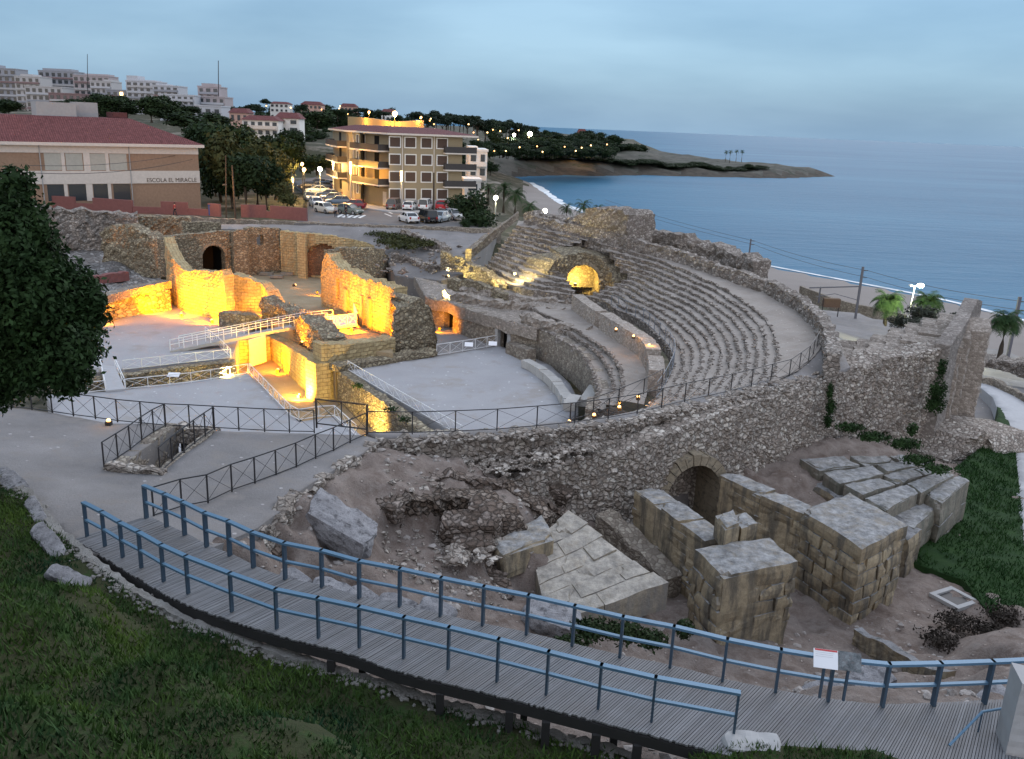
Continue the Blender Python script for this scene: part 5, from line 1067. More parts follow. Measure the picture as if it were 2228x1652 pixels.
# white metal railings in the arena
def wh(label, l, z=ARZ, h=.75, **k): return railing('white_railing', label, [P(*(q if len(q) == 3 else (*q, z))) for q in l], h, 'x', M_WMET, group='white railings in the arena', **{**dict(spacing=1.35, rail=.045, post=(.04, .04)), **k})
wh('white cross-braced railing along the left edge of the bare arena floor', [(757, 806), (880, 880), (1005, 952)])
wh('white railing along the left edge of the deep lit trench', [(543, 812), (590, 862), (643, 917), (724, 903), (775, 950)])
wh('white railing on the near edge of the cross trench', [(150, 860), (232, 851)], spacing=1.5)
wh('white railing on the near edge of the cross trench, right of the ramp', [(274, 848), (411, 834), (500, 820), (540, 813)], spacing=1.5)
wh('white railing on the far edge of the cross trench', [(268, 806), (400, 791), (502, 780)], spacing=1.5)
wh('white railing climbing from the cross trench to the footbridge', [(503, 780), (478, 755), (447, 730)], spacing=1.2)
wh('white railing across the far end of the bare arena floor, with two small signs', [(950, 774), (990, 768), (1040, 760), (1084, 752)], h=.95)
for u, v, lb in ((1020, 742, 'left'), (1072, 740, 'right')):
    p = P(u, v + 8, 16.4); r = MB().hexa([(p.x - .35, p.y - .05, 16.25), (p.x + .35, p.y - .1, 16.25), (p.x + .35, p.y + .25, 16.5), (p.x - .35, p.y + .3, 16.5), (p.x - .35, p.y - .05, 16.28), (p.x + .35, p.y - .1, 16.28), (p.x + .35, p.y + .25, 16.53), (p.x - .35, p.y + .3, 16.53)]).obj('small_sign', plain('white_panel', (.8, .8, .82), .4, 0, .03))
    tag(r, 'small white sign on the arena railing, the %s of two' % lb, 'sign', 'small signs in the arena')
for u, v, lb in ((195, 821, ''), ):
    pass
p = P(378, 817, 16.1); tag(MB().box((p.x, p.y, 16.15), (.8, .5, .03), .1, R(20)).obj('small_sign', plain('white_panel', (.8, .8, .82))), 'small white sign on the cross trench railing', 'sign', 'small signs in the arena')
# little ramp over the cross trench
r = thing('ramp_bridge', 'small grey metal ramp bridging the cross trench', 'ramp', P(232, 850, ARZ))
q = [P(230, 850, ARZ + .12), P(272, 846, ARZ + .12), P(250, 797, ARZ + .35), P(218, 793, ARZ + .35)]
MB().hexa([(p.x, p.y, p.z - .2) for p in q] + [tuple(p) for p in q]).obj('deck', M_PAVE, r)
for a, b in ((q[0], q[3]), (q[1], q[2])):
    mb = MB(); mb.beam(a + Vector((0, 0, .75)), b + Vector((0, 0, .75)), .05, .05); mb.beam(a + Vector((0, 0, .4)), b + Vector((0, 0, .4)), .03, .03)
    for t in (0, .33, .66, 1): mb.beam(a.lerp(b, t), a.lerp(b, t) + Vector((0, 0, .75)), .04, .04)
    mb.obj('side_rail', M_WMET, r)
# long footbridge to the church platform
fb = [P(370, 764, 15.6), P(440, 750, 15.95), P(503, 738, 16.25), P(575, 723, 16.5), P(642, 711, 16.6), P(712, 703, 16.6)]
fbw = [p + Vector((.2, 1.5, 0)) for p in fb]
r = thing('footbridge', 'long sloping footbridge with white railings over the lit trench', 'bridge', fb[0])
mb = MB()
for i in range(5): a, b, c, d = fb[i], fb[i + 1], fbw[i + 1], fbw[i]; mb.hexa([(p.x, p.y, p.z - .25) for p in (a, b, c, d)] + [tuple(p) for p in (a, b, c, d)])
mb.obj('deck', M_CONC, r)
for l in (fb, fbw):
    ps = resample([p + Vector((0, .08 if l is fb else -.08, 0)) for p in l], step=1.1)
    for p in ps: MB().beam(p, p + Vector((0, 0, .9)), .045, .045).obj('post', M_WMET, r)
    for zz in (.9, .5):
        mb = MB()
        for a, b in zip(ps, ps[1:]): mb.beam(a + Vector((0, 0, zz)), b + Vector((0, 0, zz)), .045, .045)
        mb.obj('rail', M_WMET, r)
pf = [P(690, 716, 16.6), P(778, 704, 16.6), P(770, 682, 16.6), P(690, 690, 16.6)]
r = thing('viewing_platform', 'small raised platform with lit cross-braced railing inside the church', 'platform', pf[0])
MB().hexa([(p.x, p.y, p.z - .25) for p in pf] + [tuple(p) for p in pf]).obj('deck', M_WMET, r)
for p in pf[:3]: MB().beam((p.x, p.y - .0, 15.2), (p.x, p.y, 16.4), .3, .3).obj('leg', M_CHUR, r)
for a, b in ((pf[0], pf[1]), (pf[1], pf[2])):
    ps = resample([a, b], step=1.3); mb = MB()
    for p, q in zip(ps, ps[1:]):
        z = Vector((0, 0, 1)); mb.beam(p + z * .05, q + z * .9, .03, .03); mb.beam(p + z * .9, q + z * .05, .03, .03); mb.beam(p + z * .95, q + z * .95, .06, .06)
    for p in ps: mb.beam(p, p + z * .95, .06, .06)
    mb.obj('railing', M_WMET, r)

tag(wall('edge_wall', [(p.x, p.y, z - 1.5, z + .05) for p, z in ((P(*q), q[2]) for q in SLOPE)], .22, earth('edge_mortar', (.24, .225, .205), (.40, .385, .36), 2.5, .3, 1.0, None, 1, 9), step=.12, rub=.05, size=.15, ragged=.05), 'low rough stone edging along the top of the grass slope beside the boardwalk', 'wall')
# ---------------------------------------------------------------- leaves, trees, palms
def leaf_mesh(name, blobs, n, size, mat, seed=0, shell=.55, droop=0, aspect=1.6):
    rs = np.random.RandomState(seed); B = np.array(blobs, float); w = B[:, 3] * B[:, 4] * B[:, 5]; w = w ** .75; w /= w.sum()
    k = rs.choice(len(B), n, p=w); d = rs.normal(size=(n, 3)); d /= np.linalg.norm(d, axis=1)[:, None]
    r = 1 - (1 - shell) * rs.rand(n) ** 1.6; r *= 1 + .22 * np.sin(d[:, 0] * 5 + B[k, 0] * 3) * np.cos(d[:, 1] * 6 + k) + .12 * rs.normal(size=n)
    C = B[k, :3] + d * r[:, None] * B[k, 3:6]
    nrm = d + rs.normal(size=(n, 3)) * .8 + np.array([0, 0, .35]); nrm /= np.linalg.norm(nrm, axis=1)[:, None]
    t = np.cross(nrm, rs.normal(size=(n, 3))); t /= np.linalg.norm(t, axis=1)[:, None] + 1e-9; b = np.cross(nrm, t)
    s = size * (.6 + .8 * rs.rand(n))[:, None]
    V = np.stack([C - t * s * aspect * .5, C + b * s * .42, C + t * s * aspect * .5 - nrm * s * droop, C - b * s * .42], 1).reshape(-1, 3)
    me = bpy.data.meshes.new(name); me.vertices.add(4 * n); me.vertices.foreach_set('co', V.ravel()); me.loops.add(4 * n); me.loops.foreach_set('vertex_index', np.arange(4 * n)); me.polygons.add(n)
    me.polygons.foreach_set('loop_start', np.arange(n) * 4); me.materials.append(mat); me.update(calc_edges=True); return me
def mobj(name, me, parent=None, loc=None):
    o = bpy.data.objects.new(name, me); COL.objects.link(o)
    if parent: o.parent = parent
    if loc is not None: o.location = loc
    return o
def tree_proto(kind, seed):
    rnd = random.Random(seed); blobs = []
    if kind == 'round':
        for k in range(13): a = rnd.uniform(0, 6.28); r = rnd.uniform(0, .28); z = rnd.uniform(.30, .84); s = rnd.uniform(.15, .24); blobs.append((math.cos(a) * r, math.sin(a) * r, z, s, s, s * .85))
    elif kind == 'pine':
        for k in range(12): a = rnd.uniform(0, 6.28); r = rnd.uniform(.02, .36); z = rnd.uniform(.66, .88) - r * .25; s = rnd.uniform(.12, .2); blobs.append((math.cos(a) * r, math.sin(a) * r, z, s * 1.2, s * 1.2, s * .6))
    elif kind == 'bush':
        for k in range(11): a = rnd.uniform(0, 6.28); r = rnd.uniform(0, .36); z = rnd.uniform(.2, .72) * (1 - r * .6); s = rnd.uniform(.18, .28); blobs.append((math.cos(a) * r, math.sin(a) * r, z, s, s, s))
    me = leaf_mesh('crown', blobs, {'round': 2600, 'pine': 2000, 'bush': 2200}[kind], .05, {'round': M_LEAF, 'pine': M_PINE, 'bush': M_LEAF}[kind], seed)
    tr = MB(); tr.tube([(0, 0, -.1), (.01, 0, .2), (-.01, .01, .45), (0, 0, .7)], [.035, .027, .02, .008], 6)
    for a in (.5, 2.4, 4.3): tr.tube([(0, 0, .36), (math.cos(a) * .12, math.sin(a) * .12, .52), (math.cos(a) * .22, math.sin(a) * .22, .66)], [.016, .011, .004], 5)
    tm = tr.obj('trunk', M_TRNK); tme = tm.data; bpy.data.objects.remove(tm); return me, tme
PROTO = {(k, s): tree_proto(k, s * 7 + i * 31) for i, k in enumerate(('round', 'pine', 'bush')) for s in range(3)}
def tree(kind, p, h, w, label, group=None, mat=None, name=None, cat='tree'):
    """h height, w crown width in metres"""
    cm, tm = PROTO[(kind, random.randrange(3))]; nm = name or {'round': 'broadleaf_tree', 'pine': 'pine_tree', 'bush': 'bush'}[kind]
    r = thing(nm, label, 'bush' if kind == 'bush' and cat == 'tree' else cat, p, group); r.rotation_euler.z = random.uniform(0, 6.28)
    k = {'round': .72, 'pine': .88, 'bush': .95}[kind]
    r.scale = (w / k, w / k, h)
    c = mobj('crown', cm, r)
    if mat: c.material_slots[0].link = 'OBJECT'; c.material_slots[0].material = mat
    mobj('trunk', tm, r); return r
def timg(kind, u, vb, vt, y, wpx, label, group=None, mat=None, **k):
    p = PY(u, vb, y); h = ZAT(u, vt, p) - p.z; return tree(kind, p, h, wpx * px(u, vb, y), label, group, mat, **k)
# big dark tree at the left, close to the eye
yT = 24.0
NB_ = [(10, 420, 55), (40, 395, 34), (-30, 470, 90), (55, 470, 45), (20, 540, 80), (90, 555, 52), (-40, 600, 110), (60, 640, 95), (140, 610, 50), (170, 640, 52), (120, 700, 90), (190, 690, 42), (30, 740, 110), (-60, 760, 120), (150, 760, 66), (185, 760, 38), (100, 800, 62), (160, 820, 40), (10, 830, 55), (-60, 850, 70), (200, 650, 30), (95, 500, 28), (150, 845, 24), (215, 615 + 45, 18)]
bl = []
for u, v, r_ in NB_:
    y = yT + random.uniform(-1.2, 1.2); p = PY(u, v, y); r_ *= px(u, v, y); bl.append((p.x, p.y, p.z, r_, r_ * 1.2, r_))
tb = PY(-90, 1010, yT + .5); NT_ = thing('broadleaf_tree', 'big dark leafy tree filling the left edge, in front of the lit ruins', 'tree', tb)
b0 = [(x - tb.x, y - tb.y, z - tb.z, a, b, c) for x, y, z, a, b, c in bl]
mobj('crown', leaf_mesh('crown', b0, 52000, .105, M_LEAFN, 5, .35, .2), NT_)
mb = MB(); q = PY(-40, 700, yT); mb.tube([tb - Vector((0, 0, 1)), tb.lerp(q, .5) + Vector((.2, 0, 0)), q], [.28, .22, .14], 8); o = mb.obj('trunk', M_TRNK, NT_)
mb = MB()
for u, v, r_ in NB_[::2]: e = PY(u, v, yT); mb.tube([tb.lerp(q, .6), tb.lerp(q, .6).lerp(e, .5) + Vector((0, 0, .2)), e], [.1, .06, .02], 5)
mb.obj('limbs', M_TRNK, NT_)
# grove between school and car park
for u, vb, vt, y, w, lb in ((480, 450, 285, 152, 84, 'tall dark tree right against the school corner'), (510, 450, 282, 140, 105, 'tallest dark round tree in the grove behind the two poles'), (560, 440, 300, 143, 95, 'dark tree in the middle of the grove by the car park'), (600, 425, 318, 150, 80, 'dark tree at the right end of the grove'),
                          (480, 400, 258, 165, 110, 'dark tree rising behind the grove, left one'), (640, 372, 300, 175, 60, 'small dark tree at the back of the grove near the street lamps'), (440, 370, 262, 180, 70, 'dark tree over the right slope of the school roof'), (545, 395, 275, 170, 80, 'dark tree rising behind the grove, right one'), (690, 390, 335, 185, 70, 'tree lit by the white street globes')):
    timg('round', u, vb, vt, y, w, lb, 'grove by the car park', mat=M_LEAFO if u in (510, 560, 600) else None)
for u, vb, vt, y, w, lb in ((482, 460, 330, 150, 70, 'dark foliage filling the gap beside the school corner'), (505, 455, 320, 140, 90, 'low dark tree between the poles and the grove'), (535, 452, 330, 137, 90, 'low dark tree in the shade of the grove'), (580, 448, 335, 140, 80, 'low dark tree next to the olive shrub'), (470, 430, 270, 160, 100, 'dense dark tree behind the grove near the school'), (600, 400, 290, 172, 90, 'dense dark tree behind the grove near the street')):
    timg('round', u, vb, vt, y, w, lb, 'grove by the car park')
timg('bush', 625, 447, 390, 133, 62, 'light olive shrub at the edge of the car park', None, M_LEAFO)
timg('bush', 1040, 500, 404, 124, 105, 'large dark rounded bush beside the parked cars at right'); timg('bush', 1000, 470, 418, 140, 60, 'dark bush against the balcony end of the apartment block')
timg('bush', 906, 512, 490, 118, 40, 'small ragged bush on the bare ground below the car park'); timg('bush', 1010, 497, 475, 120, 30, 'low shrub under the grey parked estate car')
# hill trees
HT = [(20, 250, 215, 190, 60, 'round', 'dark tree behind the left end of the school roof'), (240, 262, 205, 250, 70, 'round', 'dark tree behind the pale rooftop block'), (275, 258, 208, 260, 60, 'round', 'dark tree below the stepped white flats'), (330, 262, 206, 255, 70, 'round', 'dark tree left of the white terrace houses'),
      (365, 262, 208, 270, 60, 'round', 'dark tree in front of the white terrace houses'), (215, 246, 200, 300, 50, 'round', 'dark tree left of the lit window'), (400, 285, 240, 230, 80, 'round', 'dark tree above the school roof hip'), (455, 290, 244, 235, 90, 'round', 'wide dark tree right of the pink tower'),
      (545, 262, 222, 380, 60, 'pine', 'dark pine left of the white hilltop villa'), (510, 262, 232, 360, 50, 'round', 'dark tree at the hill crest by the mast'), (575, 300, 245, 330, 80, 'round', 'dark tree above the white and red house'), (655, 262, 222, 420, 30, 'pine', 'slim dark pine between the hilltop villas'),
      (580, 240, 212, 430, 26, 'pine', 'umbrella pine poking over the crest'), (690, 300, 238, 330, 70, 'round', 'dark tree left of the lit yellow parapet'), (660, 330, 262, 280, 70, 'round', 'dark tree right of the white gable'), (735, 262, 236, 400, 40, 'round', 'dark tree behind the amber lamp'),
      (640, 345, 280, 235, 60, 'round', 'dark tree beside the white house wall'), (780, 258, 232, 430, 60, 'pine', 'pine row behind the lit parapet, left'), (835, 262, 240, 430, 50, 'pine', 'pine row behind the lit parapet, right'), (560, 330, 290, 250, 70, 'round', 'dark tree under the white and red house')]
for u, vb, vt, y, w, k, lb in HT: timg(k, u, vb, vt, y, w, lb, 'dark trees on the hillside')
rp = random.Random(4)
for i in range(34):
    u = 890 + i * 8.5 + rp.uniform(-5, 5); top = 243 + max(0, (u - 980)) * .16 + rp.uniform(-6, 10) + (12 if u < 905 else 0); y = 420 + (u - 890) * .9
    timg('pine', u, top + rp.uniform(38, 50), top, y, rp.uniform(32, 56), 'dark umbrella pine in the row on the ridge above the bay', 'pines on the ridge')
for i in range(90):
    u = 1035 + i * 3.4 + rp.uniform(-6, 6); y = 520 + (u - 1040) * .62; b = 332 + rp.uniform(-18, 12) - max(0, u - 1290) * .03; timg(rp.choice(('round', 'pine', 'bush')), u, b, b - rp.uniform(20, 36), y, rp.uniform(30, 52), 'low dark tree among the promenade lamps on the headland', 'trees on the headland slope')
for i in range(64):
    u = 1120 + i * 4.3 + rp.uniform(-6, 6); b = 297 + (u - 1120) * .115 + rp.uniform(-4, 6); timg(rp.choice(('round', 'pine')), u, b + 9, b - rp.uniform(7, 16), 640 + (u - 1120) * .7, rp.uniform(26, 46), 'dark tree on the headland crest against the sea', 'trees on the headland crest')
for i in range(150):
    u = rp.uniform(1130, 1660); v = rp.choice((346, 352, 358, 362, 342)) + rp.uniform(-2, 3) + max(0, u - 1450) * .05; y = 690 + (u - 1170) * .22; p = PY(u, v, y); p.z = max(tz(p.x, p.y) - .2, .3) + 0
    tree('bush', p, rp.uniform(2.5, 5), rp.uniform(9, 24), 'low scrub bush on the bare headland terraces', 'scrub on the headland')
for i in range(46):
    u = 880 + rp.uniform(0, 190); v = 300 + rp.uniform(0, 60) + (u - 880) * .1; y = 330 - (v - 300) * 1.6; timg('round', u, v + 4, v - rp.uniform(18, 30), y, rp.uniform(26, 44), 'dark shrubby tree behind the apartment block', 'trees behind the apartment block')
# palms
def palm_proto(name, n, L, fan=False, seed=1):
    rnd = random.Random(seed); mb = MB()
    for k in range(n):
        a = 6.283 * k / n * 2.618 + rnd.uniform(-.2, .2); el = rnd.uniform(-.35, 1.25); seg = 7; pts_ = []; d = Vector((math.cos(a) * math.cos(el), math.sin(a) * math.cos(el), math.sin(el))); p = Vector((0, 0, 0)); l = L * rnd.uniform(.8, 1.1)
        for s in range(seg + 1): pts_.append(p.copy()); p = p + d * (l / seg); d.z -= .20 + .05 * s; d.normalize()
        side = Vector((-math.sin(a), math.cos(a), 0))
        for s in range(seg):
            w0 = L * (.20 if not fan else .30) * math.sin(math.pi * (s + .35) / (seg + .6)); A_ = pts_[s]; B_ = pts_[s + 1]; dr = Vector((0, 0, -.5))
            for sg in (-1, 1):
                for f in (0, .5):
                    a0 = A_.lerp(B_, f); a1 = A_.lerp(B_, f + .36); tip = a1 + (B_ - A_) * .7 + side * sg * w0 + dr * w0 * rnd.uniform(.5, 1); mb.add([a0, a1, tip], [(0, 1, 2)])
    o = mb.obj('fronds', M_PALM); me = o.data; bpy.data.objects.remove(o); return me
FANP = palm_proto('fronds', 95, .9, True, 8)
PALM = [palm_proto('fronds', 34, 1, False, s) for s in (1, 2, 3)]
t_ = MB(); t_.tube([(0, 0, 0), (.03, 0, .3), (.02, .01, .7), (0, 0, 1)], [1, .8, .72, .85], 8); o = t_.obj('trunk', M_TRNK); PTR = o.data; bpy.data.objects.remove(o)
def palm(u, vb, vt, y, rpx, label, group=None, mat=None, p=None, fan=False):
    p = p or PY(u, vb, y); h = ZAT(u, vt, p) - p.z; R_ = rpx * px(u, vb, y); r = thing('palm_tree', label, 'palm', p, group); r.rotation_euler.z = random.uniform(0, 6)
    f = mobj('fronds', FANP if fan else random.choice(PALM), r, (0, 0, h - R_ * .55)); f.scale = (R_,) * 3
    t = mobj('trunk', PTR, r); t.scale = (.06 * R_ + .12, .06 * R_ + .12, h - R_ * .5); return r
palm(1925, 705, 632, 118, 46, 'bushy palm lit green left of the beach lamp', None, fan=True); palm(2012, 700, 634, 120, 46, 'bushy palm lit green right of the beach lamp', None, fan=True)
palm(2175, 775, 672, 84, 48, 'dark palm at the right edge by the leaning wall', None, fan=True)
for u, vb, vt, y, r_, lb in ((1062, 445, 395, 175, 24, 'palm by the white beach stairs'), (1095, 470, 398, 160, 30, 'left palm of the group behind the dark bush'), (1120, 475, 408, 158, 30, 'middle palm of the group behind the dark bush'), (1150, 480, 438, 150, 24, 'right palm of the group behind the dark bush'),
                           (1232, 478, 443, 165, 22, 'left palm over the seating crest'), (1268, 476, 434, 170, 26, 'tall palm over the seating crest'), (1300, 478, 446, 175, 20, 'right palm over the seating crest'), (1378, 500, 466, 150, 17, 'small palm against the sea beside the crest, left'), (1400, 502, 470, 150, 20, 'small palm against the sea beside the crest, right')):
    palm(u, vb, vt, y, r_, lb, 'palms along the beach')
for u, vb, vt, lb in ((1578, 352, 327, 'leftmost of four slim palms on the headland tip'), (1587, 354, 327, 'second from left of four slim palms on the headland tip'), (1601, 352, 326, 'third from left of four slim palms on the headland tip'), (1613, 352, 326, 'rightmost of four slim palms on the headland tip')):
    palm(u, vb, vt, 800, 6.5, lb, 'slim palms on the headland')
for u, vb, vt, y, w, lb in ((2010, 715, 660, 100, 100, 'wide grey-green bush below the beach lamp'), (1960, 715, 680, 104, 50, 'low grey bush at the foot of the lit palms'), (2075, 705, 675, 98, 40, 'dark bush behind the stepped ruins')):
    timg('bush', u, vb, vt, y, w, lb, None, leaf('grey_leaf', (.035, .042, .03), (.075, .08, .06), .8))
# climbing plants and weeds on the ruins
def weeds(label, spots, n, size, name='climbing_plant', cat='plant', mat=None):
    me = leaf_mesh(name, [(p.x, p.y, p.z, a, b, c) for p, a, b, c in spots], n, size, mat or M_LEAFN, 9, .2); return tag(mobj(name, me), label, cat)
def wp(u, v, y): return PY(u, v, y)
weeds('dark climbing plant hanging in the corner of the rim wall', [(wp(1806, 850, 47.2), .18, .2, .5), (wp(1808, 885, 47.2), .3, .2, .5), (wp(1802, 915, 47.2), .25, .2, .4)], 1500, .09)
weeds('dark climbing plant covering the wall beside the tall slit-windowed wall', [(wp(2050, 800, 55), .3, .3, .7), (wp(2040, 850, 55), .6, .3, .8), (wp(2035, 880, 55), .7, .3, .6)], 2600, .10)
weeds('dark weeds growing along the foot of the rubble wall', [(wp(1850, 930, 45), .8, .4, .25), (wp(1900, 950, 45), .9, .5, .25), (wp(1970, 965, 45), .9, .5, .3), (wp(2000, 1000, 43), .9, .6, .25), (wp(2040, 1020, 42), .7, .5, .2), (wp(1985, 935, 47), .3, .3, .4)], 4200, .10, 'weeds')
weeds('green weeds below the boardwalk at the foot of the paved ramp', [(wp(1290, 1370, 24.5), .7, .5, .3), (wp(1360, 1375, 24.5), .6, .5, .3), (wp(1240, 1400, 23.5), .6, .4, .2), (wp(1420, 1390, 24), .5, .4, .25), (wp(1490, 1370, 25.5), .3, .3, .35)], 4200, .09, 'weeds', mat=leaf('weed_leaf', (.015, .032, .010), (.05, .07, .025), 2))
weeds('dark plants edging the tops of the trench wall', [(P(780, 838, 15.7), .5, .3, .2), (P(850, 890, 15.7), .5, .3, .2), (P(880, 912, 15.7), .4, .3, .2)], 260, .12, 'weeds')

for i in range(70):
    u = rp.uniform(380, 900); v = rp.uniform(250, 318); y = 520 - (v - 250) * 4.2 + rp.uniform(-15, 15); timg(rp.choice(('round', 'round', 'bush')), u, v + 6, v - rp.uniform(16, 30), y, rp.uniform(30, 60), 'dark tree filling the hillside between the houses', 'trees filling the hillside')
for i in range(24):
    u = rp.uniform(0, 420); v = rp.uniform(236, 262); timg('round', u, v + 8, v - rp.uniform(14, 26), 330 + rp.uniform(-20, 40), rp.uniform(34, 60), 'dark tree in the belt below the far flats', 'trees below the flats')

weeds('dark brownish scrub on the ground behind the far handrail at right', [(P(u, v, 15.2), .9, .8, .25) for u, v in ((2080, 1350), (2150, 1370), (2200, 1400), (2120, 1410), (2190, 1340), (2050, 1390), (2160, 1440))], 5200, .09, 'weeds', mat=leaf('brown_weed', (.022, .017, .014), (.06, .048, .038), 2))

for i in range(90):
    u = rp.uniform(1035, 1330); v = rp.uniform(322, 342) + max(0, u - 1200) * .01; y = 470 + (u - 1035) * .75 - (v - 322) * 3; timg(rp.choice(('round', 'pine', 'round')), u, v + 3, v - rp.uniform(14, 26), y, rp.uniform(26, 44), 'dark tree on the lower slope above the bay', 'trees on the lower headland slope')
weeds('dark brush and grass in the hollow of the bare ground below the car park', [(P(u, v, 19.9), 2.2, 2.0, .3) for u, v in ((830, 508), (860, 515), (890, 522), (920, 528), (850, 525), (880, 535))], 3200, .22, 'weeds', mat=M_LEAFO)
# ---------------------------------------------------------------- buildings
def facade(a, b):                # local frame along a wall from a to b (xy), outward normal towards the eye
    a, b = Vector(a[:2]), Vector(b[:2]); t = (b - a).normalized(); n = Vector((t.y, -t.x))
    if n.dot((a + b) / 2) > 0: n = -n
    return a, t, n, (b - a).length
def fbox(mb, F, s0, s1, z0, z1, d0, d1):
    a, t, n, L = F; q = []
    for z in (z0, z1): q += [(*(a + t * s + n * d), z) for s, d in ((s0, d1), (s1, d1), (s1, d0), (s0, d0))]
    return mb.hexa(q)
def window(F, s, z, w, h, parent, glass, frame, fw=.12, bar=False, name='window'):
    o = fbox(MB(), F, s - w / 2, s + w / 2, z - h / 2, z + h / 2, -.1, .02).obj(name, glass, parent)
    if frame:
        mb = MB(); fbox(mb, F, s - w / 2 - fw, s - w / 2, z - h / 2 - fw, z + h / 2 + fw, -.05, .07); fbox(mb, F, s + w / 2, s + w / 2 + fw, z - h / 2 - fw, z + h / 2 + fw, -.05, .07)
        fbox(mb, F, s - w / 2, s + w / 2, z + h / 2, z + h / 2 + fw, -.05, .07); fbox(mb, F, s - w / 2, s + w / 2, z - h / 2 - fw, z - h / 2, -.05, .09)
        if bar: fbox(mb, F, s - .03, s + .03, z - h / 2, z + h / 2, .02, .05)
        mb.obj('frame', frame, o)
    return o
def hip(mb, poly, z0, z1, k):
    n = len(poly); c = sum((Vector(p[:2]) for p in poly), Vector((0, 0))) / n; vs = [(p[0], p[1], z0) for p in poly] + [(*(Vector(p[:2]).lerp(c, k)), z1) for p in poly]
    fs = [(i, (i + 1) % n, n + (i + 1) % n, n + i) for i in range(n)] + [tuple(range(n, 2 * n))]; uv = []
    for f in fs[:-1]:
        a, b = Vector(vs[f[0]]), Vector(vs[f[1]]); e = (b - a).normalized(); h = (Vector(vs[f[3]]) - a); uv.append([((Vector(vs[i]) - a).dot(e), (Vector(vs[i]) - a - e * (Vector(vs[i]) - a).dot(e)).length) for i in f])
    uv.append([(vs[i][0], vs[i][1]) for i in fs[-1]]); return mb.add(vs, fs, uv)
# apartment block by the car park
D, E_, Cc, Bc, Ac = P(847, 452, CPZ), PY(1003, 450, 147), PY(785, 443, 150), PY(764, 437, 153), PY(726, 424, 170)
ZE = 31.8
AP = thing('apartment_building', 'four storey beige apartment block with white framed windows and curved balconies', 'building', (D.x, D.y, CPZ))
dep = Vector((-2, 14, 0)); back = [E_ + dep, Ac + Vector((4, 6, 0))]
bd = Vector((.25, 1.6, 0))         # balcony recess
foot = [Ac, Bc, Cc, Cc + bd, D + bd, D, E_] + back
MB().prism([(p.x, p.y) for p in foot], CPZ - 1.5, ZE).obj('wall', M_BEIGE, AP)
eav = [Ac + Vector((-.8, -.3, 0)), Bc + Vector((-.5, -.7, 0)), D + Vector((-.2, -.9, 0)), E_ + Vector((2.6, -.3, 0)), back[0] + Vector((1, 1, 0)), back[1] + Vector((-1, 1, 0))]
MB().prism([(p.x, p.y) for p in eav], ZE, ZE + .28).obj('cornice', M_CREAM, AP)
hip(MB(), [(p.x, p.y) for p in eav], ZE + .28, ZE + 1.15, .45).obj('roof', M_TILE, AP)
FR_ = facade(D, E_); FC_ = facade(Cc + bd, D + bd); FB_ = facade(Bc, Cc); FA_ = facade(Ac, Bc)
def fs_(F, u, z):                 # distance along a facade of a sight at u
    return min((abs(proj(*(F[0] + F[1] * (F[3] * i / 200)), z)[0] - u), F[3] * i / 200) for i in range(201))[1]
rowv = [310, 347, 384, 421]; fz = [ZAT(895, v, (0, 145)) for v in rowv]
for z in fz:
    for u in (859, 893, 928, 962): window(FR_, fs_(FR_, u, z), z, 1.65, 1.45, AP, M_SHUT, M_WHT, .16)
    window(FB_, fs_(FB_, 778, z), z, .6, 1.45, AP, M_SHUT, M_WHT, .13)
    for u, w in ((792, .8), (820, 1.6)): window(FC_, fs_(FC_, u, z), z - .1, w, 1.7, AP, M_SHUT if u < 800 else M_DARK, M_WHT if u < 800 else None, .12)
    window(FA_, FA_[3] * .88, z, .6, 1.5, AP, M_SHUT, None); window(FA_, FA_[3] * .45, z - .1, 2.2, 1.9, AP, M_DARK, None)
for u in (875, 944, 770): F = FR_ if u > 800 else FB_; s = fs_(F, u, 26); fbox(MB(), F, s - .06, s + .06, CPZ, ZE, 0, .1).obj('drainpipe', M_CREAM, AP)
fbox(MB(), FR_, 0, FR_[3], CPZ - 1, CPZ + 1.3, 0, .05).obj('plinth', M_CONC, AP)
M_BALR = plain('dark_balustrade', (.05, .045, .045), .5)
for z in fz[:3]:
    zf = z - 1.5
    for nm, F, s0, s1, d in (('balcony', FC_, 0, FC_[3], 2.6), ('balcony', FA_, FA_[3] * .1, FA_[3] * .8, 1.7), ('balcony', FR_, FR_[3] - 3.2, FR_[3] + 2.2, 1.0)):
        b_ = fbox(MB(), F, s0, s1, zf - .12, zf + .1, 0, d).obj(nm, M_CREAM, AP)
        mb = MB(); fbox(mb, F, s0, s1, zf + .1, zf + 1.05, d - .1, d - .04); fbox(mb, F, s0, s0 + .06, zf + .1, zf + 1.05, 0, d - .1); fbox(mb, F, s1 - .06, s1, zf + .1, zf + 1.05, 0, d - .1); mb.obj('balustrade', M_BALR, b_)
for z in (fz[2] - 3.4,): fbox(MB(), FC_, .3, FC_[3] - .2, CPZ, z + 1.2, 0, .1).obj('ground_floor_panel', M_BEIGE, AP)
s = fs_(FC_, 838, 22); fbox(MB(), FC_, s - .6, s + .6, CPZ, CPZ + 2.2, -.05, .12).obj('door', M_CREAM, AP)
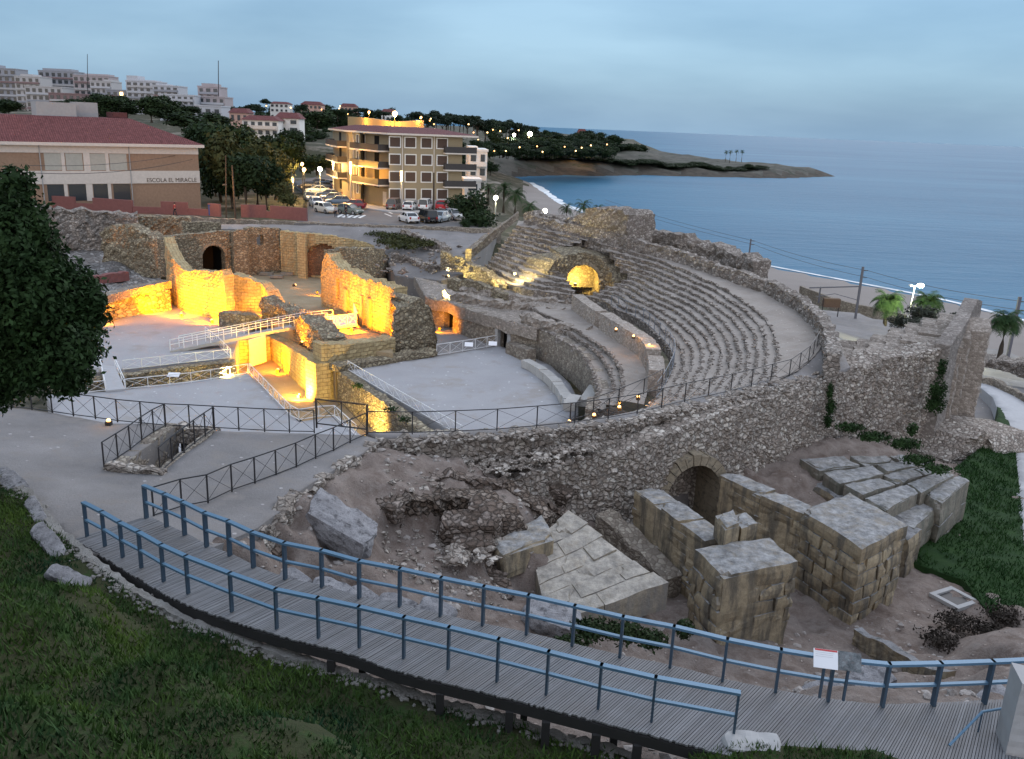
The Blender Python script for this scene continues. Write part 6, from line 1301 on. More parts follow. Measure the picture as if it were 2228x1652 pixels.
# school
ZS = 29.2; SA, SB = P(-190, 306, ZS), P(430, 317, ZS); FS = facade(SA, SB)
SC = thing('school_building', 'two storey brick school with white bands, red tiled roof and lettering', 'building', (SB.x, SB.y, 20))
sdep = Vector((-FS[2].x, -FS[2].y, 0)) * 15; c = [SA, SB, SB + sdep, SA + sdep]
MB().prism([(p.x, p.y) for p in c], 18.5, ZS - .3).obj('wall', M_BRICK, SC)
ex = [SA - Vector((FS[1].x, FS[1].y, 0)) * .8 + Vector((*FS[2], 0)) * .8, SB + Vector((*FS[1], 0)) * .7 + Vector((*FS[2], 0)) * .8, SB + sdep + Vector((*FS[1], 0)) * .7, SA + sdep]
MB().prism([(p.x, p.y) for p in ex], ZS - .3, ZS + .12).obj('cornice', M_CREAM, SC)
hip(MB(), [(p.x, p.y) for p in ex], ZS + .12, ZS + 3.5, .5).obj('roof', M_TILE, SC)
def sz(v, u=200): q = FS[0] + FS[1] * fs_(FS, u, 25); return PY(u, v, q.y).z
zb = [sz(v) for v in (333, 372, 400, 437)]
fbox(MB(), FS, 0, FS[3], zb[0] - .05, ZS - .3, 0, .12).obj('white_band', M_CREAM, SC); fbox(MB(), FS, 0, FS[3], zb[2], zb[1], 0, .15).obj('white_band', M_CREAM, SC)
for (u0, u1) in ((95, 135), (142, 180), (194, 230), (237, 276)):
    s0, s1 = fs_(FS, u0, 27), fs_(FS, u1, 27); window(FS, (s0 + s1) / 2, (zb[0] + zb[1]) / 2, s1 - s0, zb[0] - zb[1] - .2, SC, M_BLND, None)
    s0, s1 = fs_(FS, u0 + 7, 24), fs_(FS, u1 + 7, 24); window(FS, (s0 + s1) / 2, (zb[2] + zb[3]) / 2, s1 - s0, zb[2] - zb[3] - .1, SC, M_GLAS, None)
for u in (138, 187, 233): s = fs_(FS, u, 27); fbox(MB(), FS, s - .22 - (u == 187) * .2, s + .22 + (u == 187) * .2, zb[3], zb[0], .0, .1).obj('mullion', M_CREAM, SC)
for u in (86, 282): s = fs_(FS, u, 27); fbox(MB(), FS, s - .06, s + .06, 20, ZS - .3, .15, .25).obj('drainpipe', M_CONC, SC)
tx = bpy.data.curves.new('lettering', 'FONT'); tx.body = 'ESCOLA EL MIRACLE'; tx.align_x = 'LEFT'; tx.extrude = .02
to = bpy.data.objects.new('lettering', tx); COL.objects.link(to); dg = bpy.context.evaluated_depsgraph_get(); me = bpy.data.meshes.new_from_object(to.evaluated_get(dg)); wdt = max(v.co.x for v in me.vertices); bpy.data.objects.remove(to)
s0, s1 = fs_(FS, 318, 25), fs_(FS, 426, 25); k = (s1 - s0) / wdt; lo = mobj('lettering', me, SC); me.materials.clear(); me.materials.append(plain('sign_letters', (.10, .075, .06), .6))
q = FS[0] + FS[1] * s0 + FS[2] * .17; lo.location = Vector((q.x, q.y, lerp(zb[2], zb[1], .10))) - Vector((SB.x, SB.y, 20)); lo.rotation_euler = (R(90), 0, math.atan2(FS[1].y, FS[1].x)); lo.scale = (k, k * 1.05, k)
# blocks on the roof
for u0, u1, v0, v1, off, lb in ((80, 158, 260, 221, 8, 'rooftop_block'), (162, 206, 250, 222, 10, 'rooftop_block'), (240, 270, 262, 244, 7.5, 'rooftop_block')):
    q = FS[0] + FS[1] * fs_(FS, u0, 30) - FS[2] * off; y = q.y; a, b = PY(u0, v0, y), PY(u1, v0, y); zt = ZAT(u0, v1, a); MB().box(((a.x + b.x) / 2, y, (a.z + zt) / 2 - .8), (b.x - a.x, 3, zt - a.z + 1.6), math.atan2(FS[1].y, FS[1].x)).obj(lb, M_CONC if u0 != 240 else M_TILE, SC)
# red fence of the school
RF = thing('school_fence', 'red brick fence with taller piers below the school', 'fence', P(300, 466, CPZ))
fl_ = [(20, 447), (75, 451), (165, 456), (205, 458), (290, 464), (352, 466), (410, 468), (455, 470), (480, 472), (525, 473), (580, 474), (590, 475), (668, 481)]
for i, ((u0, v0), (u1, v1)) in enumerate(zip(fl_, fl_[1:])):
    a, b = P(u0, v0, CPZ), P(u1, v1, CPZ); hi = i in (1, 3, 5, 7, 9, 11) and i != 8
    if i == 8: continue
    MB().beam(a + Vector((0, 0, .45 + .4 * hi)), b + Vector((0, 0, .45 + .4 * hi)), .4 if hi else .3, .9 + .8 * hi).obj('pier' if hi else 'panel', M_BRKR, RF)
p = P(467, 470, CPZ); r = thing('container', 'small blue bin standing in the gap of the red fence', 'bin', p); MB().box((p.x, p.y, CPZ + .75), (1.3, 1, 1.3), .1).obj('body', plain('blue_plastic', (.02, .07, .22), .5), r); MB().box((p.x, p.y, CPZ + 1.45), (1.4, 1.1, .12), .1).obj('lid', plain('blue_plastic', (.02, .07, .22), .5), r)
wthing('kerb_wall', 'low grey stone wall below the red fence and car park', 'wall', [(p.x, p.y, 18.5, CPZ + .15) for p in (P(300, 470, CPZ), P(430, 476, CPZ), P(560, 482, CPZ), P(690, 488, CPZ), P(850, 494, CPZ), P(1000, 498, CPZ), P(1090, 500, CPZ))], .7, M_PODI, step=.6, rub=.06)
# far town
MW = [M_WHT, M_CREAM, plain('pinkish_render', (.52, .34, .28), .9), plain('grey_render', (.36, .37, .39), .9), plain('terracotta_render', (.36, .16, .11), .9)]
TBM = [plain('hazed_white', (.44, .45, .48), .9), plain('hazed_cream', (.42, .41, .41), .9), plain('hazed_pink', (.36, .32, .33), .9), plain('hazed_grey', (.28, .29, .32), .9), plain('hazed_red', (.22, .15, .15), .9)]  # renders of the far town greyed, distance haze put into their colours
wm = MB().box((0, 0, 0), (1, .3, 1)).obj('w', M_GLAS); WME = wm.data; bpy.data.objects.remove(wm)
def block_b(label, u0, u1, vb, vt, y, mat, fl, co, depth=14, steps=(), band=True, group='far apartment blocks', roof=None, lit=(), skew=.12):
    a, b = PY(u0, vb, y), PY(u1, vb, y + (u1 - u0) * skew * .1); h = ZAT((u0 + u1) / 2, vt, a) - a.z; r = thing('town_building', label, 'building', a, group); F = facade(a, b); L = F[3]
    fbox(MB(), F, 0, L, a.z - 8, a.z + h, -depth, 0).obj('wall', mat, r)
    for (s0, s1, dz) in steps: fbox(MB(), F, L * s0, L * s1, a.z + h, a.z + h + dz * px(u0, vb, y), -depth * .8, -1.5).obj('roof_storey', mat, r)
    ang = math.atan2(F[1].y, F[1].x); fh = h / fl
    for i in range(fl):
        if band and i: fbox(MB(), F, L * .04, L * .96, a.z + i * fh - .15, a.z + i * fh + .75, 0, .9).obj('balcony', (TBM[(1, 4, 3, 0)[(i + int(u0)) % 4]] if group == 'far apartment blocks' else MW[(i + int(u0)) % 2]), r)
        for j in range(co):
            q = F[0] + F[1] * (L * (j + .5) / co) + F[2] * .03; w = mobj('window', WME, r, Vector((q.x, q.y, a.z + (i + .55) * fh)) - a); w.scale = (L / co * random.uniform(.42, .6), 1, fh * .5); w.rotation_euler.z = ang
            if (i, j) in lit: w.material_slots[0].link = 'OBJECT'; w.material_slots[0].material = M_GLW['warm']
    if roof: hip(MB(), [(*(F[0] - F[1] * .5 + F[2] * .5),), (*(F[0] + F[1] * (L + .5) + F[2] * .5),), (*(F[0] + F[1] * (L + .5) - F[2] * depth),), (*(F[0] - F[1] * .5 - F[2] * depth),)], a.z + h, a.z + h + roof, .4).obj('roof', M_TILE, r)
    else: fbox(MB(), F, -.2, L + .2, a.z + h, a.z + h + .5, -depth - .1, .2).obj('parapet', mat, r)
    return r
TB = [('far grey flats at the left edge of the town', -40, 45, 250, 150, 520, 3, 7, 6, ((0, .5, 8),)), ('far pale flats with red panels, second from the left', 40, 95, 250, 168, 500, 1, 6, 4, ((.2, .7, 6),)), ('far reddish stepped flats in the middle of the skyline', 92, 170, 245, 156, 560, 3, 6, 6, ((.1, .9, 6), )),
      ('far cream flats under the reddish stepped ones', 60, 140, 252, 190, 450, 1, 4, 6, ()), ('far terracotta flats above the rooftop block', 110, 180, 250, 205, 430, 4, 3, 5, ()), ('far grey-pink flats beside the aerial', 165, 243, 240, 166, 540, 2, 5, 6, ((.3, .95, 5),)), ('far pale flats at the right end of the first cluster', 200, 246, 232, 178, 470, 1, 4, 4, ((.6, 1, 5),)),
      ('stepped white flats on the skyline right of the gap', 277, 345, 225, 178, 430, 0, 4, 5, ((0, .35, 12), (.4, .9, 4))), ('white flats with roof gardens', 335, 390, 232, 188, 420, 0, 4, 4, ((.1, .5, 5),)), ('long white terrace houses below the white flats', 348, 425, 252, 208, 380, 0, 4, 6, ()), ('low white house with the lit window', 232, 300, 225, 198, 440, 3, 2, 5, ()),
      ('pink tower house by the tall mast', 432, 478, 232, 190, 400, 2, 3, 3, ((.15, .8, 8),)), ('pinkish flats right of the tower house', 418, 490, 240, 212, 390, 2, 2, 5, ()), ('low white annex below the pink tower', 425, 482, 258, 232, 340, 0, 1, 3, ())]
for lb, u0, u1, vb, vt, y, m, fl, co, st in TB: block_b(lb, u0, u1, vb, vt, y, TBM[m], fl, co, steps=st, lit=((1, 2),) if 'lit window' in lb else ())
block_b('white house with red columns above the grove', 528, 606, 296, 262, 240, MW[0], 2, 5, 10, (), True, 'hillside houses', 1.2); block_b('plain white gabled house right of the red columns', 600, 652, 290, 258, 250, MW[0], 2, 2, 10, (), False, 'hillside houses', 1.6)
block_b('white hilltop villa left of the slim pine', 588, 628, 245, 226, 440, MW[0], 2, 4, 10, (), False, 'hillside houses', 1.0); block_b('long hilltop house with red roof', 655, 700, 250, 228, 450, MW[2], 2, 5, 10, (), False, 'hillside houses', 1.6); block_b('small house behind the trees left of the lit parapet', 500, 540, 268, 246, 300, MW[2], 1, 3, 9, (), False, 'hillside houses', 1.5)
block_b('pale house behind the pine row', 830, 858, 262, 244, 470, MW[0], 2, 3, 8, (), False, 'hillside houses', 1.5); block_b('house glimpsed among ridge pines', 740, 775, 246, 232, 470, MW[2], 1, 4, 8, (), False, 'hillside houses', 1.5)
block_b('villa with red roofs among the headland trees', 1256, 1275, 308, 290, 720, MW[1], 2, 2, 8, (), False, None, 3.2)
b_ = block_b('white beach stairs building right of the apartment block', 1018, 1058, 420, 330, 200, MW[0], 3, 2, 12, ((0, .5, 10),), True, None); block_b('white ramp block below the beach stairs', 1010, 1045, 450, 395, 185, MW[0], 2, 1, 8, (), False, None)
# lit parapet terrace behind the apartment block
LP = wl_([(757, 290, 27, 256), (800, 292, 27, 258), (860, 296, 27, 266), (922, 300, 27, 262)]); LP = [(*PY(u, 290, y).xy, 26, ZAT(u, v, PY(u, 290, y))) for u, v, y in ((757, 254, 215), (800, 257, 200), (850, 264, 190), (870, 265, 190), (922, 262, 198))]
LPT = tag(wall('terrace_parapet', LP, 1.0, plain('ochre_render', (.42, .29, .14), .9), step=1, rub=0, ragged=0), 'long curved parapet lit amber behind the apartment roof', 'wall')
p = PY(860, 285, 187); MB().box((p.x, p.y, 29.5), (2.6, 2, 6.3)).obj('stair_block', plain('ochre_render', (.42, .29, .14), .9), LPT); 
# masts and poles
for u, vb, vt, y, r_, nm, lb, cat in ((475, 240, 132, 395, .22, 'mast', 'tall thin radio mast beside the pink tower', 'mast'), (190, 190, 118, 500, .2, 'mast', 'thin aerial above the flats on the left skyline', 'mast'), (491, 485, 338, 119.5, .1, 'wooden_pole', 'slim pole left of two in front of the grove', 'pole'), (514, 488, 360, 118, .15, 'wooden_pole', 'leaning dark pole right of two in front of the grove', 'pole'), (944, 480, 376, 124, .14, 'wooden_pole', 'dark wooden pole standing among the parked cars', 'pole')):
    a = PY(u, vb, y); b = PY(u + (-9 if u == 514 else 0), vt, y); mb = MB(); mb.tube([a - Vector((0, 0, 2)), b], [r_, r_ * .7], 7); tag(mb.obj(nm, M_WOOD if 'pole' in nm else M_DMET), lb, cat)
def cable(a, b, sag, r=.02): return [a.lerp(b, t / 12) - Vector((0, 0, sag * 4 * (t / 12) * (1 - t / 12))) for t in range(13)]
# railway masts with wires
RP = []
for u, vb, vt, y, w, lb in ((1627, 580, 520, 190, .28, 'railway mast farthest along the beach, against the sea'), (1861, 692, 580, 144, .35, 'lattice railway mast with cantilever arm, in front of the beach'), (2190, 790, 645, 104, .35, 'railway mast behind the dark palm at the right edge'), (1663, 606, 583, 165, .2, 'short post beside the parapet corner')):
    a = PY(u, vb, y); b = PY(u, vt, y); b.x = a.x; r = thing('railway_mast', lb, 'mast', a, 'railway masts'); h = b.z - a.z
    MB().beam(a - Vector((0, 0, 1)), a + Vector((0, 0, h)), w, w * .7).obj('post', plain('mast_grey', (.12, .12, .14), .7), r)
    if h > 4:
        for k in (.93, .8): MB().beam(a + Vector((0, 0, h * k)), a + Vector((.9, 0, h * k)), .1, .1).obj('insulator', M_DMET, r)
        RP.append((a, h))
    if y == 144:
        mb = MB(); q = a + Vector((0, 0, h * .62)); e = q + Vector((-8.5, -.5, -.5)); mb.beam(q, e, .16, .2); mb.beam(a + Vector((0, 0, h * .35)), q + Vector((-4, 0, -1.4)), .1, .1); mb.beam(q + Vector((-4, 0, -1.4)), q + Vector((-7, 0, -2)), .1, .1); mb.beam(q + Vector((-6.5, 0, -.3)), q + Vector((-6.5, 0, -3)), .2, .2); mb.obj('cantilever_arm', plain('mast_grey', (.12, .12, .14), .7), r)
RP.sort(key=lambda k: -k[0].y); far0 = (Vector((25, 270, 6)), 8)
near0 = (Vector((66, 60, 8)), 9)
for lv, nm in ((.93, 'upper'), (.8, 'lower')):
    mb = MB(); seq = [far0] + RP + [near0]
    for (a, h), (b, g) in zip(seq, seq[1:]): mb.tube(cable(a + Vector((.9, 0, h * lv)), b + Vector((.9, 0, g * lv)), .5), .028, 4)
    tag(mb.obj('railway_wire', M_DMET), nm + ' overhead wire strung between the railway masts above the sea', 'wire')
mb = MB()
for v0, v1 in ((330, 336), (346, 352)): mb.tube(cable(P(60, v0 + 30, 27), P(428, v1 - 6, 28.2) + Vector((0, -1.5, 0)), .7), .03, 4)
tag(mb.obj('cable', M_DMET), 'pair of slack cables crossing in front of the school windows', 'wire')
# low walls and frames by the railway
mb = MB(); wfl = [(1740, 625), (1820, 655), (1900, 672), (1975, 690)]
wthing('sea_wall', 'low wall between the railway and the beach', 'wall', [(*P(u, v, 5.2).xy, 3, 5.4) for u, v in wfl], .6, M_PODI, step=1.5, rub=.05)
p = PY(1805, 685, 140); r = thing('iron_frame', 'rusty cable drum frame on the ground by the railway mast', 'frame', p); MB().box(p + Vector((0, 0, 2.0)), (2.6, 1, 1.4)).obj('drum', plain('rust', (.14, .09, .06), .9), r)
for s in (-1, 1): MB().beam(p + Vector((s * 1.3, 0, -.3)), p + Vector((s * 1.3, 0, 2.6)), .12, .12).obj('leg', M_DMET, r)
# rocky bank and low wall at the right edge
wthing('path_wall', 'pale rock bank above the path at the right edge', 'wall', wl_([(2105, 795, 12.8, 783), (2150, 800, 12.8, 782), (2200, 812, 12.8, 788), (2260, 838, 12.8, 806)]), 3.5, M_RUB, step=.35, rub=.2, ragged=.2, size=.8)
wthing('path_wall', 'low dark wall across the path at the right edge', 'wall', wl_([(2115, 832, 12.9, 818), (2160, 842, 12.9, 828), (2205, 862, 12.9, 848), (2260, 895, 12.9, 880)]), .5, M_PODI, step=.35, rub=.06)
wthing('rubble_bank', 'sloping bank of loose rubble behind the tall broken wall', 'ruin', wl_([(2062, 1012, 13.4, 1000), (2100, 1000, 13.4, 955), (2140, 990, 13.4, 940), (2166, 1000, 13.4, 985)]), 4, M_RUBN, step=.3, rub=.2, ragged=.3)
wthing('low_wall', 'low pale block wall running from the big pier to the handrail', 'wall', wt_([(1858, 1372, 15.6), (1950, 1418, 16.0), (2060, 1468, 16.8)], 14), .35, M_BLOK, step=.25, rub=.03, topmat=M_BTOP)
for i, (u, v, z, s) in enumerate(((1890, 1490, 16.9, (1.3, .9, .5)), (1780, 1520, 17.2, (1.5, .7, .4)), (2160, 1545, 18.8, (1, .8, .4)))):
    p = P(u, v, z); boulder('stone_slab', ('tilted pale slab under the boardwalk handrail', 'flat pale slab at the boardwalk edge left of the tilted one', 'pale slab behind the corner pillar')[i], p - Vector((s[0] / 2, .2, 0)), p + Vector((s[0] / 2, .2, .3)), s[1], s[2], M_ROCK, i + 9, 'stone slab')
# ---------------------------------------------------------------- cars
def car_mesh(kind):
    van = kind == 'van'; H = {'hatch': 1.48, 'saloon': 1.42, 'van': 1.82}[kind]; L = {'hatch': 2.0, 'saloon': 2.25, 'van': 2.15}[kind]; W = .87
    st = [(-L, .42, .80, .80), (-L + .1, .25, .98, .96), (-L * .55, .22, 1.0, 1), (0, .2, .98, 1), (L * .42, .2, .95, 1), (L * .75, .22, .84, .97), (L - .12, .25, .70, .90), (L, .38, .58, .78)]
    if kind == 'saloon': st[1] = (-L + .1, .25, .92, .96); st[2] = (-L * .6, .22, .97, 1)
    mb = MB(); V = []
    for x, zl, zt, k in st:
        w = W * k; V += [(x, -w * .92, zl), (x, -w, (zl + zt) * .5), (x, -w * .92, zt), (x, 0, zt + .04), (x, w * .92, zt), (x, w, (zl + zt) * .5), (x, w * .92, zl)]
    F = [(i * 7 + j, (i + 1) * 7 + j, (i + 1) * 7 + j + 1, i * 7 + j + 1) for i in range(len(st) - 1) for j in range(6)] + [tuple(range(7)), tuple(range(len(st) * 7 - 1, len(st) * 7 - 8, -1))]
    F = [f[::-1] for f in F]; body = mb.add(V, F)
    xb, xr0, xr1, xw = {'hatch': (-L + .15, -L + .55, .25, .95), 'saloon': (-L + .65, -.95, .3, 1.0), 'van': (-L + .06, -L + .2, .45, 1.05)}[kind]
    gl = MB().hexa([(xb, -.79, .95), (xw, -.79, .93), (xw, .79, .93), (xb, .79, .95), (xr0, -.62, H - .05), (xr1, -.62, H - .05), (xr1, .62, H - .05), (xr0, .62, H - .05)])
    rf = MB().hexa([(xr0 - .04, -.64, H - .06), (xr1 + .05, -.64, H - .06), (xr1 + .05, .64, H - .06), (xr0 - .04, .64, H - .06), (xr0 + .08, -.5, H), (xr1 - .1, -.5, H), (xr1 - .1, .5, H), (xr0 + .08, .5, H)])
    for x0, x1 in ((xb, xr0), (xw, xr1), ((xb + xw) / 2 - .1, (xr0 + xr1) / 2 - .1)):
        for s in (-1, 1): rf.beam((x0, s * .80, .95), (x1, s * .635, H - .04), .09, .05)
    return body, gl, rf, L
CARP = {}
M_GLS = plain('car_glass', (.02, .024, .028), .08, 0, .1, .6); M_TYRE = plain('tyre', (.02, .02, .02), .9); M_RIM = plain('wheel_rim', (.35, .35, .36), .4, .6)
M_HL = plain('headlight_glass', (.7, .7, .68), .2); M_TL = plain('tail_light_glass', (.35, .02, .015), .3); M_PLT = plain('number_plate', (.7, .7, .7), .5)
def keep(mb, mat):
    o = mb.obj('m', mat); me = o.data; bpy.data.objects.remove(o); return me
for kd in ('hatch', 'saloon', 'van'):
    b, g, r_, L = car_mesh(kd); CARP[kd] = (keep(b, M_WHT), keep(g, M_GLS), keep(r_, M_WHT), L)
mw = MB(); mw.tube([(0, -.1, 0), (0, .1, 0)], .32, 14); TY = keep(mw, M_TYRE); mw = MB(); mw.tube([(0, -.108, 0), (0, .108, 0)], .2, 10); RI = keep(mw, M_RIM)
HL = keep(MB().box((0, 0, 0), (.14, .34, .17)), M_HL); TL = keep(MB().box((0, 0, 0), (.12, .22, .3)), M_TL); PL = keep(MB().box((0, 0, 0), (.04, .5, .12)), M_PLT)
def paint(c):
    nm = 'car_paint_%d' % (hash(c) % 99999); return plain(nm, c, .3, .1, .05, .5)
def car(kind, u, v, deg, c, label, sc=1.0, z=CPZ):
    p = P(u, v, z); r = thing('parked_car', label, 'car', (p.x, p.y, z + .01), 'cars in the car park'); r.rotation_euler.z = R(deg); r.scale = (sc,) * 3; b, g, f, L = CARP[kind]; pm = paint(c)
    for nm, me, m in (('body', b, pm), ('window', g, None), ('roof', f, pm)):
        o = mobj(nm, me, r)
        if m: o.material_slots[0].link = 'OBJECT'; o.material_slots[0].material = m
    for x in (-L * .62, L * .62):
        for y in (-.78, .78): w = mobj('wheel', TY, r, (x, y, .32)); mobj('rim', RI, w)
    for y in (-.6, .6): mobj('headlight', HL, r, (L - .1, y, .62)); mobj('tail_light', TL, r, (-L + .02, y, .8))
    mobj('number_plate', PL, r, (-L + .02, 0, .55)); return r
WHT_, SIL, GRY, BLU, BLK, RED = (.72, .72, .72), (.45, .46, .47), (.16, .17, .175), (.03, .06, .13), (.018, .018, .02), (.42, .012, .02)
for a in (('van', 859, 456, 80, (.20, .15, .14), 'brown-grey van parked at the left of the row under the apartment windows'), ('hatch', 893, 458, 82, WHT_, 'white hatchback seen from behind under the apartment windows'), ('van', 926, 457, 84, WHT_, 'small white van parked between white hatchback and red car'), ('hatch', 962, 457, 86, RED, 'bright red hatchback at the right of the row under the windows'),
          ('saloon', 889, 484, 118, WHT_, 'white saloon parked alone at the front with dark windows'), ('van', 928, 484, 120, BLK, 'black van behind the wooden pole'), ('hatch', 957, 483, -110, (.34, .40, .44), 'pale blue-grey hatchback facing the ruins'), ('hatch', 988, 478, -60, (.30, .31, .33), 'grey estate parked next to the big dark bush'),
          ('saloon', 691, 421, 200, (.45, .50, .54), 'silver-blue saloon highest in the crowded left row'), ('hatch', 674, 437, -70, (.24, .29, .32), 'blue-grey hatchback at the left end of the crowded row'), ('hatch', 689, 450, -65, WHT_, 'white hatchback facing out of the crowded row'), ('hatch', 708, 463, -45, (.62, .59, .52), 'cream hatchback nearest at the front of the crowded row'),
          ('saloon', 716, 430, 190, BLU, 'dark blue saloon behind the white hatchback'), ('saloon', 722, 438, 192, (.05, .09, .17), 'blue saloon in the middle of the crowded row'), ('hatch', 735, 446, 195, (.12, .17, .22), 'steel blue hatchback right in the crowded row'), ('hatch', 768, 455, 180, (.25, .02, .03), 'dark red car behind the grey-green hatchback'),
          ('hatch', 762, 466, -30, (.13, .155, .14), 'grey-green hatchback parked sideways by the two people'), ('saloon', 672, 411, 195, (.06, .06, .07), 'dark saloon at the far end of the left row'), ('hatch', 690, 405, 195, GRY, 'grey hatchback far up the street'), ('hatch', 716, 408, 160, (.30, .31, .32), 'pale grey car far up the street by the building corner'),
          ('hatch', 700, 412, 195, BLU, 'small blue car far up the street')): car(*a)
# road paint: one object per marking
def mark(label, q, grp): return tag(MB().add([tuple(P(u, v, CPZ + .012 + .002)) for u, v in q], [(3, 2, 1, 0)]).obj('road_marking', M_LINE), label, 'road marking', grp)
for i in range(5):
    u = 730 + i * 12; mark('white diagonal stripe of the hatched area by the two people', [(u, 472 + i * .4), (u + 14, 466 + i * .4), (u + 19, 467 + i * .4), (u + 6, 473.5 + i * .4)], 'hatched stripes')
for i, (a, b) in enumerate((((812, 449), (852, 465)), ((867, 457), (885, 466)), ((905, 459), (915, 468)), ((835, 465), (850, 471)))): mark(('long white parking line left of the brown-grey van', 'white parking line right of the brown-grey van', 'white parking line right of the white hatchback', 'short white arrow stroke on the open road')[i], [(a[0], a[1]), (a[0] + 4, a[1]), (b[0] + 4, b[1]), (b[0], b[1])], 'parking lines')
for i in range(7): u, v = 765 + i * 9, 441 + i * 1.7; mark('white dash along the kerb of the apartment pavement', [(u, v), (u + 5, v + 1), (u + 3, v + 2.6), (u - 2, v + 1.6)], 'kerb dashes')
# ---------------------------------------------------------------- people
def person(u, v, label, top, legs, facing=0, z=CPZ, hair=(.03, .02, .015), stride=.12):
    p = P(u, v, z); r = thing('person', label, 'person', (p.x, p.y, z)); r.rotation_euler.z = facing
    def skin(nm, pts_, edges, rad, mat):
        me = bpy.data.meshes.new(nm); me.from_pydata(pts_, edges, []); o = bpy.data.objects.new(nm, me); COL.objects.link(o); o.parent = r
        o.modifiers.new('skin', 'SKIN'); s = o.modifiers.new('sub', 'SUBSURF'); s.levels = s.render_levels = 1; [setattr(me.skin_vertices[0].data[i], 'radius', (k, k * (.75 if i in (0, 1, 2) else 1))) for i, k in enumerate(rad)]; me.skin_vertices[0].data[0].use_root = True
        me.materials.append(mat); return o
    s = stride
    B = [(0, 0, .95), (0, 0, 1.18), (0, 0, 1.40), (0, 0, 1.50), (0, .01, 1.60), (0, .01, 1.70), (.18, 0, 1.40), (.24, -.02, 1.12), (.23, .06, .86), (-.18, 0, 1.40), (-.24, .03, 1.12), (-.22, .1, .88), (.1, 0, .90), (.1, -s, .48), (.1, -s * 1.4, .07), (.1, -s * 1.4 + .16, .04), (-.1, 0, .90), (-.1, s, .48), (-.1, s * 1.4, .07), (-.1, s * 1.4 + .16, .04), (.22, .12, .76), (-.21, .15, .78)]
    Ed = [(0, 1), (1, 2), (2, 3), (3, 4), (4, 5), (2, 6), (6, 7), (7, 8), (8, 20), (2, 9), (9, 10), (10, 11), (11, 21), (0, 12), (12, 13), (13, 14), (14, 15), (0, 16), (16, 17), (17, 18), (18, 19)]
    skin('body', B, Ed, [.14, .13, .15, .055, .095, .085, .06, .045, .035, .06, .045, .035, .085, .06, .045, .04, .085, .06, .045, .04, .03, .03], plain('skin_tone', (.42, .26, .19), .6))
    skin('jacket', [B[i] for i in (0, 1, 2, 6, 7, 8, 9, 10, 11)], [(0, 1), (1, 2), (2, 3), (3, 4), (4, 5), (2, 6), (6, 7), (7, 8)], [.17, .16, .18, .085, .065, .055, .085, .065, .055], top)
    skin('trousers', [B[i] for i in (0, 12, 13, 14, 16, 17, 18)], [(0, 1), (1, 2), (2, 3), (0, 4), (4, 5), (5, 6)], [.16, .105, .08, .065, .105, .08, .065], legs)
    MB().ball((0, -.01, 1.69), .115, 2, (1, 1.05, .9)).obj('hair', plain('dark_hair', hair, .8), None).parent = r
    return r
person(731, 474, 'person in a light top standing at the left end of the hatched stripes', plain('light_shirt', (.42, .40, .40), .9), plain('dark_trousers', (.03, .03, .04), .9), .4)
person(753, 473, 'person in dark clothes standing by the grey-green hatchback', plain('black_jacket', (.015, .015, .018), .9), plain('dark_trousers', (.03, .03, .04), .9), 2.6)
person(381, 470, 'person in a red top walking along the red school fence', plain('red_top', (.35, .04, .04), .9), plain('dark_trousers', (.03, .03, .04), .9), 1.6)
# ---------------------------------------------------------------- lamps
def lamp_light(p, e, c, r=.12, name='lamp_light', parent=None, spot=None, aim=None):
    l = bpy.data.lights.new(name, 'SPOT' if spot else 'POINT'); l.energy = e; l.color = c; l.shadow_soft_size = r
    if spot: l.spot_size = R(spot); l.spot_blend = .6
    o = bpy.data.objects.new(name, l); COL.objects.link(o); o.location = p
    if aim is not None: o.rotation_euler = (Vector(aim) - Vector(p)).to_track_quat('-Z', 'Y').to_euler()
    return o
AMB, WRM, WHI, SOD = (1, .46, .07), (1, .66, .26), (1, .95, .82), (1, .32, .0)
def globe(u, vb, vt, y, label, gm='warm', rad=.3, e=0, c=WRM, group='street lamps with round globes', pole=.06):
    a = PY(u, vb, y); b = PY(u, vt, y); b.x = a.x; r = thing('street_lamp', label, 'street lamp', a, group)
    MB().tube([a - Vector((0, 0, .5)), b], [pole * 1.3, pole], 6).obj('pole', M_DMET if gm != 'white' else plain('lamp_pole', (.45, .45, .40), .6), r); MB().ball(b + Vector((0, 0, rad * .9)), rad, 2).obj('globe', M_GLW[gm], r)
    if e: lamp_light(b + Vector((0, 0, -.25)), e, c, .25)
    return r
globe(659, 415, 360, 160, 'yellow globe lamp over the crowded car row, upper of two at left', 'warm', .28, 900, AMB); globe(663, 420, 373, 150, 'yellow globe lamp over the crowded car row, lower of two at left', 'warm', .32, 1000, WRM); globe(697, 415, 373, 158, 'brightest white globe lamp over the crowded car row', 'white', .42, 1800, WRM); globe(690, 395, 352, 185, 'small white globe lamp farther up the street', 'white', .28, 120, WRM)
globe(1077, 478, 435, 128, 'white globe lamp beside the big dark bush', 'white', .34, 350, (1, .95, .6), pole=.09); globe(1184, 490, 464, 150, 'white globe lamp peeping over the seating wall', 'white', .42, 250, WHI)
globe(803, 262, 247, 205, 'amber lamp left on the lit parapet', 'amber', .3, 1500, AMB, 'amber lamps on the parapet'); globe(859, 272, 253, 186, 'largest amber lamp on the lit parapet', 'warm', .55, 3000, AMB, 'amber lamps on the parapet'); globe(916, 268, 258, 196, 'small amber lamp at the right end of the lit parapet', 'amber', .25, 500, AMB, 'amber lamps on the parapet')
for p in (PY(775, 262, 200), PY(815, 266, 190), PY(845, 268, 182), PY(880, 272, 183), PY(908, 272, 189)): lamp_light(p, 800, AMB, .4)
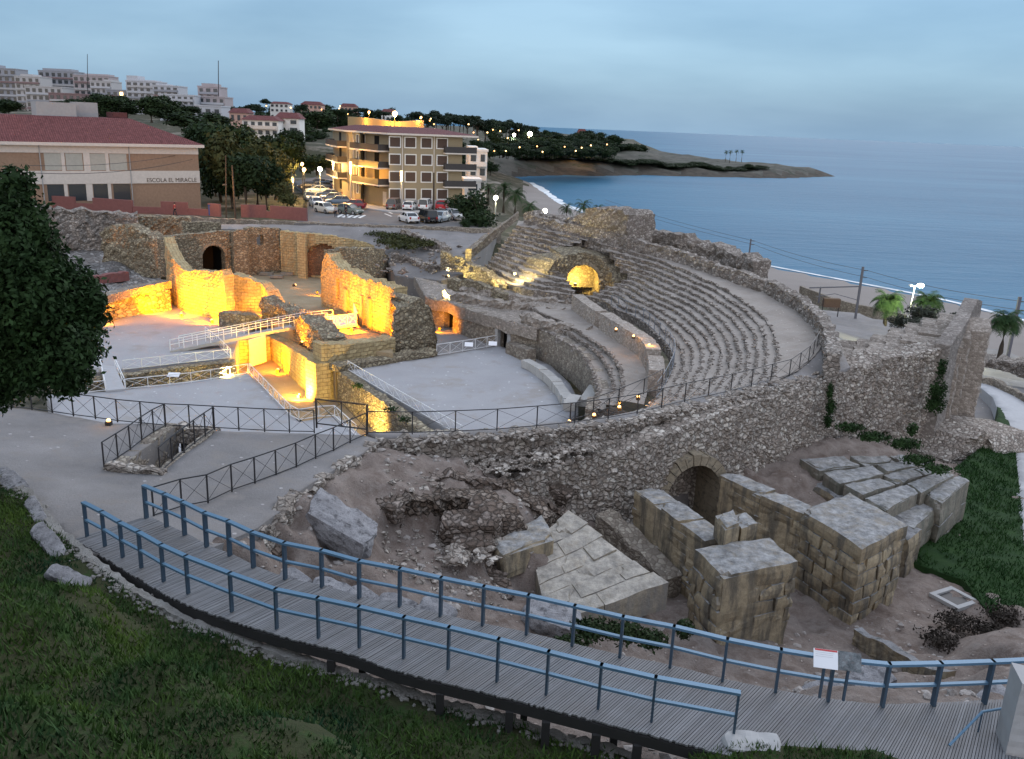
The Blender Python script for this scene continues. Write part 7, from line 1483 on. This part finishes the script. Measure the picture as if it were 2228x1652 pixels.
# tall tapered lamp columns along the pavement
for u, vb, vt, y, e, lb in ((873, 452, 372, 139, 130, 'tall tapered glowing lamp column in front of the apartment facade'), (764, 444, 352, 147, 2200, 'tall lamp column at the left corner of the apartment block'), (726, 424, 338, 162, 900, 'tall lamp column at the far end of the apartment side'), (638, 425, 386, 150, 60, 'short glowing lamp column behind the olive shrub')):
    a = PY(u, vb, y); b = PY(u, vt, y); r = thing('lamp_column', lb, 'street lamp', a, 'tapered lamp columns'); h = b.z - a.z
    MB().tube([a, a + Vector((0, 0, h * .72))], [.10, .14], 8).obj('column', plain('column_metal', (.35, .33, .30), .5), r); MB().tube([a + Vector((0, 0, h * .72)), a + Vector((0, 0, h))], [.14, .2], 8).obj('light_head', M_GLW['warm'], r)
    n_ = Vector((FB_[2].x, FB_[2].y, 0)); lamp_light(a + Vector((.2, -.9, h * .8)) if u != 764 else a + Vector((-.3, -.3, h * .8)), e, AMB if u == 764 else WRM, .2)
# small lamps of the promenade and hillside, and the headland
SL = [(580, 232, 400), (633, 236, 420), (647, 236, 430), (700, 240, 430), (718, 242, 430), (738, 238, 430), (757, 250, 420), (740, 233, 440), (937, 260, 380), (944, 272, 360), (1019, 272, 430), (945, 282, 350), (1072, 284, 480), (1104, 302, 500), (1088, 287, 500), (1030, 290, 460), (1060, 290, 470), (1128, 285, 520), (1168, 320, 560), (1130, 322, 540), (1180, 332, 600), (1228, 321, 640), (1265, 323, 660), (1285, 318, 680), (1320, 316, 700), (1100, 330, 470), (1040, 306, 400), (1075, 330, 430), (1252, 330, 660), (1150, 300, 560), (935, 264, 360), (535, 292, 260), (660, 264, 400)]
for i, (u, v, y) in enumerate(SL):
    if u > 1000: y *= .76
    globe(u, v + 9 * 430 / y * 1.2, v, y, 'small lit lamp twinkling among the dark trees of the hillside', 'warm' if i % 3 else 'amber', .00075 * y, 0, WRM, 'small far lamps', .03)
for u, v, y, k, lb in ((1118, 297, 560, 1.0, 'bright white floodlamp on the headland, left of two'), (1152, 297, 580, 1.6, 'brightest white floodlamp on the headland, right of two'), (1282, 312, 690, .9, 'amber floodlamp on the headland near the villa')): globe(u, v + 14, v, y, lb, 'white' if k > .95 and u < 1200 else 'amber', 1.0 * k, 9000 * k, WHI if u < 1200 else AMB, 'floodlamps on the headland', .12)
for u, v, y in ((1240, 330, 660), (1180, 335, 600), (1290, 328, 690), (1100, 318, 520)): lamp_light(PY(u, v, y) + Vector((0, 0, 5)), 1800, AMB, .6)
# beach lamp with two heads
a = PY(1972, 700, 112); b = PY(1980, 622, 112); b.x = a.x + .3; BL = thing('beach_lamp', 'tall white lamp post with two heads, lighting the palms by the beach', 'street lamp', a)
MB().tube([a - Vector((0, 0, 1)), b], [.11, .07], 8).obj('pole', M_WHT, BL); MB().beam(b - Vector((.6, 0, 0)), b + Vector((.8, 0, 0)), .07, .07).obj('arm', M_WHT, BL)
MB().ball(b + Vector((.75, 0, .1)), .38, 2, (1.2, 1, .7)).obj('lit_head', M_GLW['white'], BL); MB().ball(b + Vector((-.6, 0, .1)), .16, 2, (1.2, 1, .7)).obj('unlit_head', M_WHT, BL); lamp_light(b + Vector((.6, -.2, -.5)), 2600, (.95, 1, .55), .3)
# floodlights in the ruins
def flood(u, v, z, label, e, c, aim, off=(0, 0, .35), spot=150, group='floodlights in the ruins', body=.35):
    e *= 5.2
    p = P(u, v, z); r = thing('floodlight', label, 'floodlight', p, group); q = p + Vector((0, 0, .2)); d = (Vector(aim) - q).normalized()
    MB().box(q, (body, body * .6, body * .7), math.atan2(d.y, d.x)).obj('housing', M_DMET, r); MB().ball(q + d * body * .45, body * .33, 2).obj('lens', M_GLW['amber' if c[2] < .2 else 'warm'], r); lamp_light(q - Vector((d.x, d.y, 0)).normalized() * .9 + Vector((0, 0, .15)), e, c, .15, spot=150, aim=Vector(aim) + Vector((0, 0, 1.2)))
    return r
def tgt(u, v, y): return PY(u, v, y)
flood(462, 704, 15.55, 'brightest floodlight at the foot of the apse wall', 1000, SOD, P(450, 690, 15.5) + Vector((-.3, .8, 2.2))); flood(395, 690, 15.55, 'floodlight washing the broken left edge of the apse wall', 620, SOD, P(385, 672, 15.5) + Vector((0, .5, 2.5)))
flood(548, 692, 15.55, 'floodlight at the orange wall stub', 140, (1, .38, .02), P(545, 684, 15.5) + Vector((0, 0, 2)))
flood(206, 708, 15.55, 'floodlight behind the dark tree on the podium wall', 420, SOD, P(245, 690, 15.5) + Vector((0, 0, 1.2))); flood(330, 682, 15.55, 'floodlight under the right end of the podium wall', 190, SOD, P(345, 666, 15.5) + Vector((0, 0, 1.4)))
flood(712, 700, 16.3, 'floodlight at the left foot of the nave wall', 800, SOD, P(728, 687, 15.5) + Vector((0, 0, 2.6))); flood(765, 722, 16.3, 'floodlight at the middle of the nave wall, by the platform', 560, SOD, P(775, 708, 15.5) + Vector((0, 0, 2.4))); flood(818, 745, 16.3, 'floodlight at the right end of the nave wall', 560, SOD, P(832, 735, 15.5) + Vector((0, 0, 2.0)))
flood(604, 812, 13.0, 'floodlight in the deep trench near the footbridge', 330, SOD, P(612, 800, 12.9) + Vector((.3, .3, 1.5))); flood(650, 868, 13.0, 'floodlight in the deep trench below the pier', 620, (1, .56, .06), P(660, 850, 12.9) + Vector((.4, .3, 1.3)))
flood(540, 815, 13.0, 'floodlight under the footbridge at the trench end', 170, SOD, P(540, 798, 12.9) + Vector((0, 0, 1.2)))
flood(770, 955, 13.0, 'floodlight at the near end of the trench below the gate', 300, (1, .66, .15), P(820, 905, 12.9) + Vector((.6, 1.2, 1.6)))
flood(490, 815, 15.55, 'floodlight at the right end of the cross trench', 60, (1, .80, .25), P(470, 796, 14.5)); flood(400, 826, 13.1, 'floodlight inside the cross trench', 60, (1, .80, .25), P(380, 808, 14))
flood(352, 582, 16.3, 'floodlight below the orange fragment', 45, SOD, P(360, 560, 16.8) + Vector((0, 0, 2.0)))
flood(655, 752, 15.6, 'floodlight on the ledge above the trench wall', 110, SOD, P(668, 752, 15.6) + Vector((.3, .3, 1)))
flood(957, 720, 15.6, 'small floodlight in the corner beside the right rubble block', 90, SOD, P(985, 700, 15.5)); flood(690, 640, 15.9, 'small floodlight on the church floor beside the nave wall end', 60, SOD, P(690, 610, 16))
flood(640, 625, 15.9, 'low floodlight facing the niche wall', 28, (1, .42, .06), P(690, 600, 17))
YEL = (1, .66, .14)
flood(972, 606, 18.6, 'floodlight on the mound left of the thin pillar', 190, (1, .80, .30), P(995, 592, 19.3)); flood(1040, 634, 18.3, 'floodlight on the mound below the stepped wall stub', 190, (1, .80, .30), P(1050, 616, 19.2)); flood(985, 650, 18.1, 'floodlight at the lowest wall stub of the mound', 90, (1, .80, .30), P(1030, 640, 18.5)); flood(1120, 600, 20.0, 'floodlight on the far seats left of the lit arch', 170, (1, .80, .34), P(1135, 560, 20.2))
p = arc_c + Vector((arc_n.x, arc_n.y, 0)) * -1.9 + Vector((0, 0, .5)); lamp_light(p, 420, YEL, .25)
r = thing('floodlight', 'floodlight inside the lit arch of the upper seating', 'floodlight', p, 'floodlights in the ruins'); MB().box(p - Vector((0, 0, .3)), (.3, .3, .25)).obj('housing', M_DMET, r)
def marker(u, v, z, lb, e, c=AMB):
    p = P(u, v, z); r = thing('marker_light', lb, 'light', p, 'small amber marker lights'); MB().box(p + Vector((0, 0, .08)), (.22, .22, .16)).obj('housing', M_DMET, r); MB().ball(p + Vector((0, 0, .2)), .085, 2).obj('bulb', M_GLW['amber'], r); lamp_light(p + Vector((0, -.25, .45)), e, c, .1)
for a in ((1238, 926, 20.4, 'small amber light at the left end of the stair by the rim wall', 6), (1292, 911, 20.4, 'small amber light second along the stair by the rim wall', 5), (1347, 893, 19.8, 'amber light glowing under the stair rail', 26), (1388, 870, 19.6, 'amber light at the top of the stair rail', 22), (1340, 722, 19.9, 'amber light on top of the pale mid wall, far one', 7), (1378, 737, 19.9, 'amber light on top of the pale mid wall, middle one', 16), (1412, 757, 19.8, 'amber light on top of the pale mid wall, near one', 16), (237, 925, 21.5, 'tiny amber light at the foot of the terrace railing', 2)): marker(*a)
# street light on the school corner and poles (amber light of a lamp beside the building)
lamp_light(PY(470, 402, 116), 420, (1, .55, .22), .3)
r = thing('street_lamp', 'lamp on the slim pole that lights the school corner', 'street lamp', PY(489, 402, 116.2)); MB().box(PY(489, 402, 116.2), (.5, .25, .15)).obj('lamp_head', M_DMET, r)
# ---------------------------------------------------------------- stones, surf, grass
sp = []
for _ in range(520):
    u, v = random.uniform(640, 1900), random.uniform(960, 1520); z = 19
    for __ in range(2): pass
    sp.append((u, v))
deps = bpy.context.evaluated_depsgraph_get(); deps.update()
GR = {n: bpy.data.objects[n] for n in ('excavated_ground', 'grass_slope', 'terrace_ground')}
from mathutils.bvhtree import BVHTree
BV = {}
for n, o in GR.items(): BV[n] = BVHTree.FromPolygons([tuple(v.co) for v in o.data.vertices], [tuple(p.vertices) for p in o.data.polygons])
def drop(n, x, y):
    h = BV[n].ray_cast(Vector((x, y, 60)), Vector((0, 0, -1))); return h[0].z if h[0] is not None and h[1].z > .3 else None
st = []
for _ in range(6500):
    x, y = random.uniform(-9, 17), random.uniform(16, 40); z = drop('excavated_ground', x, y)
    if z is None: continue
    k = noise.noise(Vector((x * .35, y * .35, 4)));
    if random.random() > .25 + k * 1.2: continue
    st.append(((x, y, z + .01), random.choice((.025, .03, .04, .04, .05, .06, .08, .11, .16))))
rocks('loose_stones', st, earth('loose_stone', (.27, .235, .21), (.48, .44, .41), 3, 0, .6), 'loose stones scattered over the excavated earth', 'stones', sub=1)
for lb, nm, path, n, s0, s1, w, mt in (('rubble stones strewn along the crest and ledge of the rim wall', 'crest_stones', [(900, 955, 21.05), (1155, 945, 21.0), (1272, 932, 21.0), (1408, 910, 20.9), (1590, 870, 20.8), (1729, 835, 20.7), (1806, 818, 20.65)], 420, .06, .17, .35, M_RUBN),
                                   ('pale stones edging the top of the grass slope', 'edge_stones', SLOPE[:-1], 1100, .025, .085, .13, plain('edge_stone', (.24, .225, .205), .95, 0, .35)),
                                   ('rubble ledge stones above the lower rim wall', 'ledge_stones', [(1000, 1000, 20.15), (1100, 1015, 19.95), (1200, 985, 20.3), (1300, 960, 20.5)], 420, .06, .18, .5, M_RUBN)):
    l = resample([P(*q) for q in path], n); L2 = []
    for p in l:
        q = p + Vector((random.gauss(0, w), random.gauss(0, w), random.uniform(-.02, .05)))
        if nm == 'edge_stones': zz = drop('grass_slope', q.x, q.y); q.z = zz + .02 if zz else p.z - .1
        L2.append(((q.x, q.y, q.z), random.uniform(s0, s1)))
    rocks(nm, L2, mt, lb, 'stones')
for i, (u0, v0, u1, v1, w, h) in enumerate(((80, 1150, 130, 1210, .45, .3), (66, 1090, 90, 1135, .35, .3), (110, 1240, 190, 1275, .4, .2), (0, 1035, 46, 1072, .6, .5))):
    boulder('rock_outcrop', ('largest pale rock outcrop at the top left of the grass slope', 'rounded rock on the edge beside the gravel path', 'flat pale rock in the grass below the largest outcrop', 'rock at the left edge of the picture above the grass')[i], P(u0, v0, 22.55), P(u1, v1, 22.35), w, h, M_ROCK, 20 + i)
for i, (u, v, s) in enumerate(((640, 1265, .5), (720, 1285, .7), (790, 1305, .5), (860, 1318, .6), (950, 1330, .5))):
    p = P(u, v, 21.2); boulder('pale_rock', ('first', 'second and largest', 'third', 'fourth', 'fifth')[i] + ' pale rock from the left along the far edge of the boardwalk', p - Vector((s * .8, -.2, 0)), p + Vector((s * .8, -.4, -.1)), .7, .5, M_ROCK, 40 + i)
p = P(1625, 1622, 22.1); boulder('white_rock', 'white rock where the near handrail ends in the grass', p - Vector((.5, 0, 0)), p + Vector((.6, -.1, 0)), .5, .4, plain('pale_rock', (.42, .41, .40)), 50)
q = P(2076, 1306, 14.6); q.z = (drop('excavated_ground', q.x, q.y) or 14.5) + .04; r = thing('pit_cover', 'square pit with pale stone kerb beside the lawn at right', 'pit cover', q)
for dx, dy, w, h in ((0, .62, 1.5, .22), (0, -.62, 1.5, .22), (.64, 0, .22, 1.02), (-.64, 0, .22, 1.02)): a_r = Matrix.Rotation(.5, 3, 'Z') @ Vector((dx, dy, 0)); MB().box(q + a_r + Vector((0, 0, .03)), (w, h, .16), .5).obj('kerb', M_CONC, r)
MB().box(q - Vector((0, 0, .04)), (1.06, 1.02, .12), .5).obj('dark_middle', M_DMET, r)  # plain dark slab filling the middle of the kerb
# surf
def strip(name, l, w, z, mat, label):
    L = [Vector((p.x, p.y, z)) for p in l]; V = []; F = []
    for i, p in enumerate(L):
        d = (L[min(i + 1, len(L) - 1)] - L[max(0, i - 1)]).normalized(); n = Vector((d.y, -d.x, 0)); k = w * (.55 + .9 * abs(noise.noise(p * .05))); V += [p - n * k * .4, p + n * k * .6]
    F = [(2 * i, 2 * i + 1, 2 * i + 3, 2 * i + 2) for i in range(len(L) - 1)]; o = MB().add(V, F).obj(name, mat)
    if o.data.polygons[0].normal.z < 0: o.data.flip_normals()
    return tag(o, label, 'surf', kind='stuff')
strip('surf', resample(smooth_line([P(u, v, 0) for u, v in ((2230, 699), (2050, 653), (1900, 623), (1760, 596), (1640, 573), (1560, 556))], 90), 90), 2.6, .13, M_FOAM, 'white surf line along the beach at right')
strip('surf', resample(smooth_line([P(u, v, 0) for u, v in ((1290, 468), (1225, 445), (1188, 420), (1155, 398))], 60), 60), 5, .13, M_FOAM, 'white surf curving along the bay beach')
# grass
def grass(name, on, n, box, hh, mat, label, seed=1, cond=None):
    rs = np.random.RandomState(seed); V = []; k = 0; me = bpy.data.meshes.new(name)
    xs = rs.uniform(box[0], box[1], n); ys = rs.uniform(box[2], box[3], n)
    for x, y in zip(xs, ys):
        z = drop(on, x, y)
        if z is None: continue
        c = noise.noise(Vector((x * .5, y * .5, 1))) + .5 * noise.noise(Vector((x * 1.7, y * 1.7, 3)))
        if c < -.45 + rs.uniform(-.1, .25): continue
        h = hh * rs.uniform(.4, 1.2) * (1 + c * .6); a = rs.uniform(0, 6.28); w = hh * .16; l = rs.normal(size=2) * h * .5
        dx, dy = math.cos(a) * w, math.sin(a) * w; V += [(x - dx, y - dy, z - .02), (x + dx, y + dy, z - .02), (x + l[0], y + l[1], z + h)]
    V = np.array(V); m = len(V) // 3; me.vertices.add(3 * m); me.vertices.foreach_set('co', V.ravel()); me.loops.add(3 * m); me.loops.foreach_set('vertex_index', np.arange(3 * m)); me.polygons.add(m); me.polygons.foreach_set('loop_start', np.arange(m) * 3); me.materials.append(mat); me.update(calc_edges=True)
    return tag(mobj(name, me), label, 'grass', kind='stuff')
fr = []
for _ in range(900):
    k = random.random(); u, v = lerp(1120, 1440, k) + random.gauss(0, 18), lerp(1075, 1130, k) + abs(random.gauss(0, 22)); z0 = P(u, v, lerp(18.8, 16.0, k)); z = drop('excavated_ground', z0.x, z0.y)
    if z is not None and random.random() < .5: fr.append(((z0.x, z0.y, z), random.uniform(.05, .17)))
    q = P(random.uniform(830, 1110), random.uniform(1080, 1240), 19.6); z = drop('excavated_ground', q.x, q.y)
    if z is not None and random.random() < .3: fr.append(((q.x, q.y, z), random.uniform(.05, .16)))
rocks('fallen_rubble', fr, M_RUBN, 'fallen rubble lying along the foot of the rim wall and round the curved ruin', 'stones')
grass('grass', 'grass_slope', 120000, (-17, 6, 8, 27), .16, M_GRASS, 'short uneven grass on the slope in the foreground')
BV['lawn_b'] = BVHTree.FromPolygons([tuple(v.co) for v in bpy.data.objects['lawn.001'].data.vertices], [tuple(p.vertices) for p in bpy.data.objects['lawn.001'].data.polygons])
BV['lawn_a'] = BVHTree.FromPolygons([tuple(v.co) for v in bpy.data.objects['lawn'].data.vertices], [tuple(p.vertices) for p in bpy.data.objects['lawn'].data.polygons])
grass('grass', 'lawn_b', 14000, (3.5, 10, 11, 17), .14, M_GRASS, 'grass tufts at the bottom edge by the boardwalk end', 2)
grass('grass', 'lawn_a', 50000, (18, 40, 27, 62), .22, leaf('lawn_blade', (.012, .04, .010), (.03, .075, .016), .4), 'dark lawn between the ruins and the pale path', 3)
